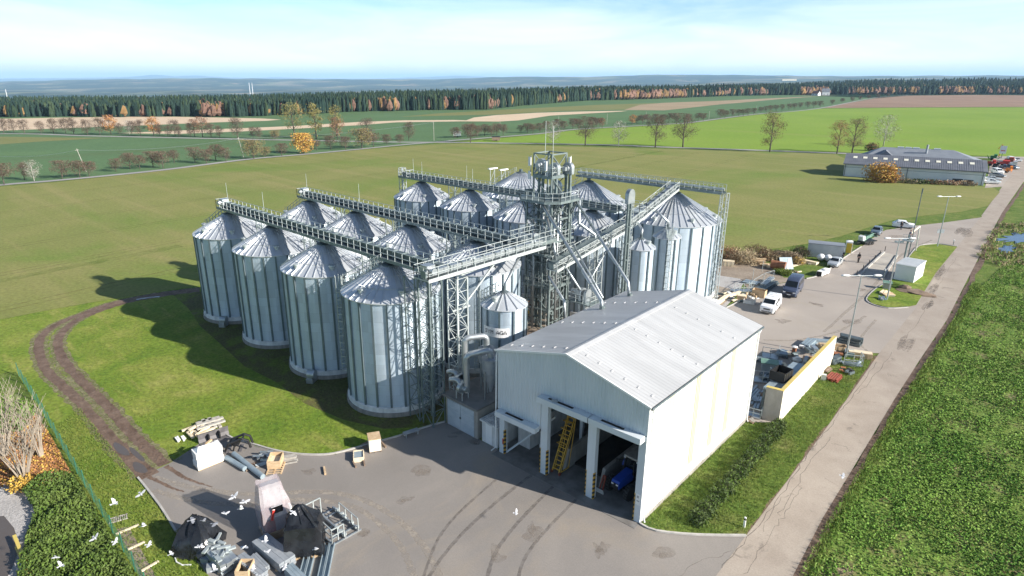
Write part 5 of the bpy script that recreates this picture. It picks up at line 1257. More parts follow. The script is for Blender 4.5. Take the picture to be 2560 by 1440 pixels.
# grate, planks, yellow beams, fence
c = G(296,1298); a = ang((275,1302),(316,1290)); b = MB()
for i in range(9): b.obox((c[0]+cos(a)*(i-4)*.14,c[1]+sin(a)*(i-4)*.14,.06),(.07,.62,.06),a)
for s in (-.3,.3): b.obox((c[0]-sin(a)*s,c[1]+cos(a)*s,.05),(1.26,.06,.07),a)
one(b,'grate','wood_grey','square slatted grate lying in the grass by the fence','grate')
for px0, px1, lab in (((290,1338),(347,1314),'uppermost of three pale planks across the bare soil strip'),((320,1376),(362,1357),'middle of three pale planks across the bare soil strip'),((354,1430),(397,1405),'lowest of three pale planks across the bare soil strip')):
    p, q = G(*px0), G(*px1); b = MB(); b.bar((*p,.08),(*q,.08),.16,.10); one(b,'plank','wood_pale',lab,'plank')
for px0, px1, lab, z in (((36,1340),(60,1398),'upper yellow weathered beam at the muddy water',.5),((42,1368),(76,1445),'lower yellow weathered beam at the muddy water',.35),((66,1395),(84,1450),'short yellow beam tip nearest the ivy',.3)):
    p, q = G(*px0,z), G(*px1,z); b = MB(); b.bar((*p,z),(*q,z),.22,.2)
    for f in (.15,.85): c = lerp(p,q,f); b.bar((c[0],c[1],0),(c[0],c[1],z),.12)
    one(b,'timber_beam','wood_yellow',lab,'beam')
fp = [(-34,-27.2),(-22.8,-27.4),(-9.4,-27.9),(8,-28.4),(16,-28.7)]
t = thing('mesh_fence','green mesh fence with thin posts along the left edge of the lawn','fence',(-9,-28,0))
b = MB()
for p, q in zip(fp, fp[1:]):
    L = hypot(q[0]-p[0],q[1]-p[1]); n = int(L/.22)
    for k in range(6): z = .15+k*.26; b.bar((*p,z),(*q,z),.010)
    for i in range(n): c = lerp(p,q,i/n); b.bar((c[0],c[1],.05),(c[0],c[1],1.45),.007)
b.build('mesh','fence_green',t)
for i in range(20):
    s = -34+i*2.6; y = interp(s,[p[0] for p in fp],[p[1] for p in fp]); b = MB(); b.bar((s,y,0),(s,y,1.7),.07); b.build('post','fence_green',t)
# ---------------------------------------------------------------- retaining wall and goods behind the hall
t = thing('retaining_wall','cream concrete bay wall with yellow painted rim beside the road','wall',(31.3,30,0))
wl = [(31.9,22.0),(31.3,40.2)]
b = MB(); b.prism([(30.4,21.75),(31.95,22.0),(31.88,22.35),(30.4,22.12)],0,3.5); b.build('end_wall','concrete',t)
b = MB(); b.prism([(31.6,22.30),(31.95,22.0),(31.35,40.2),(31.0,40.2)],0,3.5); b.build('long_wall','wall_cream',t)
b = MB(); b.prism([(31.59,22.30),(31.96,21.99),(31.36,40.21),(30.99,40.21)],3.502,3.54); b.prism([(30.38,21.72),(31.97,21.97),(31.9,22.37),(30.38,22.14)],3.503,3.537); b.build('yellow_rim','yellow_mossy',t)
b = MB(); b.box(29.6,22.5,0,31.55,29.5,.02) ; 
t = thing('storage_deck','dark storage deck behind the retaining wall carrying a black crate','deck',(30.3,26,0))
b = MB(); b.prism([(29.9,22.4),(31.55,22.4),(31.4,30.5),(29.9,30.5)],2.9,3.1); b.build('top','steel_blue',t)
for x, y in ((30,22.6),(30,26.5),(30,30.3),(31.3,30.3)):
    b = MB(); b.bar((x,y,0),(x,y,2.9),.18); b.build('post','galv_dark',t)
c = G(1918+27,975,3.1)
def crate2(*k, **kw): return crate(*k, **kw)
crate('wooden_crate',(30.45,25.4),1.5,2.0,1.5,1.0,3.12,'black open crate with brown inside on the deck by the yellow rimmed wall','black','wood',fill=.25)
# scattered goods, each (kind, pixel on the ground, label)
def heap(name, label, cat, px, py, n, sz, m, zmax=.6, spread=.8, z=.0):
    c = G(px,py); rr = random.Random(int(px*7+py)); b = MB(); ms = m if isinstance(m,list) else [m]
    for i in range(n):
        b.mi = i % len(ms); L = sz*rr.uniform(.5,1.2)
        b.obox((c[0]+rr.uniform(-spread,spread),c[1]+rr.uniform(-spread,spread),z+.08+rr.uniform(0,zmax)*(.3+.7*rr.random())),(L,L*rr.uniform(.15,.5),L*rr.uniform(.08,.3)),rr.uniform(0,pi),rr.uniform(-.3,.3))
    return one(b,name,ms,label,cat)
def beams(label, p, q, n, w=.2, h=.18, m='grey_steel', z=.03, layers=1, cat='steel beams', name='beam_stack'):
    p, q = G(*p), G(*q); d = Vector((q[0]-p[0],q[1]-p[1],0)); d.normalize(); nn = Vector((-d.y,d.x,0)); b = MB()
    for k in range(layers):
        for i in range(n-k):
            s = (i-(n-1-k)/2)*(w+.06); o = nn*s+Vector((0,0,z+h/2+k*(h+.02))); e = R.uniform(0,.3)
            b.bar(Vector((*p,0))+o+d*e, Vector((*q,0))+o-d*R.uniform(0,.3), w, h)
    return one(b,name,m,label,cat)
def railframe(label, px, py, rz, L=1.8, W=1.4, hh=1.3):
    c = G(px,py); t = thing('railing_frame',label,'platform frame',(c[0],c[1],0))
    b = MB(); b.box(-L/2,-W/2,.05,L/2,W/2,.18); b.turn((c[0],c[1],0),rz); b.build('deck','galv',t)
    b = MB(); rail(b,(-L/2,-W/2,.18),(L/2,-W/2,.18),hh,.8,2,.06); rail(b,(L/2,-W/2,.18),(L/2,W/2,.18),hh,.7,2,.06); b.turn((c[0],c[1],0),rz); b.build('railing','steel_white',t)
railframe('galvanised platform with railings on the asphalt behind the hall corner',1925,893,.3)
railframe('galvanised platform with railings close to the hall wall',1903,952,.5)
railframe('blue grey boxed frame on the ground in the gap beside the concrete end wall',1884,1040,.2,1.4,1.1,.9)
c = G(1926,925); b = MB(); b.obox((c[0],c[1],.55),(2.0,1.5,1.05),.4); b.mi = 1; b.obox((c[0]-.1,c[1]-.3,1.12),(1.9,1.4,.08),.4); one(b,'steel_box',['steel_blue','green_old'],'big blue grey steel box behind the hall','metal box')
beams('bundle of short light channels at the far end behind the wall',(2010,872),(2030,855),4,.3,.25,'steel_blue',.03,2)
beams('long steel blue beam lying on top of the timber rows',(2025,853),(2095,858),2,.3,.3,'steel_blue')
beams('row of orange brown timbers beside the long blue beam',(2045,868),(2090,872),5,.25,.2,'wood',.03,2,'timber','timber_stack')
beams('dark stacked beams with a rusty side beyond the lamp post',(2096,850),(2155,865),5,.28,.28,'galv_dark',.03,3)
crate('wooden_crate',G(2092,878),.5,1.9,1.1,.8,.02,'orange plank crate at the lamp post foot behind the wall','wood','wood_old',fill=.3)
crate('wooden_crate',G(2148,893),.35,2.6,1.0,.7,.02,'long pale lidded crate on the grass by the lamp post','wood','wood_pale',fill=1.05)
c = G(2122,890); b = MB(); b.obox((c[0],c[1],.35),(1.0,.9,.7),.3,.2); one(b,'steel_hopper','steel_blue','small blue grey hopper between lamp post and long crate','hopper')
heap('scrap_heap','white and dark scraps piled behind the top end of the wall','scrap',2078,888,14,1.0,['white_dirty','galv_dark','rust'],.5,.8)
heap('scrap_heap','blue grey metal casings behind the wall near its top end','scrap',2035,885,10,1.3,['steel_blue','galv','galv_dark'],.9,.8)
heap('scrap_heap','shiny tangled film and brackets beside the light channels','scrap',2020,872,9,1.0,['galv','plastic_white'],.4,.7)
c = G(1990,905); b = MB(); pallet(b,c,.6,0,1.4,1.2); one(b,'pallet','wood_grey','pallet carrying white bags on the asphalt behind the wall','pallet')
b = MB(); b.blob((c[0],c[1],.32),(.55,.45,.2)); b.blob((c[0]+.1,c[1],.58),(.35,.3,.16)); one(b,'bag_pile','plastic_white','white bags on the pallet behind the wall','bags',None,True)
c = G(1984,886); b = MB(); b.box(c[0]-.2,c[1]-.2,0,c[0]+.2,c[1]+.2,.9); b.mi = 1; b.blob((c[0],c[1],1.0),(.35,.3,.14)); one(b,'bin',['rust','plastic_white'],'rusty post bin with a white bag on top','bin')
beams('single light channel lying across behind the wall',(1992,928),(2003,912),2,.35,.2,'galv')
beams('brown slotted timber rack along the wall inside',(1940,930),(1995,945),3,.3,.2,'wood_old',.03,2,'timber','timber_stack')
heap('scrap_heap','pale wood scraps near the big steel box','scrap',1955,915,8,.9,['wood_pale','galv'],.3,.8)
crate('wooden_crate',G(2022,902),.4,1.3,1.0,.4,.02,'shallow crate of orange boards near the wall inside','wood','orange',fill=.9)
heap('scrap_heap','blue grey brackets heaped at the rear of the hall','scrap',1905,905,10,1.0,['galv','steel_blue','galv_dark'],.5,.7)
heap('scrap_heap','mixed pale and grey offcuts in the middle of the storage yard','scrap',1965,890,12,1.1,['galv','wood_pale','galv_dark','steel_blue'],.4,.9)
heap('scrap_heap','dark metal parts near the steel box and the railed platform','scrap',1915,950,11,1.,['galv_dark','steel_blue','galv'],.5,.7)
beams('three parallel light channels on the asphalt behind the wall',(1955,958),(1975,935),3,.3,.2,'galv')
beams('brown plank row at the foot of the deck by the wall',(1905,985),(1928,1000),4,.25,.12,'wood_old',.03,2,'planks','plank_stack')
c = G(2012,912); b = MB(); b.tube((c[0]-.1,c[1],.6),(c[0]+.3,c[1],.6),.55,14); b.box(c[0]-.2,c[1]-.5,0,c[0]+.3,c[1]+.5,.3); one(b,'fan_casing','galv','round white fan casing standing behind the wall','fan casing')
for i, (p, q) in enumerate((((1872,990),(1892,966)),((1876,1000),(1898,975)),((1882,1004),(1910,978)),((1888,1025),(1900,992)),((1905,1030),(1917,998)))):
    beams(['narrow','second narrow','broad','short','whitest'][i]+' light profile lying in the gap between hall and wall',p,q,1+i%2,.22,.18,'galv' if i < 4 else 'white')
heap('scrap_heap','light tin scraps on the ground close to the hall downpipe','scrap',1874,1008,9,.8,['galv','white_dirty'],.3,.6)
heap('scrap_heap','brown wood scraps at the foot of the hall corner','scrap',1868,1046,8,.8,['wood_old','concrete'],.15,.6)
# grass side of the wall
beams('reddish plank stack lying on the grass by the road side of the wall',(2075,955),(2092,938),6,.18,.15,'red_old',.03,2,'planks','plank_stack')
beams('small brown plank stack leaning at the wall outside',(2056,932),(2072,922),4,.16,.15,'wood_old',.03,2,'planks','plank_stack')
heap('scrap_heap','dark rusty wheel parts in the grass near the road','scrap',2118,930,12,.8,['rust','black','galv_dark'],.4,.7)
railframe('grey lattice frame with a bent pipe standing on the grass',2128,912,.5,2.0,1.2,1.3)
beams('upright grey ladder frames leaning behind the top end of the wall',(2072,912),(2096,902),3,.3,.3,'galv_dark',.1,2)
c = G(2132,918); b = MB(); b.pipe([(c[0]-1,c[1],.35),(c[0]+.2,c[1],.4),(c[0]+.6,c[1]+.1,.9)],.16,8); one(b,'pipe_bend','steel_blue','bent blue grey pipe resting in the grass','pipe',None,True)
c = G(2058,950); b = MB(); b.obox((c[0],c[1],.35),(.5,.4,.7),.3); one(b,'concrete_block','white_dirty','pale block at the wall foot on the road side','block')
# ---------------------------------------------------------------- area by the vans
crate('wooden_crate',G(1853,751),.3,1.3,1.1,.8,.02,'pale lidded crate left of the white van','wood','wood_pale',fill=1.05)
crate('wooden_crate',G(1873,758),.2,1.6,1.0,.55,.02,'low pink box with boards beside the pale lidded crate','white_dirty','wood',fill=.5)
crate('wooden_crate',G(1897,741),.1,1.9,1.2,1.1,.02,'tall open orange crate behind the white van','wood','wood',fill=.3)
heap('scrap_heap','blue white rags and offcuts between the crates','scrap',1884,748,9,.8,['plastic_white','steel_blue','wood_pale'],.4,.7)
heap('scrap_heap','broken pale boards standing by the tall orange crate','scrap',1874,738,10,1.3,['wood_pale','wood'],1.2,.6)
railframe('pale green railing frame beside the gravel heap',1853,728,.9,3.2,1.3,1.3)
beams('bundle of galvanised beams left of the dark van',(1890,735),(1935,708),5,.3,.25,'galv_dark',.03,2)
beams('long galvanised channels lying on top left of the dark van',(1905,722),(1930,702),3,.25,.25,'galv',.5,1)
beams('sheet of roofing lying by the railing frame',(1857,704),(1898,712),2,.9,.06,'steel_blue',.2)
# site fence panels
t = thing('site_fence','thin wire site fence panels around the gravel yard','fence',G(1880,720)+(0,))
fpx = [(1869,743),(1882,728),(1907,712),(1932,704)]; b = MB()
for p, q in zip(fpx, fpx[1:]):
    p, q = G(*p), G(*q); b.bar((*p,1.95),(*q,1.95),.05); b.bar((*p,.2),(*q,.2),.05)
    for k in range(1,6): b.bar((*p,.2+k*.3),(*q,.2+k*.3),.012)
b.build('panel','steel_white',t)
for p in fpx+[(1881,702),(1905,679)]:
    p = G(*p); b = MB(); b.bar((*p,0),(*p,2.0),.055); b.build('post','steel_white',t)
# debris by the bushes
crate('wooden_crate',G(1820,664),.4,2.0,1.2,.9,.02,'pale wooden box standing before the brown bushes','wood_pale','wood_pale',fill=1.05)
c = G(1895,660); b = MB(); planks(b,c,7,3.0,.3,.25,.5,.32,.4,.12); planks(b,c,5,2.6,.3,.3,.5,.4,.02,.2); one(b,'timber_stack','wood','orange timber stack in front of the brown bushes','timber')
heap('scrap_heap','pale broken boards between timber stack and rusty tank','scrap',1920,664,10,1.6,['wood_pale','wood'],.7,1.)
p, q = G(1927,672), G(1962,678); b = MB(); b.tube((*p,.9),(*q,.9),.75,16); one(b,'rusty_tank','rust','long rusty orange tank lying among the rubble','tank')
c = G(1963,676); b = MB(); b.obox((c[0],c[1],1.3),(2.2,.12,2.2),.8,-.6); b.mi = 1; b.obox((c[0]+.6,c[1]-.8,1.2),(.4,.12,2.4),.8); one(b,'roofing_sheet',['steel_blue','white'],'tilted blue grey panel with white edge beside rusty tank','panel')
beams('pale planks lying on the grass right of the tilted panel',(1972,668),(2005,658),3,.25,.1,'wood_pale',.03,1,'planks','plank_stack')
heap('scrap_heap','pale board scraps on the grass near the grey container','scrap',2026,658,3,2.2,['wood_pale'],.05,.25)
heap('scrap_heap','brown bundle with pale wood end in the grass','scrap',1990,682,8,.9,['wood_old','wood_pale'],.4,.6)
heap('scrap_heap','scattered grey rubble along the gravel edge','rubble',1830,742,22,.9,['galv','wood_pale','galv_dark','white_dirty'],.5,2.2)
b = MB(); p = [G(1790,764),G(1815,745),G(1850,735)]; b.bar((*p[0],.25),(*p[1],.25),.5,.5); b.bar((*p[1],.25),(*p[2],.25),.4,.5); one(b,'concrete_edge','wood_pale','low pale retaining edge between the gravel and the rough grass','edging')
# white plastic drain basin, bags, containers
c = G(2057,687); a = ang((2045,690),(2066,681)); b = MB(); b.obox((c[0],c[1],.55),(3.2,.9,.7),a); b.mi = 1; b.obox((c[0]-cos(a)*1.62,c[1]-sin(a)*1.62,.5),(.06,.8,.8),a); b.mi = 0; b.obox((c[0]+.3,c[1]+.2,1.0),(1.2,.5,.2),a)
for s in (-1.2,1.2): b.obox((c[0]+cos(a)*s,c[1]+sin(a)*s,.1),(.15,.8,.2),a)
one(b,'steel_trough',['white','black'],'white trough on feet at the kerb behind the dark van','trough')
c = G(2078,700-50); 
for i, (px, py, lab) in enumerate(((2051,651,'left white bulk bag before the grey container'),(2069,653,'right white bulk bag before the grey container'))):
    c = G(px,py); b = MB(); b.blob((c[0],c[1],.62),(.75,.7,.66),8,.12); one(b,'bulk_bag','plastic_white',lab,'bulk bag',None,True)
def frame3(p0, p1, p2):       # container footprint from three ground pixels
    A_, B_, C_ = G(*p0), G(*p1), G(*p2); return A_, B_, C_
A_, B_ = G(2017,641), G(2102,650); ax = atan2(B_[1]-A_[1],B_[0]-A_[0])
def cbox(name, label, cat, o, a, L, W, hh, mb, mr, door=None):
    t = thing(name,label,cat,(o[0],o[1],0)); b = MB(); b.box(0,0,.1,L,W,hh); b.turn((o[0],o[1],0),a); b.build('body',mb,t)
    b = MB(); b.box(-.08,-.08,hh,L+.08,W+.08,hh+.12)
    b.turn((o[0],o[1],0),a); b.build('roof',mr,t)
    b = MB(); b.box(-.03,-.03,0,L+.03,W+.03,.1); b.turn((o[0],o[1],0),a); b.build('base','galv_dark',t)
    return t
t = cbox('site_container','long grey site container with flat grey roof by the kerb','container',A_,ax,6.0,2.6,2.55,'cabin_grey','roof_blue')
b = MB(); b.box(6.03,.3,.15,6.07,1.2,2.2); b.turn((A_[0],A_[1],0),ax); b.build('door','white',t)
c = G(2117,634); t = thing('portable_toilet','yellow and white portable toilet beside the grey container','portable toilet',(c[0],c[1],0))
b = MB(); b.obox((c[0],c[1]+.6,1.15),(1.15,1.15,2.2),.3); b.build('cabin','white',t)
b = MB(); b.obox((c[0]+.17,c[1]+.03,1.1),(.9,.06,1.95),.3); b.build('door','toilet_yellow',t)
b = MB(); b.lathe([(.85,2.25),(.8,2.38),(.3,2.5)],4,(0,0)); b.turn((c[0],c[1]+.6,0),.3+pi/4); b.build('roof','white',t)
# weighbridge hut
A_, B_ = G(2233,699), G(2274,707); ax = atan2(B_[1]-A_[1],B_[0]-A_[0])
t = cbox('weighbridge_hut','white windowless cabin with ribbed roof at the weighbridge','cabin',A_,ax,2.9,5.6,2.7,'wall_white','white')
b = MB()
for k in range(10): b.box(-.1,.1+k*.57,2.82,3.0,.28+k*.57,2.9)
b.turn((A_[0],A_[1],0),ax); b.build('roof_ribs','white',t)
# weighbridge
pts = [(2146,692),(2203,701),(2243,640),(2210,632)]
t = thing('weighbridge','concrete weighbridge platform sunk beside the white cabin','weighbridge',(*G(2200,665),0))
q = [G(*p) for p in pts]; b = MB(); b.prism(q,-.05,.10); b.build('deck','g_conc',t)
b = MB(); b.bar((*q[0],.16),(*q[3],.16),.3,.26); b.bar((*q[1],.16),(*q[2],.16),.3,.26); b.build('edge_beam','kerb',t)
for i in range(6):
    c = lerp(G(2141,690),G(2212,628),i/5); b = MB(); b.tube((*c,0),(*c,1.0),.06,8); one(b,'bollard','black','thin black post along the outer side of the weighbridge','bollard','posts along the weighbridge')
# sampling arm
c = G(2256,668)
t = thing('sampling_arm','grain sampling crane with pale yellow boom by the weighbridge','sampling arm',(c[0],c[1],0))
b = MB(); b.tube((*c,0),(*c,6.0),.15,10); b.build('column','galv_green',t)
d = G(2281,650); b = MB(); b.bar((*c,6.0),(d[0],d[1],6.4),.2); b.bar((d[0],d[1],6.4),(d[0]+.3,d[1]-.8,2.),.18); b.build('boom','wall_cream',t)
b = MB(); b.obox((c[0],c[1]+.2,4.9),(1.6,1.3,.2)); rail(b,(c[0]-.8,c[1]-.45,5),(c[0]+.8,c[1]-.45,5),1.,.6); rail(b,(c[0]+.8,c[1]-.45,5),(c[0]+.8,c[1]+.85,5),1.,.6); b.obox((c[0]-1.2,c[1]-.6,4.6),(1.4,.3,.25),.5); b.build('basket','steel_white',t)
# lamp posts
def lamp(label, px, py, hh, a, sign=False):
    c = G(px,py); t = thing('lamp_post',label,'street lamp',(c[0],c[1],0))
    b = MB(); b.tube((*c,0),(*c,hh*.45),.11,10,.09); b.tube((*c,hh*.45),(*c,hh),.085,10,.06); b.build('pole','galv',t,40)
    L = 1.5
    b = MB(); b.tube((c[0]-cos(a)*L,c[1]-sin(a)*L,hh+.05),(c[0]+cos(a)*L,c[1]+sin(a)*L,hh+.05),.045,8); b.build('arm','galv',t)
    for s in (-1,1):
        x, y = c[0]+cos(a)*s*(L+.35), c[1]+sin(a)*s*(L+.35); b = MB(); b.blob((0,0,0),(.55,.2,.14),10,.0); b.turn((x,y,hh+.08),a); b.build('lamp_head','white',t,True)
    if sign:
        b = MB(); b.obox((c[0],c[1],3.2),(1.4,.05,.75),a); b.build('sign','grey_steel',t)
AL_ = atan2(RT[1],RT[0])
lamp('double headed lamp post rising from the stacked goods behind the wall',2114,893,10.3,AL_)
lamp('double headed lamp post on the traffic island by the wood scraps',2217,750,9.6,AL_)
lamp('double headed lamp post with a grey sign near the road junction',2343,617,10.1,AL_,True)
c = G(2256,664); b = MB(); b.tube((c[0]+.6,c[1]-.2,0),(c[0]+.6,c[1]-.2,14.),.09,8,.07); b.obox((c[0]+.6,c[1]-.2,13.6),(.18,.18,.9)); one(b,'dark_mast','galv_dark','thin dark mast standing between the white car and the sampling arm','mast')
for px, py, h, lab in ((2207,703,1.9,'short signal post with white head at the weighbridge end'),(2293,612,1.2,'small black and white marker post at the island tip'),(2383,612,.8,'small dark post where island meets the road')):
    c = G(px,py); b = MB(); b.tube((*c,0),(*c,h),.06,8); b.mi = 1; b.obox((*c,h+.1),(.22,.22,.3)); one(b,'marker_post',['galv_dark','white'],lab,'post')
c = G(1860,1318); b = MB(); b.obox((c[0],c[1],.45),(.14,.10,.9)); b.mi = 1; b.obox((c[0],c[1],.72),(.145,.105,.14)); b.mi = 0; one(b,'marker_post',['white','black'],'white and black roadside delineator on the grass verge','post')
# island things
c = G(2216,722); b = MB(); b.obox((c[0],c[1],.55),(1.1,.9,1.1),.3); b.mi = 1; b.obox((c[0],c[1],1.12),(1.3,1.1,.06),.3,.15); one(b,'switch_box',['wood_grey','green_old'],'small grey box with green lid on the island','box')
heap('scrap_heap','pale boards in the grass at the island lamp post','scrap',2217,738,5,1.5,['wood_pale','wood'],.15,.7,.1)
heap('scrap_heap','blue grey tin scraps in the island grass','scrap',2201,749,6,1.0,['steel_blue','galv'],.25,.6,.1)
c = G(2262,722); b = MB(); b.blob((c[0]-.6,c[1]+.3,.2),(2.2,1.1,.5),9,.3); one(b,'soil_heap','g_cropsoil','dark soil heap in the shade of the white cabin','soil heap')
c = G(2288,732); b = MB(); b.blob((c[0],c[1],.12),(2.6,1.6,.3),10,.25); b.blob((c[0]-1.6,c[1]+.6,.4),(.9,.6,.4),8,.2); one(b,'soil_heap','soil','light sandy soil heap at the inner road edge of the island','soil heap')
# ---------------------------------------------------------------- vehicles: x across, nose towards -y, built at the origin
def carbody(name, label, cat, secs, paint, wheels, wr=.32, rear_glass=True, glass='glass', side=None, plate=True, grille=True, cabin=None):
    """secs: (y, z bottom, z belt, z top, half width belt, half width top, cabin?)"""
    t = thing(name,label,cat,(0,0,0)); b = MB(); n = 8
    for y, zb, zm, zt, wm, wt, k in secs:
        zc = zb+.18
        b.v += [(-wm*.96,y,zb),(-wm,y,zc),(-wm,y,zm),(-wt,y,zt),(wt,y,zt),(wm,y,zm),(wm,y,zc),(wm*.96,y,zb)]
    for i in range(len(secs)-1):
        for j in range(n): b.f.append((i*n+j, i*n+(j+1)%n, (i+1)*n+(j+1)%n, (i+1)*n+j)); b.m.append(0)
    b.f.append(tuple(range(n-1,-1,-1))); b.f.append(tuple((len(secs)-1)*n+j for j in range(n))); b.m += [0,0]
    body = b.build('body',paint,t,38)
    m = body.modifiers.new('bevel','BEVEL'); m.width = .05; m.segments = 2; m.limit_method = 'ANGLE'; m.angle_limit = radians(25)
    cab = [i for i, s in enumerate(secs) if s[6]]
    def ptn(i, s, f):          # point on the upper side panel
        y, zb, zm, zt, wm, wt, k = secs[i]; return (s*(wm+(wt-wm)*f+.012), y, zm+(zt-zm)*f)
    # windscreen
    i0, i1 = cab[0]-1, cab[0]
    def cross(i, j, u, f): a, c = secs[i], secs[j]; return ((a[5]+(c[5]-a[5])*f)*u, a[0]+(c[0]-a[0])*f-.012, a[3]+(c[3]-a[3])*f+.015)
    b = MB(); b.quad(cross(i0,i1,-.92,.08),cross(i0,i1,.92,.08),cross(i0,i1,.92,.92),cross(i0,i1,-.92,.92)); b.build('windscreen',glass,t)
    if rear_glass:
        i0, i1 = cab[-1], cab[-1]+1
        def cr(u, f): a, c = secs[i0], secs[i1]; return ((a[5]+(c[5]-a[5])*f)*u, a[0]+(c[0]-a[0])*f+.014, a[3]+(c[3]-a[3])*f+.012)
        b = MB(); b.quad(cr(-.9,.1),cr(-.9,.75),cr(.9,.75),cr(.9,.1)); b.build('rear_window',glass,t)
    ys = side or []
    for s in (-1,1):
        for y0, y1, f0, f1 in ys:
            def P_(y, f):
                for i in range(len(secs)-1):
                    if secs[i][0] <= y <= secs[i+1][0]:
                        u = (y-secs[i][0])/(secs[i+1][0]-secs[i][0]); a, c = ptn(i,s,f), ptn(i+1,s,f); return lerp(a,c,u)
                return ptn(len(secs)-1,s,f)
            def edge(y, f0, f1): return P_(y,f0), P_(y,f1)
            a0_, a1_ = edge(y0,f0,f1); c0_, c1_ = edge(y1,f0,f1)
            b = MB(); b.quad(a0_,c0_,c1_,a1_); b.build('side_window',glass,t)
        y, zb, zm, zt, wm, wt, k = secs[0]
        b = MB(); b.obox((s*(wm-.22),y-.005,zm-.08),(.36,.06,.16)); b.build('headlight','lamp_glass',t)
        y2, zb2, zm2, zt2, wm2, wt2, k2 = secs[-1]
        b = MB(); b.obox((s*(wm2-.12),y2+.005,zm2-.08),(.18,.05,.28)); b.build('tail_light','lamp_red',t)
        yc = secs[cab[0]-1][0]+.25; wmc = secs[cab[0]-1][4]
        b = MB(); b.obox((s*(wmc+.12),yc,secs[cab[0]-1][2]+.06),(.2,.1,.15)); b.build('mirror',paint if paint != 'paint_white' else 'black',t)
    y, zb, zm, zt, wm, wt, k = secs[0]
    b = MB(); b.obox((0,y-.01,zm-.14),(wm*1.0,.05,.16)); b.obox((0,y-.01,zb+.14),(wm*1.5,.05,.12)); b.build('grille','black',t)
    if plate:
        b = MB(); b.obox((0,y-.035,zb+.26),(.52,.02,.11)); b.build('number_plate','white',t)
    for (wx, wy) in wheels:
        for s in (-1,1):
            b = MB(); b.lathe([(wr*.6,-.1),(wr*.95,-.11),(wr,-.07),(wr,.07),(wr*.95,.11),(wr*.6,.1)],20); b.v = [(p[2]+s*wx, p[0]+wy, p[1]+wr) for p in b.v]; w = b.build('wheel','rubber',t,40)
            b = MB(); b.lathe([(.04,-.09),(wr*.6,-.105),(wr*.6,.105),(.04,.09)],14); b.v = [(p[2]+s*wx, p[0]+wy, p[1]+wr) for p in b.v]; r = b.build('rim','car_silver',t,40); r.parent = w
    return t
def place(t, nose, tail):     # set a vehicle so that its nose stands over one ground pixel and its tail over another
    p, q = G(*nose), G(*tail); a = atan2(q[1]-p[1],q[0]-p[0])-pi/2
    put(t,((p[0]+q[0])/2,(p[1]+q[1])/2,.02),a); return t
van = [(-2.45,.30,.95,1.0,.88,.80,0),(-2.3,.25,1.12,1.18,.95,.86,0),(-1.55,.25,1.25,1.32,.97,.84,0),(-.75,.25,1.28,1.90,.98,.80,1),(-.2,.25,1.28,1.98,.98,.82,1),(2.35,.25,1.28,1.98,.98,.82,1),(2.48,.30,1.25,1.90,.95,.80,0)]
t = carbody('van','white panel van parked nose towards the hall beside the crates','van',van,'paint_white',[(.88,-1.6),(.88,1.55)],.34,False,side=[(-1.2,-.28,.1,.75),(-.1,.95,.12,.8)])
for k in range(3):
    b = MB(); b.obox((.0,.2+k*.8,2.03),(1.5,.06,.05)); b.build('roof_bar','white',t)
place(t,(1909,793),(1940,757))
big = [(-2.95,.32,1.0,1.06,.92,.84,0),(-2.8,.28,1.2,1.28,1.0,.9,0),(-2.0,.28,1.40,1.48,1.02,.88,0),(-1.1,.28,1.42,2.32,1.03,.84,1),(-.4,.28,1.42,2.52,1.03,.86,1),(2.85,.28,1.42,2.52,1.03,.86,1),(2.98,.32,1.38,2.44,1.0,.84,0)]
t = carbody('van','tall dark blue minibus parked behind the white van','van',big,'navy',[(.92,-1.95),(.92,1.65)],.35,True,side=[(-1.5,-.6,.08,.6),(-.45,.9,.08,.62),(1.0,2.6,.08,.62)])
place(t,(1966,751),(1994,716))
sedan = [(-2.2,.25,.62,.68,.78,.70,0),(-2.05,.2,.74,.80,.86,.78,0),(-.95,.2,.88,.94,.88,.76,0),(-.2,.2,.90,1.38,.89,.62,1),(.9,.2,.90,1.42,.89,.62,1),(1.55,.2,.92,1.02,.88,.74,0),(2.15,.25,.86,.95,.84,.76,0),(2.25,.28,.7,.78,.78,.7,0)]
place(carbody('car','silver saloon car parked at the kerb before the bulk bags','car',sedan,'car_silver',[(.76,-1.35),(.76,1.35)],.31,True,side=[(-.55,.3,.12,.85),(.36,1.15,.12,.85)]),(2077,671),(2096,655))
suv = [(-2.2,.32,.80,.86,.80,.72,0),(-2.05,.26,.92,1.0,.9,.8,0),(-1.0,.26,1.04,1.10,.92,.78,0),(-.35,.26,1.06,1.60,.93,.66,1),(1.2,.26,1.06,1.64,.93,.66,1),(1.95,.26,1.06,1.12,.92,.74,0),(2.2,.32,.9,.96,.85,.76,0)]
place(carbody('car','white estate car parked sideways by the field with someone beside it','car',suv,'paint_white',[(.8,-1.35),(.8,1.35)],.34,True,side=[(-.7,.2,.12,.85),(.28,1.35,.12,.85)]),(2279,571),(2236,567))
place(carbody('car','dark grey blue hatchback parked on the verge behind the trailer','car',suv,'car_blue',[(.8,-1.35),(.8,1.35)],.32,True,side=[(-.7,.2,.12,.85),(.28,1.35,.12,.85)]),(2182,594),(2198,577))
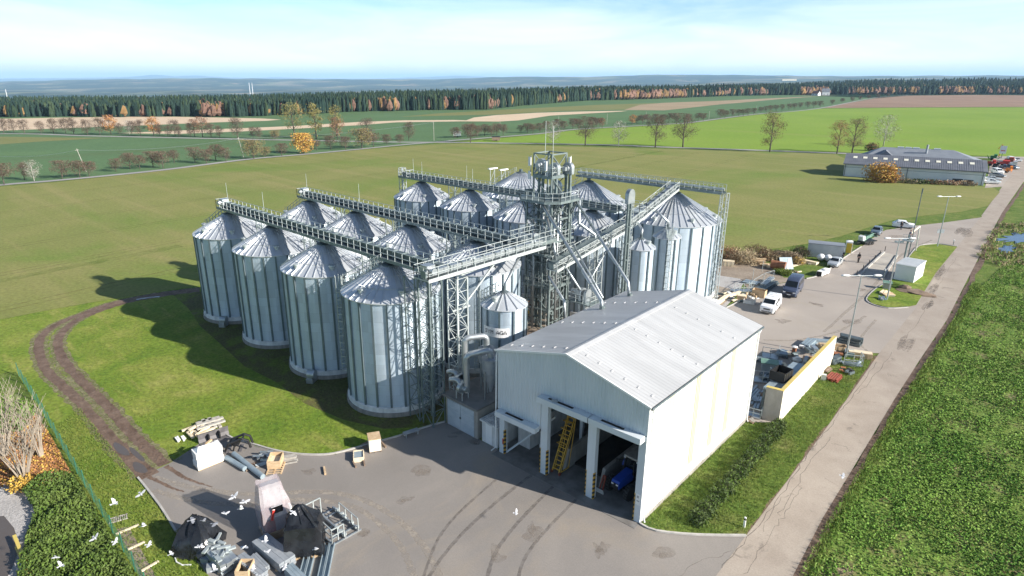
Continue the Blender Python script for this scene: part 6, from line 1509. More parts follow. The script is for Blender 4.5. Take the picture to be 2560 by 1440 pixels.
# trailer with a folded green lift
t = thing('trailer','dark trailer carrying a folded pale green lift boom beside the kerb','trailer',(0,0,0))
b = MB(); b.box(-.9,-1.9,.55,.9,1.9,.75); b.bar((0,-1.9,.6),(0,-3.2,.5),.12); b.build('bed','black',t)
for s in (-1,1):
    for y in (-.4,.5): 
        b = MB(); b.tube((s*.95-.1,y,.34),(s*.95+.1,y,.34),.33,16); b.build('wheel','rubber',t)
b = MB(); b.bar((-.3,-1.6,1.0),(-.2,1.9,1.5),.28); b.bar((.2,-1.8,1.3),(-.3,2.2,1.9),.22); b.bar((0,-1.2,.8),(0,.6,1.6),.3); b.bar((-1.8,1.5,1.3),(.8,1.9,1.5),.18); b.bar((-1.6,.2,1.1),(.6,.6,1.2),.16); b.build('lift_boom','green_old',t)
b = MB(); b.obox((.1,-2.0,1.5),(1.0,.7,.9),0,.3); b.build('basket','wall_white',t)
put(t,(*G(2166,610),.02),-.35)
# vehicles and machines before the distant shop
def dcar(paint, label, nose, tail, body=sedan, **kw): return place(carbody('car',label,'car',body,paint,[(.76,-1.35),(.76,1.35)],.31,True,side=[(-.55,.3,.12,.85),(.36,1.15,.12,.85)]),nose,tail)
dcar('car_silver','pale silver estate car nearest the corner of the distant shop',(2496,460),(2462,459),suv)
dcar('car_silver','pale blue car right behind the silver estate at the distant shop',(2499,452),(2467,450))
dcar('car_grey','dark blue car between the white van and the pale cars at the distant shop',(2507,444),(2480,441))
place(carbody('van','white delivery van with dark side parked before the distant shop','van',van,'paint_white',[(.88,-1.6),(.88,1.55)],.34,False,side=[(-1.2,-.28,.1,.75),(-.1,1.9,.12,.8)]),(2512,440),(2474,430))
place(carbody('van','white van parked farthest back among the red machines at the distant shop','van',van,'paint_white',[(.88,-1.6),(.88,1.55)],.34,False,side=[(-1.2,-.28,.1,.75)]),(2538,408),(2515,400))
def implement(label, px, py, m, seed, L=4.):
    c = G(px,py); rr = random.Random(seed); t = thing('farm_machine',label,'farm machine',(c[0],c[1],0))
    b = MB(); b.obox((c[0],c[1],1.3),(L*.6,1.4,.9),rr.uniform(-.4,.4)); b.obox((c[0]+.6,c[1],2.0),(L*.3,1.1,.7),.2,.3); b.build('hopper',m,t)
    b = MB()
    for i in range(8): p = (c[0]+rr.uniform(-L/2,L/2),c[1]+rr.uniform(-1,1),rr.uniform(.2,.8)); b.bar(p,(p[0]+rr.uniform(-1.2,1.2),p[1]+rr.uniform(-.8,.8),rr.uniform(.8,2.)),.14)
    b.build('frame',m,t)
    for s in (-1,1):
        b = MB(); b.tube((c[0]-.4,c[1]+s*.9-.15,.5),(c[0]-.4,c[1]+s*.9+.15,.5),.5,14); b.build('wheel','rubber',t)
implement('long red seed machine standing before the distant shop',2508,416,'red',2,7.)
implement('smaller red machine at the wall of the distant shop',2478,415,'red',4,3.5)
implement('green machine at the far end of the distant shop',2482,400,'green_machine',5,3.5)
implement('orange red implement near the white van at the distant shop',2520,432,'orange',7,2.5)
implement('dark blue implement between red machine and white van at the distant shop',2503,427,'navy',9,2.5)
implement('black tyred machine beside the small red one at the distant shop',2488,421,'rubber',11,2.8)
implement('second red machine with long frame behind the red seed machine at the distant shop',2522,408,'red_old',13,5.)
implement('pale grey tanker trailer between the vans at the distant shop',2530,418,'car_silver',15,4.)
dcar('car_blue','grey blue car parked beyond the orange implement at the distant shop',(2540,424),(2518,421),suv)
dcar('car_silver','silver car at the road end of the distant shop forecourt',(2548,405),(2534,402))
c = G(2503,396); t = thing('shop_sign','tall pale advertising board by the machines of the distant shop','sign',(c[0],c[1],0))
b = MB(); b.obox((c[0],c[1],3.6),(2.2,.15,3.2),.3); b.build('board','wall_white',t)
b = MB(); b.obox((c[0],c[1]-.09,3.2),(1.5,.05,.35),.3); b.build('red_band','red',t)
b = MB(); b.bar((c[0],c[1],0),(c[0],c[1],2.1),.2); b.build('post','galv_dark',t)
c = G(2496,394); b = MB(); b.bar((c[0],c[1],0),(c[0]+.4,c[1],5.5),.3); b.bar((c[0]+.4,c[1],5.5),(c[0]-.8,c[1],3.6),.25); one(b,'loader_crane','orange','orange crane arm raised beside the advertising board','crane')
# small roadside things far out
for px, py, m, lab in ((1143,343,'white','small white trailer under the orchard trees by the junction'),(1240,353,'wood_old','dark wooden shelter at the roadside near the junction')):
    c = G(px,py); t = thing('roadside_cart' if m == 'white' else 'bus_shelter',lab,'trailer' if m == 'white' else 'shelter',(c[0],c[1],0))
    b = MB(); b.obox((c[0],c[1],1.8 if m == 'white' else 1.4),(4.2,2.6,1.9 if m == 'white' else 1.8),.75); b.build('body',m,t)
    b = MB(); b.obox((c[0],c[1],2.95 if m == 'white' else 2.5),(4.6,3.0,.18),.75); b.build('roof','wall_white' if m == 'white' else 'black',t)
    for s in (-1,1):
        b = MB(); b.tube((c[0]+s*1.2,c[1]-.9,.4),(c[0]+s*1.2,c[1]-.6,.4),.45,12) if m == 'white' else b.bar((c[0]+s*1.4,c[1]-s,0),(c[0]+s*1.4,c[1]-s,1),.2); b.build('wheel' if m == 'white' else 'post','black',t)
# ---------------------------------------------------------------- people
def person(label, c, rz, top='cloth_dark', low='cloth_dark', stride=.12, arm=.0, z=0., hat=None, h=1.78):
    s = h/1.78
    J = {'pelvis':(0,0,.95),'waist':(0,0,1.12),'chest':(0,.01,1.36),'neck':(0,0,1.50),'head0':(0,-.01,1.58),'head1':(0,-.02,1.68),'top':(0,0,1.76)}
    E_ = [('pelvis','waist'),('waist','chest'),('chest','neck'),('neck','head0'),('head0','head1'),('head1','top')]
    rad = {'pelvis':.14,'waist':.125,'chest':.15,'neck':.06,'head0':.085,'head1':.10,'top':.06}
    def add(n, p, r, par): J[n] = p; rad[n] = r; E_.append((par,n))
    for k, sd in (('l',-1),('r',1)):
        y = sd*stride
        add(k+'hip',(sd*.10,0,.88),.105,'pelvis'); add(k+'knee',(sd*.11,y*.5-.03,.50),.068,k+'hip'); add(k+'ank',(sd*.11,y,.09),.046,k+'knee'); add(k+'toe',(sd*.12,y-.17,.04),.04,k+'ank')
        add(k+'sh',(sd*.20,0,1.43),.065,'chest'); add(k+'elb',(sd*.27,.03,1.14),.048,k+'sh'); add(k+'wri',(sd*(.26-arm*.1),-.08-arm*.2,.90+arm*.22),.032,k+'elb'); hx, hy, hz = J[k+'wri']
        add(k+'palm',(hx,hy-.03,hz-.08),.030,k+'wri')
        for f in range(4): add(k+'f%d'%f,(hx+(f-1.5)*.018,hy-.04-.01*f,hz-.17-.012*(f in (1,2))),.009,k+'palm')
        add(k+'th',(hx-sd*.04,hy-.06,hz-.10),.011,k+'palm')
    names = list(J); ix = {n:i for i, n in enumerate(names)}
    def skin(nm, keep, grow, m, parent=None, sub=1):
        ks = [n for n in names if n in keep]; kx = {n:i for i, n in enumerate(ks)}
        me = bpy.data.meshes.new(nm); me.from_pydata([tuple(v*s for v in J[n]) for n in ks],[(kx[a],kx[b_]) for a, b_ in E_ if a in kx and b_ in kx],[]); me.materials.append(MATS[m])
        o = bpy.data.objects.new(nm,me); COL.objects.link(o); md = o.modifiers.new('skin','SKIN'); md.use_smooth_shade = True
        for i, n in enumerate(ks):
            r = (rad[n]+grow)*s; d = me.skin_vertices[0].data[i]; d.radius = (r*1.15,r*.85) if n in ('chest','waist','pelvis') else (r,r); d.use_root = (n == ks[0])
        if sub: o.modifiers.new('sub','SUBSURF').levels = 1; o.modifiers['sub'].render_levels = 1
        if parent: o.parent = parent
        return o
    body = skin('person',set(names),0,'skin'); tag(body,label,'person')
    skin('jacket',{'pelvis','waist','chest','neck','lsh','rsh','lelb','relb','lwri','rwri'},.018,top,body)
    skin('trousers',{'pelvis','lhip','rhip','lknee','rknee','lank','rank'},.016,low,body)
    for k in 'lr': 
        b = MB(); p = J[k+'ank']; b.obox((p[0]*s,(p[1]-.08)*s,.05*s),(.11*s,.29*s,.10*s)); o = b.build('shoe','black'); o.parent = body
    b = MB(); b.blob((0,.02*s,1.70*s),(.105*s,.115*s,.11*s),10,.03); o = b.build('hair',hat or 'hair',None,True); o.parent = body
    b = MB(); b.obox((0,-.125*s,1.655*s),(.025*s,.04*s,.04*s)); b.obox((0,-.108*s,1.60*s),(.05*s,.01*s,.012*s)); o = b.build('face','skin'); o.parent = body
    for u in (-.035,.035):
        b = MB(); b.obox((u*s,-.115*s,1.685*s),(.022*s,.012*s,.012*s)); o = b.build('eye','black'); o.parent = body
    body.location = (c[0],c[1],z); body.rotation_euler = (0,0,rz)
    return body
person('person in dark work clothes standing alone on the asphalt by the weighbridge',G(2145,656),.6,arm=.3,h=1.85)
person('person in dark brown jacket standing between silver saloon and grey container',G(2105,650),-.4,'cloth_dark','cloth_dark',.05,.2,0,None,1.8)
person('person in dark jacket and blue trousers beside the white estate car',G(2252,574),.2,'cloth_dark','cloth_blue',.1,.4,0,None,1.78)
c = G(2256,668); person('person in grey working high in the basket of the sampling arm',(c[0]+.1,c[1]+.2),1.2,'cloth_blue','cloth_dark',.05,.6,5.02)
# ---------------------------------------------------------------- white pigeons in flight over the yard
def pigeon(label, px, py, d, yaw, flap, roll=0., sc=1., m='bird'):
    x, y, z = at_depth(px,py,d); t = thing('pigeon',label,'bird',(0,0,0),'pigeons flying over the yard')
    b = MB(); b.pipe([(0,-.19,.0),(0,-.165,.012),(0,-.13,.02),(0,-.08,.005),(0,.0,0),(0,.08,0),(0,.13,.0)],[.006,.022,.034,.05,.062,.045,.02],10); b.build('body',m,t,True)
    b = MB(); b.add([(-.02,.10,.005),(.02,.10,.005),(.075,.25,0),(-.075,.25,0),(0,.265,.0),(0,.10,.014)],[(0,3,4,5),(5,4,2,1)]); b.build('tail',m,t)
    for s in (-1,1):
        e = flap; b = MB(); q = [(s*.04,-.08,.02),(s*.17,-.13,.02+.13*e),(s*.34,-.02,.02+.24*e),(s*.31,.05,.02+.24*e),(s*.18,.07,.02+.14*e),(s*.05,.07,.015)]
        b.add(q+[(p[0],p[1],p[2]-.008) for p in q],[(0,1,4,5),(1,2,3,4),(11,10,7,6),(10,9,8,7),(0,6,7,1),(1,7,8,2),(2,8,9,3),(3,9,10,4),(4,10,11,5),(5,11,6,0)]); b.build('wing',m,t)
    b = MB(); b.tube((0,-.185,.0),(0,-.215,-.006),.008,6,.002); b.build('beak','wood',t)
    put(t,(x,y,z),yaw,sc); t.rotation_euler = (.1,roll,yaw); return t
BP = [(286,1258,'above the grass strip by the fence, highest on the left'),(352,1235,'just above the corner of the asphalt, left side'),(237,1345,'over the ivy, left of the green fence'),(288,1355,'right over the green fence, next to the bird above the ivy'),(358,1315,'above the uppermost plank on the soil'),(372,1362,'above the middle plank on the soil'),(428,1385,'over the grass left of the tarpaulin heap'),(140,1393,'upper of two over the dark ivy at lower left'),(152,1414,'lower of two over the dark ivy at lower left'),
 (585,1242,'topmost over the wrapped machine shadow'),(612,1255,'right of the topmost one over the wrapped machine shadow'),(602,1272,'below those over the wrapped machine shadow'),(563,1284,'left of the wrapped machine shadow over pale asphalt'),(733,1281,'in front of the black tarpaulin top'),(480,1300,'over the top of the tarpaulin heap, on its left'),(508,1302,'over the top of the tarpaulin heap, on its right'),(537,1310,'between tarpaulin heap and wrapped machine'),(497,1367,'in front of the tarpaulin heap'),(610,1368,'over the asphalt above the toothed stack'),(667,1380,'over the widest stack of profiles'),(664,1352,'at the upper end of the widest stack of profiles'),(790,1373,'at the foot of the tall black tarpaulin'),(537,1425,'lowest over the bracket heap'),(712,1418,'over the blue beam stack'),(632,1422,'over the pale crate among the profile stacks'),(1290,1283,'alone over the wide sunny yard'),(2107,1190,'alone over the road beside the crop field')]
for i, (px, py, w) in enumerate(BP):
    rr = random.Random(i*3+1); grey = i in (14,15,16)
    pigeon(('grey pigeon ' if grey else 'white pigeon ')+w, px, py, 22+rr.uniform(-2,6) if i < 25 else 30, rr.uniform(-.8,1.4)+2.2, rr.uniform(-.3,.9), rr.uniform(-.5,.5), .66, 'bird_grey' if grey else 'bird')
# ---------------------------------------------------------------- trees
def mesh_obj(name, V, Fc, mats, mi=None, parent=None):
    me = bpy.data.meshes.new(name); V = np.asarray(V, dtype=np.float32); Fc = np.asarray(Fc, dtype=np.int32); k = Fc.shape[1]
    me.vertices.add(len(V)); me.vertices.foreach_set('co', V.ravel())
    me.loops.add(Fc.size); me.loops.foreach_set('vertex_index', Fc.ravel())
    me.polygons.add(len(Fc)); me.polygons.foreach_set('loop_start', np.arange(0,Fc.size,k,dtype=np.int32))
    for m in mats: me.materials.append(MATS[m])
    if mi is not None: me.polygons.foreach_set('material_index', np.asarray(mi,dtype=np.int32))
    me.update(calc_edges=True); o = bpy.data.objects.new(name,me); COL.objects.link(o)
    if parent is not None: o.parent = parent
    o['_w'] = (0,0,0); return o
def leafset(N, rng, cen, length, width, up=.0, droop=0., flat=False):
    """flat leaf or twig quads at the points cen (n,3)"""
    n = len(cen); d = rng.normal(size=(n,3)); d[:,2] += up
    if flat: d[:,2] *= .35
    d /= np.linalg.norm(d,axis=1)[:,None]
    e = rng.normal(size=(n,3))
    if flat: e[:,2] *= .4
    e -= d*(e*d).sum(1)[:,None]; e /= np.linalg.norm(e,axis=1)[:,None]+1e-9
    L = length*rng.uniform(.6,1.3,(n,1)); W = width*rng.uniform(.6,1.3,(n,1))
    a = cen-d*L/2; c = cen+d*L/2; m = cen+np.array([0,0,-droop])
    V = np.stack([a, m+e*W/2, c, m-e*W/2],1).reshape(-1,3); Fq = np.arange(4*n).reshape(-1,4)
    return V, Fq
def tree_template(name, label, cat, h, crown, h0, nleaf, leaf, kind, seed, trunk='trunk', crown_m=('twig',), tr=.2, lean=0., clusters=14, limbs=9):
    rng = np.random.default_rng(seed); rr = random.Random(seed); t = thing(name,label,cat,(0,0,0))
    b = MB(); pts = [(0,0,-.1),(lean*.3,0,h*.25),(lean*.6,.1,h*.55),(lean,0,h*.9)]; b.pipe(pts,[tr,tr*.8,tr*.5,tr*.12],7)
    tips = []
    for i in range(limbs):
        z = h0+(h*.85-h0)*(i/(limbs-1)); a = i*2.4+rr.uniform(-.4,.4); f = interp(z/h,[0,.3,.6,1],[.3,.9,1.,.25])
        L = crown[0]*f*rr.uniform(.7,1.); z1 = z+L*rr.uniform(.35,.9); p1 = (cos(a)*L,sin(a)*L,min(z1,h*.97)); b.pipe([(lean*z/h,0,z*.8),(cos(a)*L*.5,sin(a)*L*.5,z+(z1-z)*.35),p1],[tr*.38,tr*.24,tr*.07],5); tips.append(p1)
        for k in range(2):
            a2 = a+rr.uniform(-.9,.9); L2 = L*.5; m = (cos(a)*L*.5,sin(a)*L*.5,z+(z1-z)*.4); q = (m[0]+cos(a2)*L2,m[1]+sin(a2)*L2,min(m[2]+L2*rr.uniform(.4,1.),h*.97)); b.bar(m,q,tr*.14); tips.append(q)
    b.build('trunk',trunk,t,True)
    C = []
    for p in tips: C.append(p)
    for i in range(clusters):
        z = rr.uniform(h0,h*.98); f = interp((z-h0)/(h-h0),[0,.35,.7,1],kind); a = rr.uniform(0,2*pi); q = crown[0]*f*sqrt(rr.random()); C.append((cos(a)*q,sin(a)*q*crown[1]/crown[0],z))
    C = np.array(C); idx = rng.integers(0,len(C),nleaf); sp = crown[0]*.26
    cen = C[idx]+rng.normal(size=(nleaf,3))*np.array([sp,sp,sp*.75]); cen[:,2] = np.clip(cen[:,2],h0*.75,h*1.02)
    V, Fq = leafset(nleaf,rng,cen,leaf[0],leaf[1],.6 if leaf[1] < .1 else 0)
    mesh_obj('crown',V,Fq,list(crown_m),rng.integers(0,len(crown_m),len(Fq)),t); return t
RND_, TALL, WIDE, CONE = (.55,1.,.9,.35),(.5,.9,.9,.4),(.8,1.,.85,.3),(1.,.8,.5,.12)
OR = [tree_template('fruit_tree','','tree',5.2,(2.3,2.3),1.5,1200,(.75,.085),RND_,s,'trunk',('twig','twig_grey'),.16,rr_) for s, rr_ in ((1,0),(2,.3),(3,-.3))]
RD = [tree_template('roadside_tree','','tree',9.5,(3.0,3.0),2.2,1700,(.95,.10),TALL,s,'trunk',('twig','twig_grey'),.22,rr_) for s, rr_ in ((4,0),(5,.4),(6,-.3))]
RDO = tree_template('roadside_tree','','tree',9.5,(2.9,2.9),2.,1300,(.5,.32),TALL,8,'trunk',('leaf_orange','leaf_rust'),.22)
RDR = tree_template('roadside_tree','','tree',9,(3.,3.),2.,1300,(.55,.16),TALL,9,'trunk',('leaf_rust','twig'),.22)
GOLD = tree_template('gold_tree','','tree',7.5,(3.6,3.6),1.0,2600,(.5,.34),RND_,10,'trunk',('leaf_gold','leaf_orange'),.3,0,26)
OLIV = tree_template('olive_tree','','tree',6.2,(3.1,3.1),1.4,2400,(.7,.11),RND_,11,'trunk',('twig_olive','twig_grey'),.22)
BIR = tree_template('birch_tree','','tree',11,(3.4,3.4),2.5,1400,(.9,.075),TALL,12,'birch',('twig_grey','birch'),.22)
BIG = [tree_template('bare_tree','','tree',15,(5.2,5.2),4,2600,(1.1,.10),TALL,s,'trunk',('twig','twig_grey'),.38,l_) for s, l_ in ((13,0),(14,.5))]
ALD = [tree_template('tall_tree','','tree',18,(4.6,4.6),3.5,2800,(.9,.13),TALL,s,'trunk',m_,.36,0,20) for s, m_ in ((15,('twig_olive','twig')),(16,('twig_olive','twig_grey')),(17,('leaf_rust','twig_olive')))]
MIS = [tree_template('mistletoe_tree','','tree',19,(c_,c_),4.5,1700,(.75,.30),k_,s,'trunk',('mistletoe','twig_olive'),.4,l_,18) for s, k_, c_, l_ in ((18,WIDE,5.5,1.2),(19,TALL,3.6,0),(20,WIDE,4.,0))]
used = set()
def plant(tpl, px, py, hpx=None, label='', group=None, rz=None, cat='tree', jit=0.):
    c = G(px,py); h0 = max(v.co.z for v in tpl.children[0].data.vertices); sc = 1.
    if hpx: sc = (hpx/F*depth(*c)/.96)/h0
    rz = R.uniform(0,6.28) if rz is None else rz; s = (sc*R.uniform(.95,1.08),sc*R.uniform(.95,1.08),sc)
    if tpl.name not in used: used.add(tpl.name); put(tpl,(*c,0),rz,s); t = tpl; tag(t,label,cat,group)
    else: t = dup(tpl,(*c,0),rz,label,group,s)
    return t
# orchard row along the lane on the left (base pixels and heights)
LB = 'small bare brown fruit tree in the row along the lane beyond the olive field'
G1 = 'fruit trees along the lane left of the silos'
row = [(11,462,55),(156,447,45),(200,444,42),(224,442,38),(290,429,32),(325,423,40),(350,423,35),(383,419,40),(408,421,42),(436,408,32),(488,407,38),(517,409,35),(540,402,40),(566,404,34),(705,391,32),(792,376,26),(828,374,34),(864,374,32),(934,367,34),(968,363,26),(1000,361,24)]
for i, (x, y, h) in enumerate(row): plant(OR[i%3],x,y,h,LB,G1)
plant(OLIV,635,397,46,'round olive brown tree on the lane beside a leaning pole')
plant(GOLD,759,384,48,'round golden yellow tree glowing on the lane beyond the silos')
plant(OLIV,905,371,48,'dense round olive tree near the road junction, beside the lane')
plant(OLIV,664,392,24,'small olive bush on the lane right of the round olive tree')
plant(BIR,86,453,52,'pale birch with white leaning trunk among the lane fruit trees')
plant(RD[0],62,450,44,'bare tree leaning at the pale birch on the lane')
# far road row
LF = 'slim bare roadside tree in the far row before the tan stubble'
G2 = 'roadside trees along the far road'
far = [(10,334,36),(35,331,32),(62,334,34),(103,334,30),(135,334,36),(165,333,36),(185,336,40),(220,338,38),(250,338,42),(300,337,28),(330,336,32),(352,341,40),(400,341,30),(420,342,28),(438,341,40),(448,343,26),(478,343,34),(528,344,34),(550,345,30),(595,346,50),(633,346,28),(648,347,28)]
for i, (x, y, h) in enumerate(far): plant(RD[i%3],x,y,h,LF,G2)
for i, (x, y, h, lab) in enumerate(((278,337,46,'orange leaved roadside tree, left one of two in the far row'),(385,341,46,'orange leaved roadside tree, right one of two in the far row'))): plant(RDO,x,y,h,lab)
for i, (x, y, h, lab) in enumerate(((507,343,48,'broad rust brown roadside tree in the far row, right of the slim ones'),(487,341,40,'smaller rust brown tree touching the broad rust brown one'))): plant(RDR,x,y,h,lab)
plant(BIR,324,336,34,'white stemmed birch in the far row, left of the second orange tree')
plant(OLIV,688,349,22,'small round bush tree on the far road before the mistletoe trees')
plant(MIS[0],738,343,80,'tall leaning mistletoe covered tree, left one of three')
plant(MIS[1],791,348,86,'slender tall mistletoe covered tree, middle one of three')
plant(MIS[2],842,341,74,'mistletoe covered tree with orange top, right one of three')
plant(RDR,845,350,52,'rust brown tree in front of the right mistletoe tree')
plant(BIG[0],918,348,50,'broad bare tree behind the dense olive tree')
plant(RD[1],1022,351,44,'single bare tree left of the road junction')
# right lane
LR = 'bare fruit tree in the row along the lane climbing between green fields'
G3 = 'fruit trees along the lane right of the junction'
lane = [(1137,345,26),(1170,344,32),(1193,343,28),(1212,340,28),(1228,341,26),(1242,338,28),(1258,338,26),(1300,332,18),(1318,333,24),(1332,333,22),(1350,331,22),(1366,328,24),(1395,325,26),(1410,326,22),(1432,323,26),(1447,322,24),(1480,318,24),(1492,318,22),(1500,316,20),(1592,310,20),(1606,310,22),(1618,309,22),(1640,308,22),(1655,307,20),(1672,306,22),(1690,306,22),(1720,304,18),(1745,303,20),(1758,302,18),(1800,296,22),(1812,295,18),(1830,292,18),(1846,290,16),(1858,290,16),(1870,288,16),(1884,286,15),(1902,282,14),(1915,280,14),(1926,278,14),(1940,277,14),(1954,275,13),(1972,274,14),(1985,273,14),(2000,271,14),(2018,270,15),(2034,269,15),(2050,268,15),(2080,262,12),(2105,258,12),(2130,254,11),(2150,251,10),(2170,248,10),(2195,246,10),(2220,243,9)]
for i, (x, y, h) in enumerate(lane): plant(OR[i%3],x,y,h,LR,G3)
plant(RDR,1505,320,24,'rust brown tree in the lane row behind the round bare trees')
plant(RDO,1580,312,24,'orange brown tree among the fruit trees of the right lane')
# larger trees on the near road
plant(BIG[0],1176,357,48,'wide bare tree on the near road just right of the junction')
plant(BIR,1382,363,58,'pale birch behind the tower top on the near road')
plant(BIG[1],1463,364,68,'wide bare brown tree on the near road right of the tower')
plant(BIR,1546,366,60,'slim pale birch on the near road between two dark bare trees')
plant(BIG[0],1638,369,76,'dense bare tree on the near road, second from the lone tall alder')
plant(BIG[1],1707,368,80,'open vase shaped bare tree on the near road')
plant(ALD[0],1924,380,96,'lone tall alder with brown leaves on the near road')
plant(ALD[2],2092,384,78,'orange tinted tree left of the distant shop')
plant(ALD[1],2130,382,86,'slender olive tree between orange tinted tree and pale birch')
plant(BIR,2208,366,74,'large pale birch behind the distant shop roof')
# bushes at the shop
def bush(label, px, py, rad, m, n=900, leaf=(.35,.22), seed=1, name='bush', z=None, cat='bush', hh=None):
    c = G(px,py) if py is not None else px; rng = np.random.default_rng(seed); t = thing(name,label,cat,(*c,0)); b = MB()
    for i in range(7):
        a = i*.9; b.bar((c[0]+cos(a)*.1,c[1]+sin(a)*.1,0),(c[0]+cos(a)*rad[0]*.6,c[1]+sin(a)*rad[1]*.6,rad[2]*1.3),.06)
    b.build('stem','trunk',t)
    u = rng.normal(size=(n,3)); u /= np.linalg.norm(u,axis=1)[:,None]; u *= rng.uniform(.45,1.05,(n,1))
    k = 1+.22*np.sin(u[:,0]*5+seed)*np.cos(u[:,1]*6+seed); cen = u*k[:,None]*np.array(rad); cen[:,2] = np.abs(cen[:,2]*1.0+rad[2]*.75)
    V, Fq = leafset(n,rng,cen,leaf[0],leaf[1]); mesh_obj('foliage',V,Fq,list(m),rng.integers(0,len(m),len(Fq)),t); return t
bush('tall golden yellow bush before the wall of the distant shop',2202,455,(5.2,3.5,3.6),('leaf_gold','leaf_orange'),2600,(.6,.4),3)
bush('brownish grey bush right of the golden bush at the distant shop',2226,456,(3.,2.5,1.6),('twig','leaf_rust'),1200,(.6,.12),4)
bush('rust brown bush behind the rear end of the distant shop',2178,377,(3,2.5,2.2),('leaf_rust','shrub'),900,(.6,.35),5)
for i, (px, m, l) in enumerate(((2270,('reed','shrub'),'weedy bush'),(2295,('shrub','shrub'),'dark green bush'),(2330,('shrub','leaf_rust'),'olive brown bush'),(2372,('reed','leaf_rust'),'reddish bush'),(2415,('reed','shrub_brown'),'dry straw coloured bush'))):
    bush('%s low along the distant shop wall, %s' % (l, ['next to the golden bush','left of the downpipe','near the wall middle','below the dark window','nearest the white corner'][i]),px,458+(px-2270)*.04,(3.2,1.3,.9),m,700,(.5,.18),20+i)
# ---------------------------------------------------------------- distant shop
W = G(2107,440); E2 = G(2458,464); N2 = G(2472,436); a = atan2(E2[1]-W[1],E2[0]-W[0]); L = hypot(E2[0]-W[0],E2[1]-W[1])
t = thing('shop','long white shop building with dark ribbed roofs and a row of skylights','building',(W[0],W[1],0)); D = 15.
def sh(b, nm, m, par=t): b.turn((W[0],W[1],0),a); return b.build(nm,m,par)
b = MB(); b.box(0,0,0,L,D,4.4); b.xprism([(0,4.4),(D,4.4),(D/2+1.5,6.6)],.02,L-.02); w_ = sh(b,'wall','wall_white')
b = MB(); b.add([(-.5,-.5,4.35),(L+.4,-.5,4.35),(L+.4,8.8,7.0),(-.5,8.8,7.0)],[(0,1,2,3)]); b.add([(-.5,-.5,4.2),(L+.4,-.5,4.2),(L+.4,8.8,6.85),(-.5,8.8,6.85)],[(3,2,1,0)])
b.add([(-.5,8.8,7.0),(L+.4,8.8,7.0),(L+.4,D+.4,4.5),(-.5,D+.4,4.5)],[(0,1,2,3)])
for i in range(int(L/.6)): b.bar((i*.6,-.5,4.38),(i*.6,8.8,7.03),.06,.05)
r_ = sh(b,'roof','roof_slate')
for i in range(12):
    x = 2.6+i*(L-4.4)/11.6; b = MB(); b.obox((x,5.4,6.10),(1.25,1.7,.08),0,.277); o = sh(b,'skylight','skylight'); o.parent = r_
b = MB(); b.box(-.5,-.62,4.1,L+.4,-.5,4.3); o = sh(b,'gutter','roof_slate')
for x in (.3,L*.47,L-.6): b = MB(); b.bar((x,-.1,0),(x,-.1,4.2),.16); sh(b,'downpipe','roof_slate')
b = MB(); b.box(L*.79,-.03,.7,L*.86,.0-.004,1.6); b.box(L*.865,-.03,.7,L*.93,-.004,1.5); sh(b,'window','glass_blue')
b = MB(); b.box(0,-.02,3.1,L,-.004,3.25); sh(b,'wall_band','grey_steel')
# rear hipped wing
b = MB(); x0, x1, y0, y1 = L*.10, L*1.03, D+1., D+19.; b.box(x0,y0,0,x1,y1,4.6); sh(b,'wall','wall_white')
b = MB(); rz_ = 8.3; ym = (y0+y1)/2; b.add([(x0-.5,y0-.5,4.6),(x1+.5,y0-.5,4.6),(x1+.5,y1+.5,4.6),(x0-.5,y1+.5,4.6),(x0+6,ym,rz_),(x1-9,ym,rz_)],[(0,1,5,4),(1,2,5),(2,3,4,5),(3,0,4)]); r2 = sh(b,'roof','roof_blue')
b = MB(); b.add([(L*.2,D-1,5.2),(L*.38,D-1,5.2),(L*.29,D-1,8.),(L*.29,D+8,7.8)],[(0,1,2),(1,3,2),(2,3,0)]); o = sh(b,'dormer_roof','roof_slate')
for i in range(3): b = MB(); b.obox((L*.28+i*.9,D-1.03,5.9-.1*i),(.5,.05,1.0),0,0,.6); sh(b,'dormer_window','skylight')
b = MB(); b.tube((L*.60,ym-3,7),(L*.60,ym-3,10.),.35,10); o = sh(b,'chimney','grey_steel'); o.parent = r2
for i, f in enumerate((.40,.46,.52,.68)): b = MB(); b.obox((L*f,ym+.2,8.45),(2.,.8,.4)); sh(b,'roof_vent','white')
# ---------------------------------------------------------------- poles, masts, houses far out
def pole(label, px, py, hpx, lean=0., m='wood_grey', name='utility_pole', grp=None, w=.09):
    c = G(px,py); d = depth(*c); h = hpx/F*d/.95; b = MB(); b.tube((*c,0),(c[0]+RT[0]*lean*h,c[1]+RT[1]*lean*h,h),w*1.2,7,w); q = (c[0]+RT[0]*lean*h,c[1]+RT[1]*lean*h,h-.5)
    b.bar((q[0]-FW[0]*.9,q[1]-FW[1]*.9,q[2]),(q[0]+FW[0]*.9,q[1]+FW[1]*.9,q[2]),.12); one(b,name,m,label,'utility pole',grp); return q
q0 = pole('pale leaning utility pole among the lane fruit trees, the nearer one',216,430,54,-.22); q1 = pole('pale utility pole beside the round olive tree on the lane',609,393,46,-.15)
q2 = pole('utility pole standing alone left of the road junction',1085,352,44); pq = [pole('thin utility pole in the field behind the lane fruit trees',x,y,h,0,'wood_grey','utility_pole','poles of the field line') for x, y, h in ((1250,330,26),(1396,320,26),(1517,311,24),(1614,304,22),(1772,300,20),(1890,280,14),(1975,270,13))]
t = thing('power_line','thin wires strung between the utility poles over the green field','power line',(q1[0],q1[1],0))
for k, (p, q) in enumerate(((at_depth(-60,385,depth(q0[0],q0[1])),q0),(q0,q1),(q1,q2))):
    b = MB(); pts = [lerp(p,q,i/8) for i in range(9)]; pts = [(x,y,z-1.6*4*(i/8)*(1-i/8)) for i, (x,y,z) in enumerate(pts)]; b.pipe(pts,.035,4); b.build('wire','galv',t)
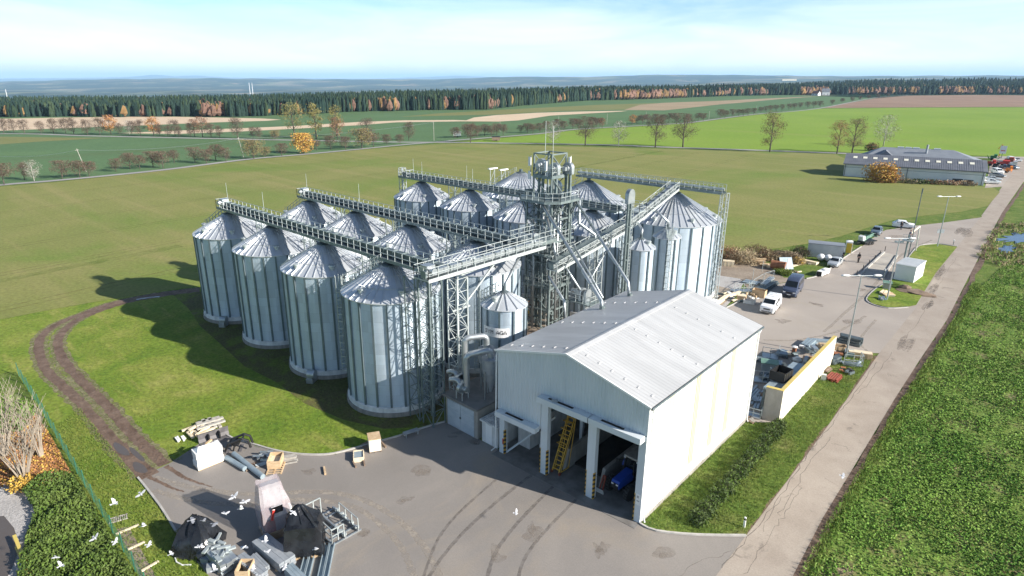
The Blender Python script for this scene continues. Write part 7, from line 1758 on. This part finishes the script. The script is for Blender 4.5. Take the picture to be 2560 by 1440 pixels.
for x, y, h, lab in ((1960-1660+0,0,0,''),): pass
for px, py, hp, lab in ((624,222,14,'left one of two white chimneys in the hazy valley'),(631,222,14,'right one of two white chimneys in the hazy valley'),(18,243,18,'lattice mast rising over the wood at the far left')):
    d = 5200. if px > 100 else 2200.; x, y, z = at_depth(px,py,d); h = hp/F*d; b = MB(); b.tube((x,y,z-40),(x,y,z+h),d*.0005,8,d*.0003); one(b,'tall_chimney' if px > 100 else 'radio_mast','white',lab,'chimney' if px > 100 else 'mast')
def house(label, px, py, w, l, h, m, roof, a):
    c = G(px,py); t = thing('house',label,'house',(c[0],c[1],0)); b = MB(); b.box(-l/2,-w/2,0,l/2,w/2,h); b.xprism([(-w/2,h),(w/2,h),(0,h+w*.55)],-l/2+.02,l/2-.02); b.turn((c[0],c[1],0),a); b.build('wall',m,t)
    b = MB()
    for s in (-1,1): b.add([(-l/2-.5,s*(w/2+.5),h-.2),(l/2+.5,s*(w/2+.5),h-.2),(l/2+.5,0,h+w*.58),(-l/2-.5,0,h+w*.58)],[(0,1,2,3)])
    r = b.turn((c[0],c[1],0),a).build('roof',roof,t); b = MB(); b.box(-.5,-.5,h+w*.3,.5,.5,h+w*.75); b.turn((c[0],c[1],0),a); o = b.build('chimney','tile_red',t); o.parent = r
    for k in (-.25,.25):
        b = MB(); b.box(l*k-.7,-w/2-.06,1.2,l*k+.7,-w/2-.01,2.8); b.turn((c[0],c[1],0),a); b.build('window','glass_blue',t)
house('bright white gabled house at the edge of the wood',2063,238,11,14,7,'wall_white','roof_slate',.5)
house('house with a red roof left of the white gabled one',2040,239,9,14,4,'wall_white','tile_red',-.3)
house('small pale house hidden in trees right of the white one',2100,235,8,12,4,'wall_cream','tile_red',.2)
x, y, z = at_depth(1972,200,4200); b = MB(); b.obox((x,y,z),(90,20,7),radians(43)); one(b,'warehouse','wall_cream','long white warehouse far off in the hazy valley','warehouse')
# ---------------------------------------------------------------- the wood
def wood(name, n, region, seed, hh=(15,25), far=1.):
    """region(rng,n) -> az, r"""
    rng = np.random.default_rng(seed); az, r = region(rng,n)
    V, Fq, M_ = [], [], []; K = 6; o = 0
    for i in range(n):
        x, y = polar(az[i],r[i]); z = terrain(az[i],r[i])-.5; u = rng.random(); g = .5+.5*sin(az[i]*.55+2)*cos(r[i]*.006+az[i]*.2); e = max(0,1-(r[i]-wood0(az[i]))/120.)
        pdec = .025+.06*(g > .8)+max([0]+[q*e for a_,b_,q in ((10.6,16.4,.75),(8.6,9.6,.7),(12.5,13.3,.8),(25.2,27.2,.95),(28.5,33,.6),(34.2,36.4,.9),(36.4,41,.55),(-24.2,-22.2,.9),(-9.8,-8,.6),(16.4,24,.25),(-41,8.6,.06)) if a_ < az[i] < b_])
        dec = u < pdec; w = rng.uniform(2.,3.6) if dec else rng.uniform(1.3,2.1); h = rng.uniform(*hh)*(.8 if dec else 1.)*interp(az[i],[-42,-20,-5,8,20,32,41],[.72,.80,1.,1.06,1.12,1.12,1.2]); w *= interp(az[i],[-42,0,10,40],[.9,1.,1.4,1.6]); j = rng.uniform(.75,1.25,K); a0 = rng.uniform(0,6)
        prof = [(.25,.12),(1.,.35),(.95,.62),(.5,.88)] if dec else [(.8,.05),(1.,.3),(.85,.58),(.5,.84)]
        rows = []
        for k, (pr_, pz) in enumerate(prof):
            jj = rng.uniform(.75,1.25,K)
            for m in range(K): t_ = a0+2*pi*m/K+k*.3; V.append((x+cos(t_)*w*pr_*jj[m],y+sin(t_)*w*pr_*jj[m],z+h*pz*(1+(jj[m]-1)*.12)))
        V.append((x+rng.normal()*.4,y+rng.normal()*.4,z+h)); np_ = len(prof)
        mm = (2 if rng.random() < .35 else 3) if dec else (0 if rng.random() < .65 else 1)
        for k in range(np_-1):
            for m in range(K): Fq.append((o+k*K+m,o+k*K+(m+1)%K,o+(k+1)*K+(m+1)%K,o+(k+1)*K+m)); M_.append(mm)
        for m in range(K): Fq.append((o+(np_-1)*K+m,o+(np_-1)*K+(m+1)%K,o+np_*K,o+np_*K)); M_.append(mm)
        o = len(V)
    me = bpy.data.meshes.new(name); me.from_pydata(V,[],[f if f[2] != f[3] else f[:3] for f in Fq])
    for m in ('conifer','conifer2','larch','beech'): me.materials.append(MATS[m])
    me.polygons.foreach_set('material_index',M_); me.update(); ob = bpy.data.objects.new(name,me); COL.objects.link(ob); tag(ob,None,None,None,'stuff'); return ob
def front(rng, n):
    az = rng.uniform(-43,40,n); r = np.array([wood0(a)+3*sin(a*3)+5*sin(a*.9) for a in az])+np.abs(rng.normal(0,1,n))**1.2*np.where(az > 8,110,90); return az, r
def back(rng, n):
    az = rng.uniform(-43,40,n); r = np.array([wood0(a) for a in az])+rng.uniform(60,650,n)*np.where(az > 12,1.25,1.); return az, r
wood('wood',10500,front,1,(12.5,20)); wood('wood',9000,back,2,(14.5,23))
# ---------------------------------------------------------------- low growth near the camera
def inside(poly, x, y):
    c = False; n = len(poly)
    for i in range(n):
        (x1,y1),(x2,y2) = poly[i], poly[i-1]
        if (y1 > y) != (y2 > y) and x < (x2-x1)*(y-y1)/(y2-y1)+x1: c = not c
    return c
def cover(name, poly, n, leaf, mats, z=(.05,.3), seed=1, px=True, dens=None, hump=None, up=.3, flat=False):
    pg = [G(*p) for p in poly] if px else poly; rng = np.random.default_rng(seed); xs = [p[0] for p in pg]; ys = [p[1] for p in pg]; P = []; k = 0
    while len(P) < n and k < n*12:
        k += 1; x, y = rng.uniform(min(xs),max(xs)), rng.uniform(min(ys),max(ys))
        if not inside(pg,x,y): continue
        d = depth(x,y)
        if dens and rng.random() > dens(x,y,d): continue
        P.append((x,y,rng.uniform(*z)+(hump(x,y) if hump else 0)))
    P = np.array(P); V, Fq = leafset(len(P),rng,P,leaf[0],leaf[1],up,0.,flat); c = P.mean(0); c[2] = 0
    o = mesh_obj(name,V-c,Fq,mats,rng.integers(0,len(mats),len(Fq))); o.location = c; tag(o,None,None,None,'stuff'); return o
def rowden(x, y, d): return min(1.,(48./max(d,20))**1.0)*(.75+.25*sin(x*4.2+1.2*sin(y*.4)+.8*sin(y*1.3)))*(.35+.65*(sin(x*.35+1+sin(y*.31))*sin(y*.22)+.4*sin(y*.9+x*.7)+.3*sin(x*1.9-y*.5) > -.35))
cropp = [(1990,1500),(2075,1340),(2160,1180),(2290,960),(2390,800),(2440,730),(2500,672),(2600,630),(2900,620),(2900,1500)]
cover('crop_plants',cropp,130000,(.21,.14),['leaf_crop','leaf_crop','leaf_crop2','leaf_ivy'],(.03,.17),3,dens=rowden,up=.0,flat=True)
cover('verge_grass',[(1985,1460),(2066,1310),(2140,1190),(2250,1005),(2380,805),(2432,705),(2460,720),(2400,815),(2300,985),(2180,1190),(2090,1350),(2020,1500)],9000,(.42,.05),['grass_blade','leaf_crop2'],(.05,.3),4,up=1.6)
cover('verge_grass',[(1869,1336),(1740,1334),(1640,1324),(1605,1306),(1660,1250),(1866,1056),(1950,1060),(2062,908),(2113,887),(2192,888),(2113,1000),(2049,1089),(1982,1180)],15000,(.30,.04),['grass_blade','leaf_ivy'],(.02,.16),5,up=1.5,dens=lambda x,y,d: min(1,55/d))
ponds = [[G(*p) for p in q] for q in ([(2484,606),(2512,586),(2600,577),(2650,584),(2650,618),(2560,614),(2510,610)],[(2490,624),(2515,611),(2545,618),(2530,634),(2500,632)])]
cover('pond_reeds',[(2440,640),(2470,590),(2500,560),(2620,555),(2620,600),(2640,660),(2500,668)],4000,(.8,.10),['reed','leaf_crop2','shrub_brown'],(.1,.6),6,up=1.5,dens=lambda x,y,d: 0 if any(inside(q,x,y) for q in ponds) else .9 if sin(x*.9)*sin(y*.7) > .05 else .12)
ivyp = [(60,1240),(110,1205),(178,1192),(232,1275),(283,1358),(332,1440),(350,1500),(30,1500),(62,1400),(72,1340),(92,1285)]
def ihump(x, y): return .25+.28*sin(x*.9)*sin(y*1.1)+.14*sin(x*2.3+y)
cover('ivy',ivyp,16000,(.22,.16),['leaf_dark_ivy','leaf_dark_ivy','leaf_ivy'],(.05,.5),7,hump=ihump,up=.2)
cover('ivy',[(-160,1040),(-40,1000),(70,1010),(95,1040),(60,1080),(-100,1120)],3000,(.35,.2),['leaf_ivy','leaf_crop'],(.1,.9),8)
cover('fallen_leaves',[(90,1035),(130,1095),(178,1182),(150,1200),(75,1235),(20,1218),(-80,1215),(-120,1080)],4500,(.22,.16),['leaf_litter','leaf_orange','leaf_gold','leaf_rust'],(.02,.1),9,up=0)
cover('lawn_grass',[(430,1165),(562,1088),(640,1118),(740,1138),(840,1138),(1000,1092),(1105,1055),(880,1000),(700,880),(500,770),(330,770),(200,820),(190,930),(280,1010)],16000,(.22,.035),['grass_blade','leaf_ivy','grass_blade'],(.01,.08),10,up=1.,dens=lambda x,y,d: .35+.65*(sin(x*.5)*sin(y*.6+x*.2) > -.2))
cover('lawn_grass',[(345,1200),(530,1450),(340,1450),(283,1353),(187,1187),(127,1080),(200,1020)],9000,(.25,.04),['grass_blade','leaf_ivy'],(.02,.14),11,up=1.2)
bush('small yellow leaved bush at the foot of the bare saplings',(G(55,1222)),None,(1.1,1.,.7),('leaf_gold','leaf_gold'),500,(.22,.16),31)
# bare saplings at the left edge
def sapling(label, px, py, h, n, seed, spread=.32):
    c = G(px,py); rr = random.Random(seed); t = thing('bare_sapling',label,'tree',(c[0],c[1],0)); b = MB()
    for i in range(n):
        a = rr.uniform(0,2*pi); L = h*rr.uniform(.65,1.); s = spread*rr.uniform(.3,1.); p = [(c[0]+cos(a)*.15,c[1]+sin(a)*.15,0)]
        for k in range(1,5): f = k/4; p.append((c[0]+cos(a)*L*s*f+rr.uniform(-.1,.1),c[1]+sin(a)*L*s*f+rr.uniform(-.1,.1),L*f*(1-.1*f*s)))
        b.pipe(p,[.075,.055,.04,.025,.008],5)
        for k in range(9):
            f = rr.uniform(.3,1.); j = min(3,int(f*4)); q = lerp(p[j],p[j+1],f*4-j); a2 = a+rr.uniform(-1.4,1.4); l = rr.uniform(.6,1.5); b.bar(q,(q[0]+cos(a2)*l*.55,q[1]+sin(a2)*l*.55,q[2]+l),.020)
            b.bar((q[0]+cos(a2)*l*.25,q[1]+sin(a2)*l*.25,q[2]+l*.45),(q[0]+cos(a2+1)*l*.6,q[1]+sin(a2+1)*l*.6,q[2]+l*.95),.014)
    b.build('stems','sapling',t); return t
sapling('many stemmed bare shrub with fan of grey twigs at the left picture edge',62,1205,7.2,20,1,.42)
sapling('slender bare sapling standing in the orange leaves by the fence',104,1140,6.4,8,2,.25)
sapling('bare many stemmed bush behind the others at the left picture edge',12,1140,6.6,12,3,.4)
# hedge along the hall
t0 = None
for i in range(15):
    f = i/14; p = lerp(G(1744,1308),G(1948,1070),f); rng = np.random.default_rng(50+i); n = 700; s_ = (.74+.14*sin(i*2.1),.68,.62+.14*sin(i*1.7))
    u = rng.normal(size=(n,3)); u /= np.linalg.norm(u,axis=1)[:,None]; u *= rng.uniform(.5,1.1,(n,1)); cen = u*np.array(s_); cen[:,2] = np.abs(cen[:,2]+.45)
    t = thing('hedge_shrub','dark conifer like shrub in the row between hall and road','shrub',(p[0],p[1],0),'shrubs of the hedge beside the hall')
    b = MB()
    for k in range(4): b.bar((p[0]+.05*k,p[1],0),(p[0]+R.uniform(-.4,.4),p[1]+R.uniform(-.4,.4),.8),.04)
    b.build('stem','trunk',t); V, Fq = leafset(n,rng,cen,.26,.09,.8); mesh_obj('foliage',V,Fq,['shrub','shrub','leaf_ivy'],rng.integers(0,3,len(Fq)),t)
# brown bushes behind the gravel yard
for i, (px, py, rad, m, lab) in enumerate(((1812,652,(2.6,2.6,1.7),('shrub_brown','leaf_rust'),'rust brown bush nearest the largest silo'),(1838,656,(2.4,2.4,1.6),('shrub_brown','reed'),'brown bush second from the largest silo'),(1866,660,(2.4,2.2,1.5),('reed','reed'),'straw coloured drooping bush among the brown ones'),(1890,648,(3.,2.4,1.6),('shrub_brown','twig'),'dark brown bush behind the timber stack'),(1915,650,(2.6,2.,1.2),('shrub_brown','reed'),'low brown bush between timber stack and grey bushes'),(1950,652,(2.6,1.8,1.1),('twig_grey','twig_grey'),'grey twiggy bush left of the grey container'),(1975,652,(2.2,1.7,1.),('twig_grey','reed'),'pale grey bush beside the yellow grass tuft'),(1994,660,(1.2,1.,.7),('leaf_gold','reed'),'yellowish grass tuft before the grey bushes'),(2000,641,(1.8,1.6,1.1),('shrub','twig'),'dark bush touching the grey container'),(1960,686,(1.6,1.2,.5),('leaf_ivy','grass_blade'),'green weed clump under the tilted panel'))):
    bush(lab,px,py,rad,m,1100,(.75,.07) if 'grey' in lab or 'rust' in lab or 'brown' in lab else (.6,.09),70+i)

# tramlines and a greener band across the big field
fieldp = [G(*p) for p in [(-390,880),(0,790),(150,762),(290,738),(470,708),(470,560),(1000,430),(1300,420),(1820,470),(2040,600),(2330,532),(2470,510),(2100,445),(2085,390),(1600,375),(1150,363),(900,379),(615,405),(158,458),(0,471),(-390,505)]]
d0, d1 = G(150,658), G(470,597); tl = hypot(d1[0]-d0[0],d1[1]-d0[1]); tx, ty = (d1[0]-d0[0])/tl, (d1[1]-d0[1])/tl
def across(off, w, m, z, name):
    run = []
    for i in range(-140,220):
        p = (d0[0]+tx*i*2-ty*off, d0[1]+ty*i*2+tx*off); ok = inside(fieldp,*p)
        if ok: run.append((p[0]+R.uniform(-.06,.06),p[1]+R.uniform(-.06,.06)))
        if (not ok or i == 219) and run:
            if len(run) > 6: structure(strip_mb(run,w,z,w*.18,None,1,int(off*7)%97),name,m)
            run = []
ground('g_tram', [(.3, (.20,.165,.07)), (.7, (.27,.215,.10))], .6, fine=(3.,.3), bump=0); ground('g_band', [(.3, (.09,.17,.025)), (.7, (.13,.20,.035))], .2, fine=(2.,.3), bump=0)
for nm in ('g_tram','g_band'):
    nt = MATS[nm].node_tree; f = noise(nt,pos(nt,(.3,.3,.3)),.9,5,.6); nt.links.new(ramp(nt,f,[(.3,.0),(.7,.3)]),nt.nodes['Principled BSDF'].inputs['Alpha'])
for k in range(-2,9):
    for s_ in (0,1.9): across(k*21.-1+s_,.5,'g_tram',.034+k*.0004+s_*.0001,'tramline')
across(-4.5,2.6,'g_band',.031,'green_band')
# ---------------------------------------------------------------- air, sky, sun, camera
m = bpy.data.materials.new('haze'); m.use_nodes = True; nt = m.node_tree; nt.nodes.clear()
out = nt.nodes.new('ShaderNodeOutputMaterial'); v = nt.nodes.new('ShaderNodeVolumePrincipled')
v.inputs['Color'].default_value = (.46,.72,1.,1); v.inputs['Density'].default_value = 6e-5; v.inputs['Anisotropy'].default_value = .0
nt.links.new(v.outputs['Volume'],out.inputs['Volume']); MATS['haze'] = m
b = MB(); b.box(-45000,-45000,-152,45000,45000,340); tag(b.build('haze','haze'),None,None,None,'stuff')
w = bpy.data.worlds.new('World'); SC.world = w; w.use_nodes = True; nt = w.node_tree; bg = nt.nodes['Background']
SUN_EL, SUN_AZ = radians(25.5), radians(17.)          # azimuth from +x towards +y
sky = nt.nodes.new('ShaderNodeTexSky'); sky.sky_type = 'NISHITA'; sky.sun_disc = False; sky.sun_elevation = SUN_EL
sky.sun_rotation = pi/2-SUN_AZ; sky.altitude = 400; sky.air_density = 1.0; sky.dust_density = 1.0; sky.ozone_density = 1.5
# thin cirrus over the blue
tc = nt.nodes.new('ShaderNodeTexCoord'); mp = nt.nodes.new('ShaderNodeMapping'); mp.inputs['Rotation'].default_value = (0,0,radians(-44)); mp.inputs['Scale'].default_value = (1.6,1.6,10.)
nt.links.new(tc.outputs['Generated'],mp.inputs['Vector'])
f1 = noise(nt,mp.outputs['Vector'],1.9,8,.6,.5); cl = ramp(nt,f1,[(.40,0.),(.78,1.)])
sep = nt.nodes.new('ShaderNodeSeparateXYZ'); nt.links.new(tc.outputs['Generated'],sep.inputs[0])
hz = nt.nodes.new('ShaderNodeMapRange'); hz.inputs[1].default_value = .0; hz.inputs[2].default_value = .10; hz.inputs[3].default_value = 1.; hz.inputs[4].default_value = 0.; nt.links.new(sep.outputs[2],hz.inputs[0])
mx = nt.nodes.new('ShaderNodeMath'); mx.operation = 'MULTIPLY_ADD'; nt.links.new(cl,mx.inputs[0]); fade = nt.nodes.new('ShaderNodeMapRange'); fade.inputs[1].default_value = .12; fade.inputs[2].default_value = .40; fade.inputs[3].default_value = .52; fade.inputs[4].default_value = .06; nt.links.new(sep.outputs[2],fade.inputs[0]); nt.links.new(fade.outputs[0],mx.inputs[1]); nt.links.new(hz.outputs[0],mx.inputs[2]); mx.use_clamp = True
tf = nt.nodes.new('ShaderNodeMapRange'); tf.inputs[1].default_value = .12; tf.inputs[2].default_value = .35; nt.links.new(sep.outputs[2],tf.inputs[0]); skc = mix(nt,1.,sky.outputs['Color'],mix(nt,tf.outputs[0],(1.10,1.42,1.64,1),(.95,1.0,1.05,1)),'MULTIPLY'); col = mix(nt,mx.outputs[0],skc,(11.6,12.6,13.1,1))
nt.links.new(col,bg.inputs['Color']); bg.inputs['Strength'].default_value = .06
s = bpy.data.lights.new('sun','SUN'); s.energy = 5.0; s.angle = radians(.53); s.color = (1.,.935,.84); so = bpy.data.objects.new('sun',s); COL.objects.link(so)
d = Vector((cos(SUN_EL)*cos(SUN_AZ),cos(SUN_EL)*sin(SUN_AZ),sin(SUN_EL))); so.rotation_euler = d.to_track_quat('Z','Y').to_euler(); so.location = (60,10,60)
cam = bpy.data.cameras.new('camera'); co = bpy.data.objects.new('camera',cam); COL.objects.link(co); SC.camera = co
co.location = (CAM[0],CAM[1],H); co.rotation_euler = (pi/2-PT,0,atan2(-FW[0],FW[1])); cam.sensor_width = 36; cam.lens = F/2560*36; cam.shift_x = (1280-CX)/2560; cam.clip_start = .5; cam.clip_end = 120000
SC.view_settings.view_transform = 'Standard'; SC.view_settings.look = 'None'; SC.view_settings.exposure = 1.02; SC.view_settings.gamma = 1
SC.cycles.volume_bounces = 0; SC.cycles.max_bounces = 6; SC.cycles.diffuse_bounces = 3; SC.cycles.glossy_bounces = 3; SC.cycles.transmission_bounces = 4; SC.cycles.use_denoising = True
for o in SC.objects:
    if '_w' in o: del o['_w']
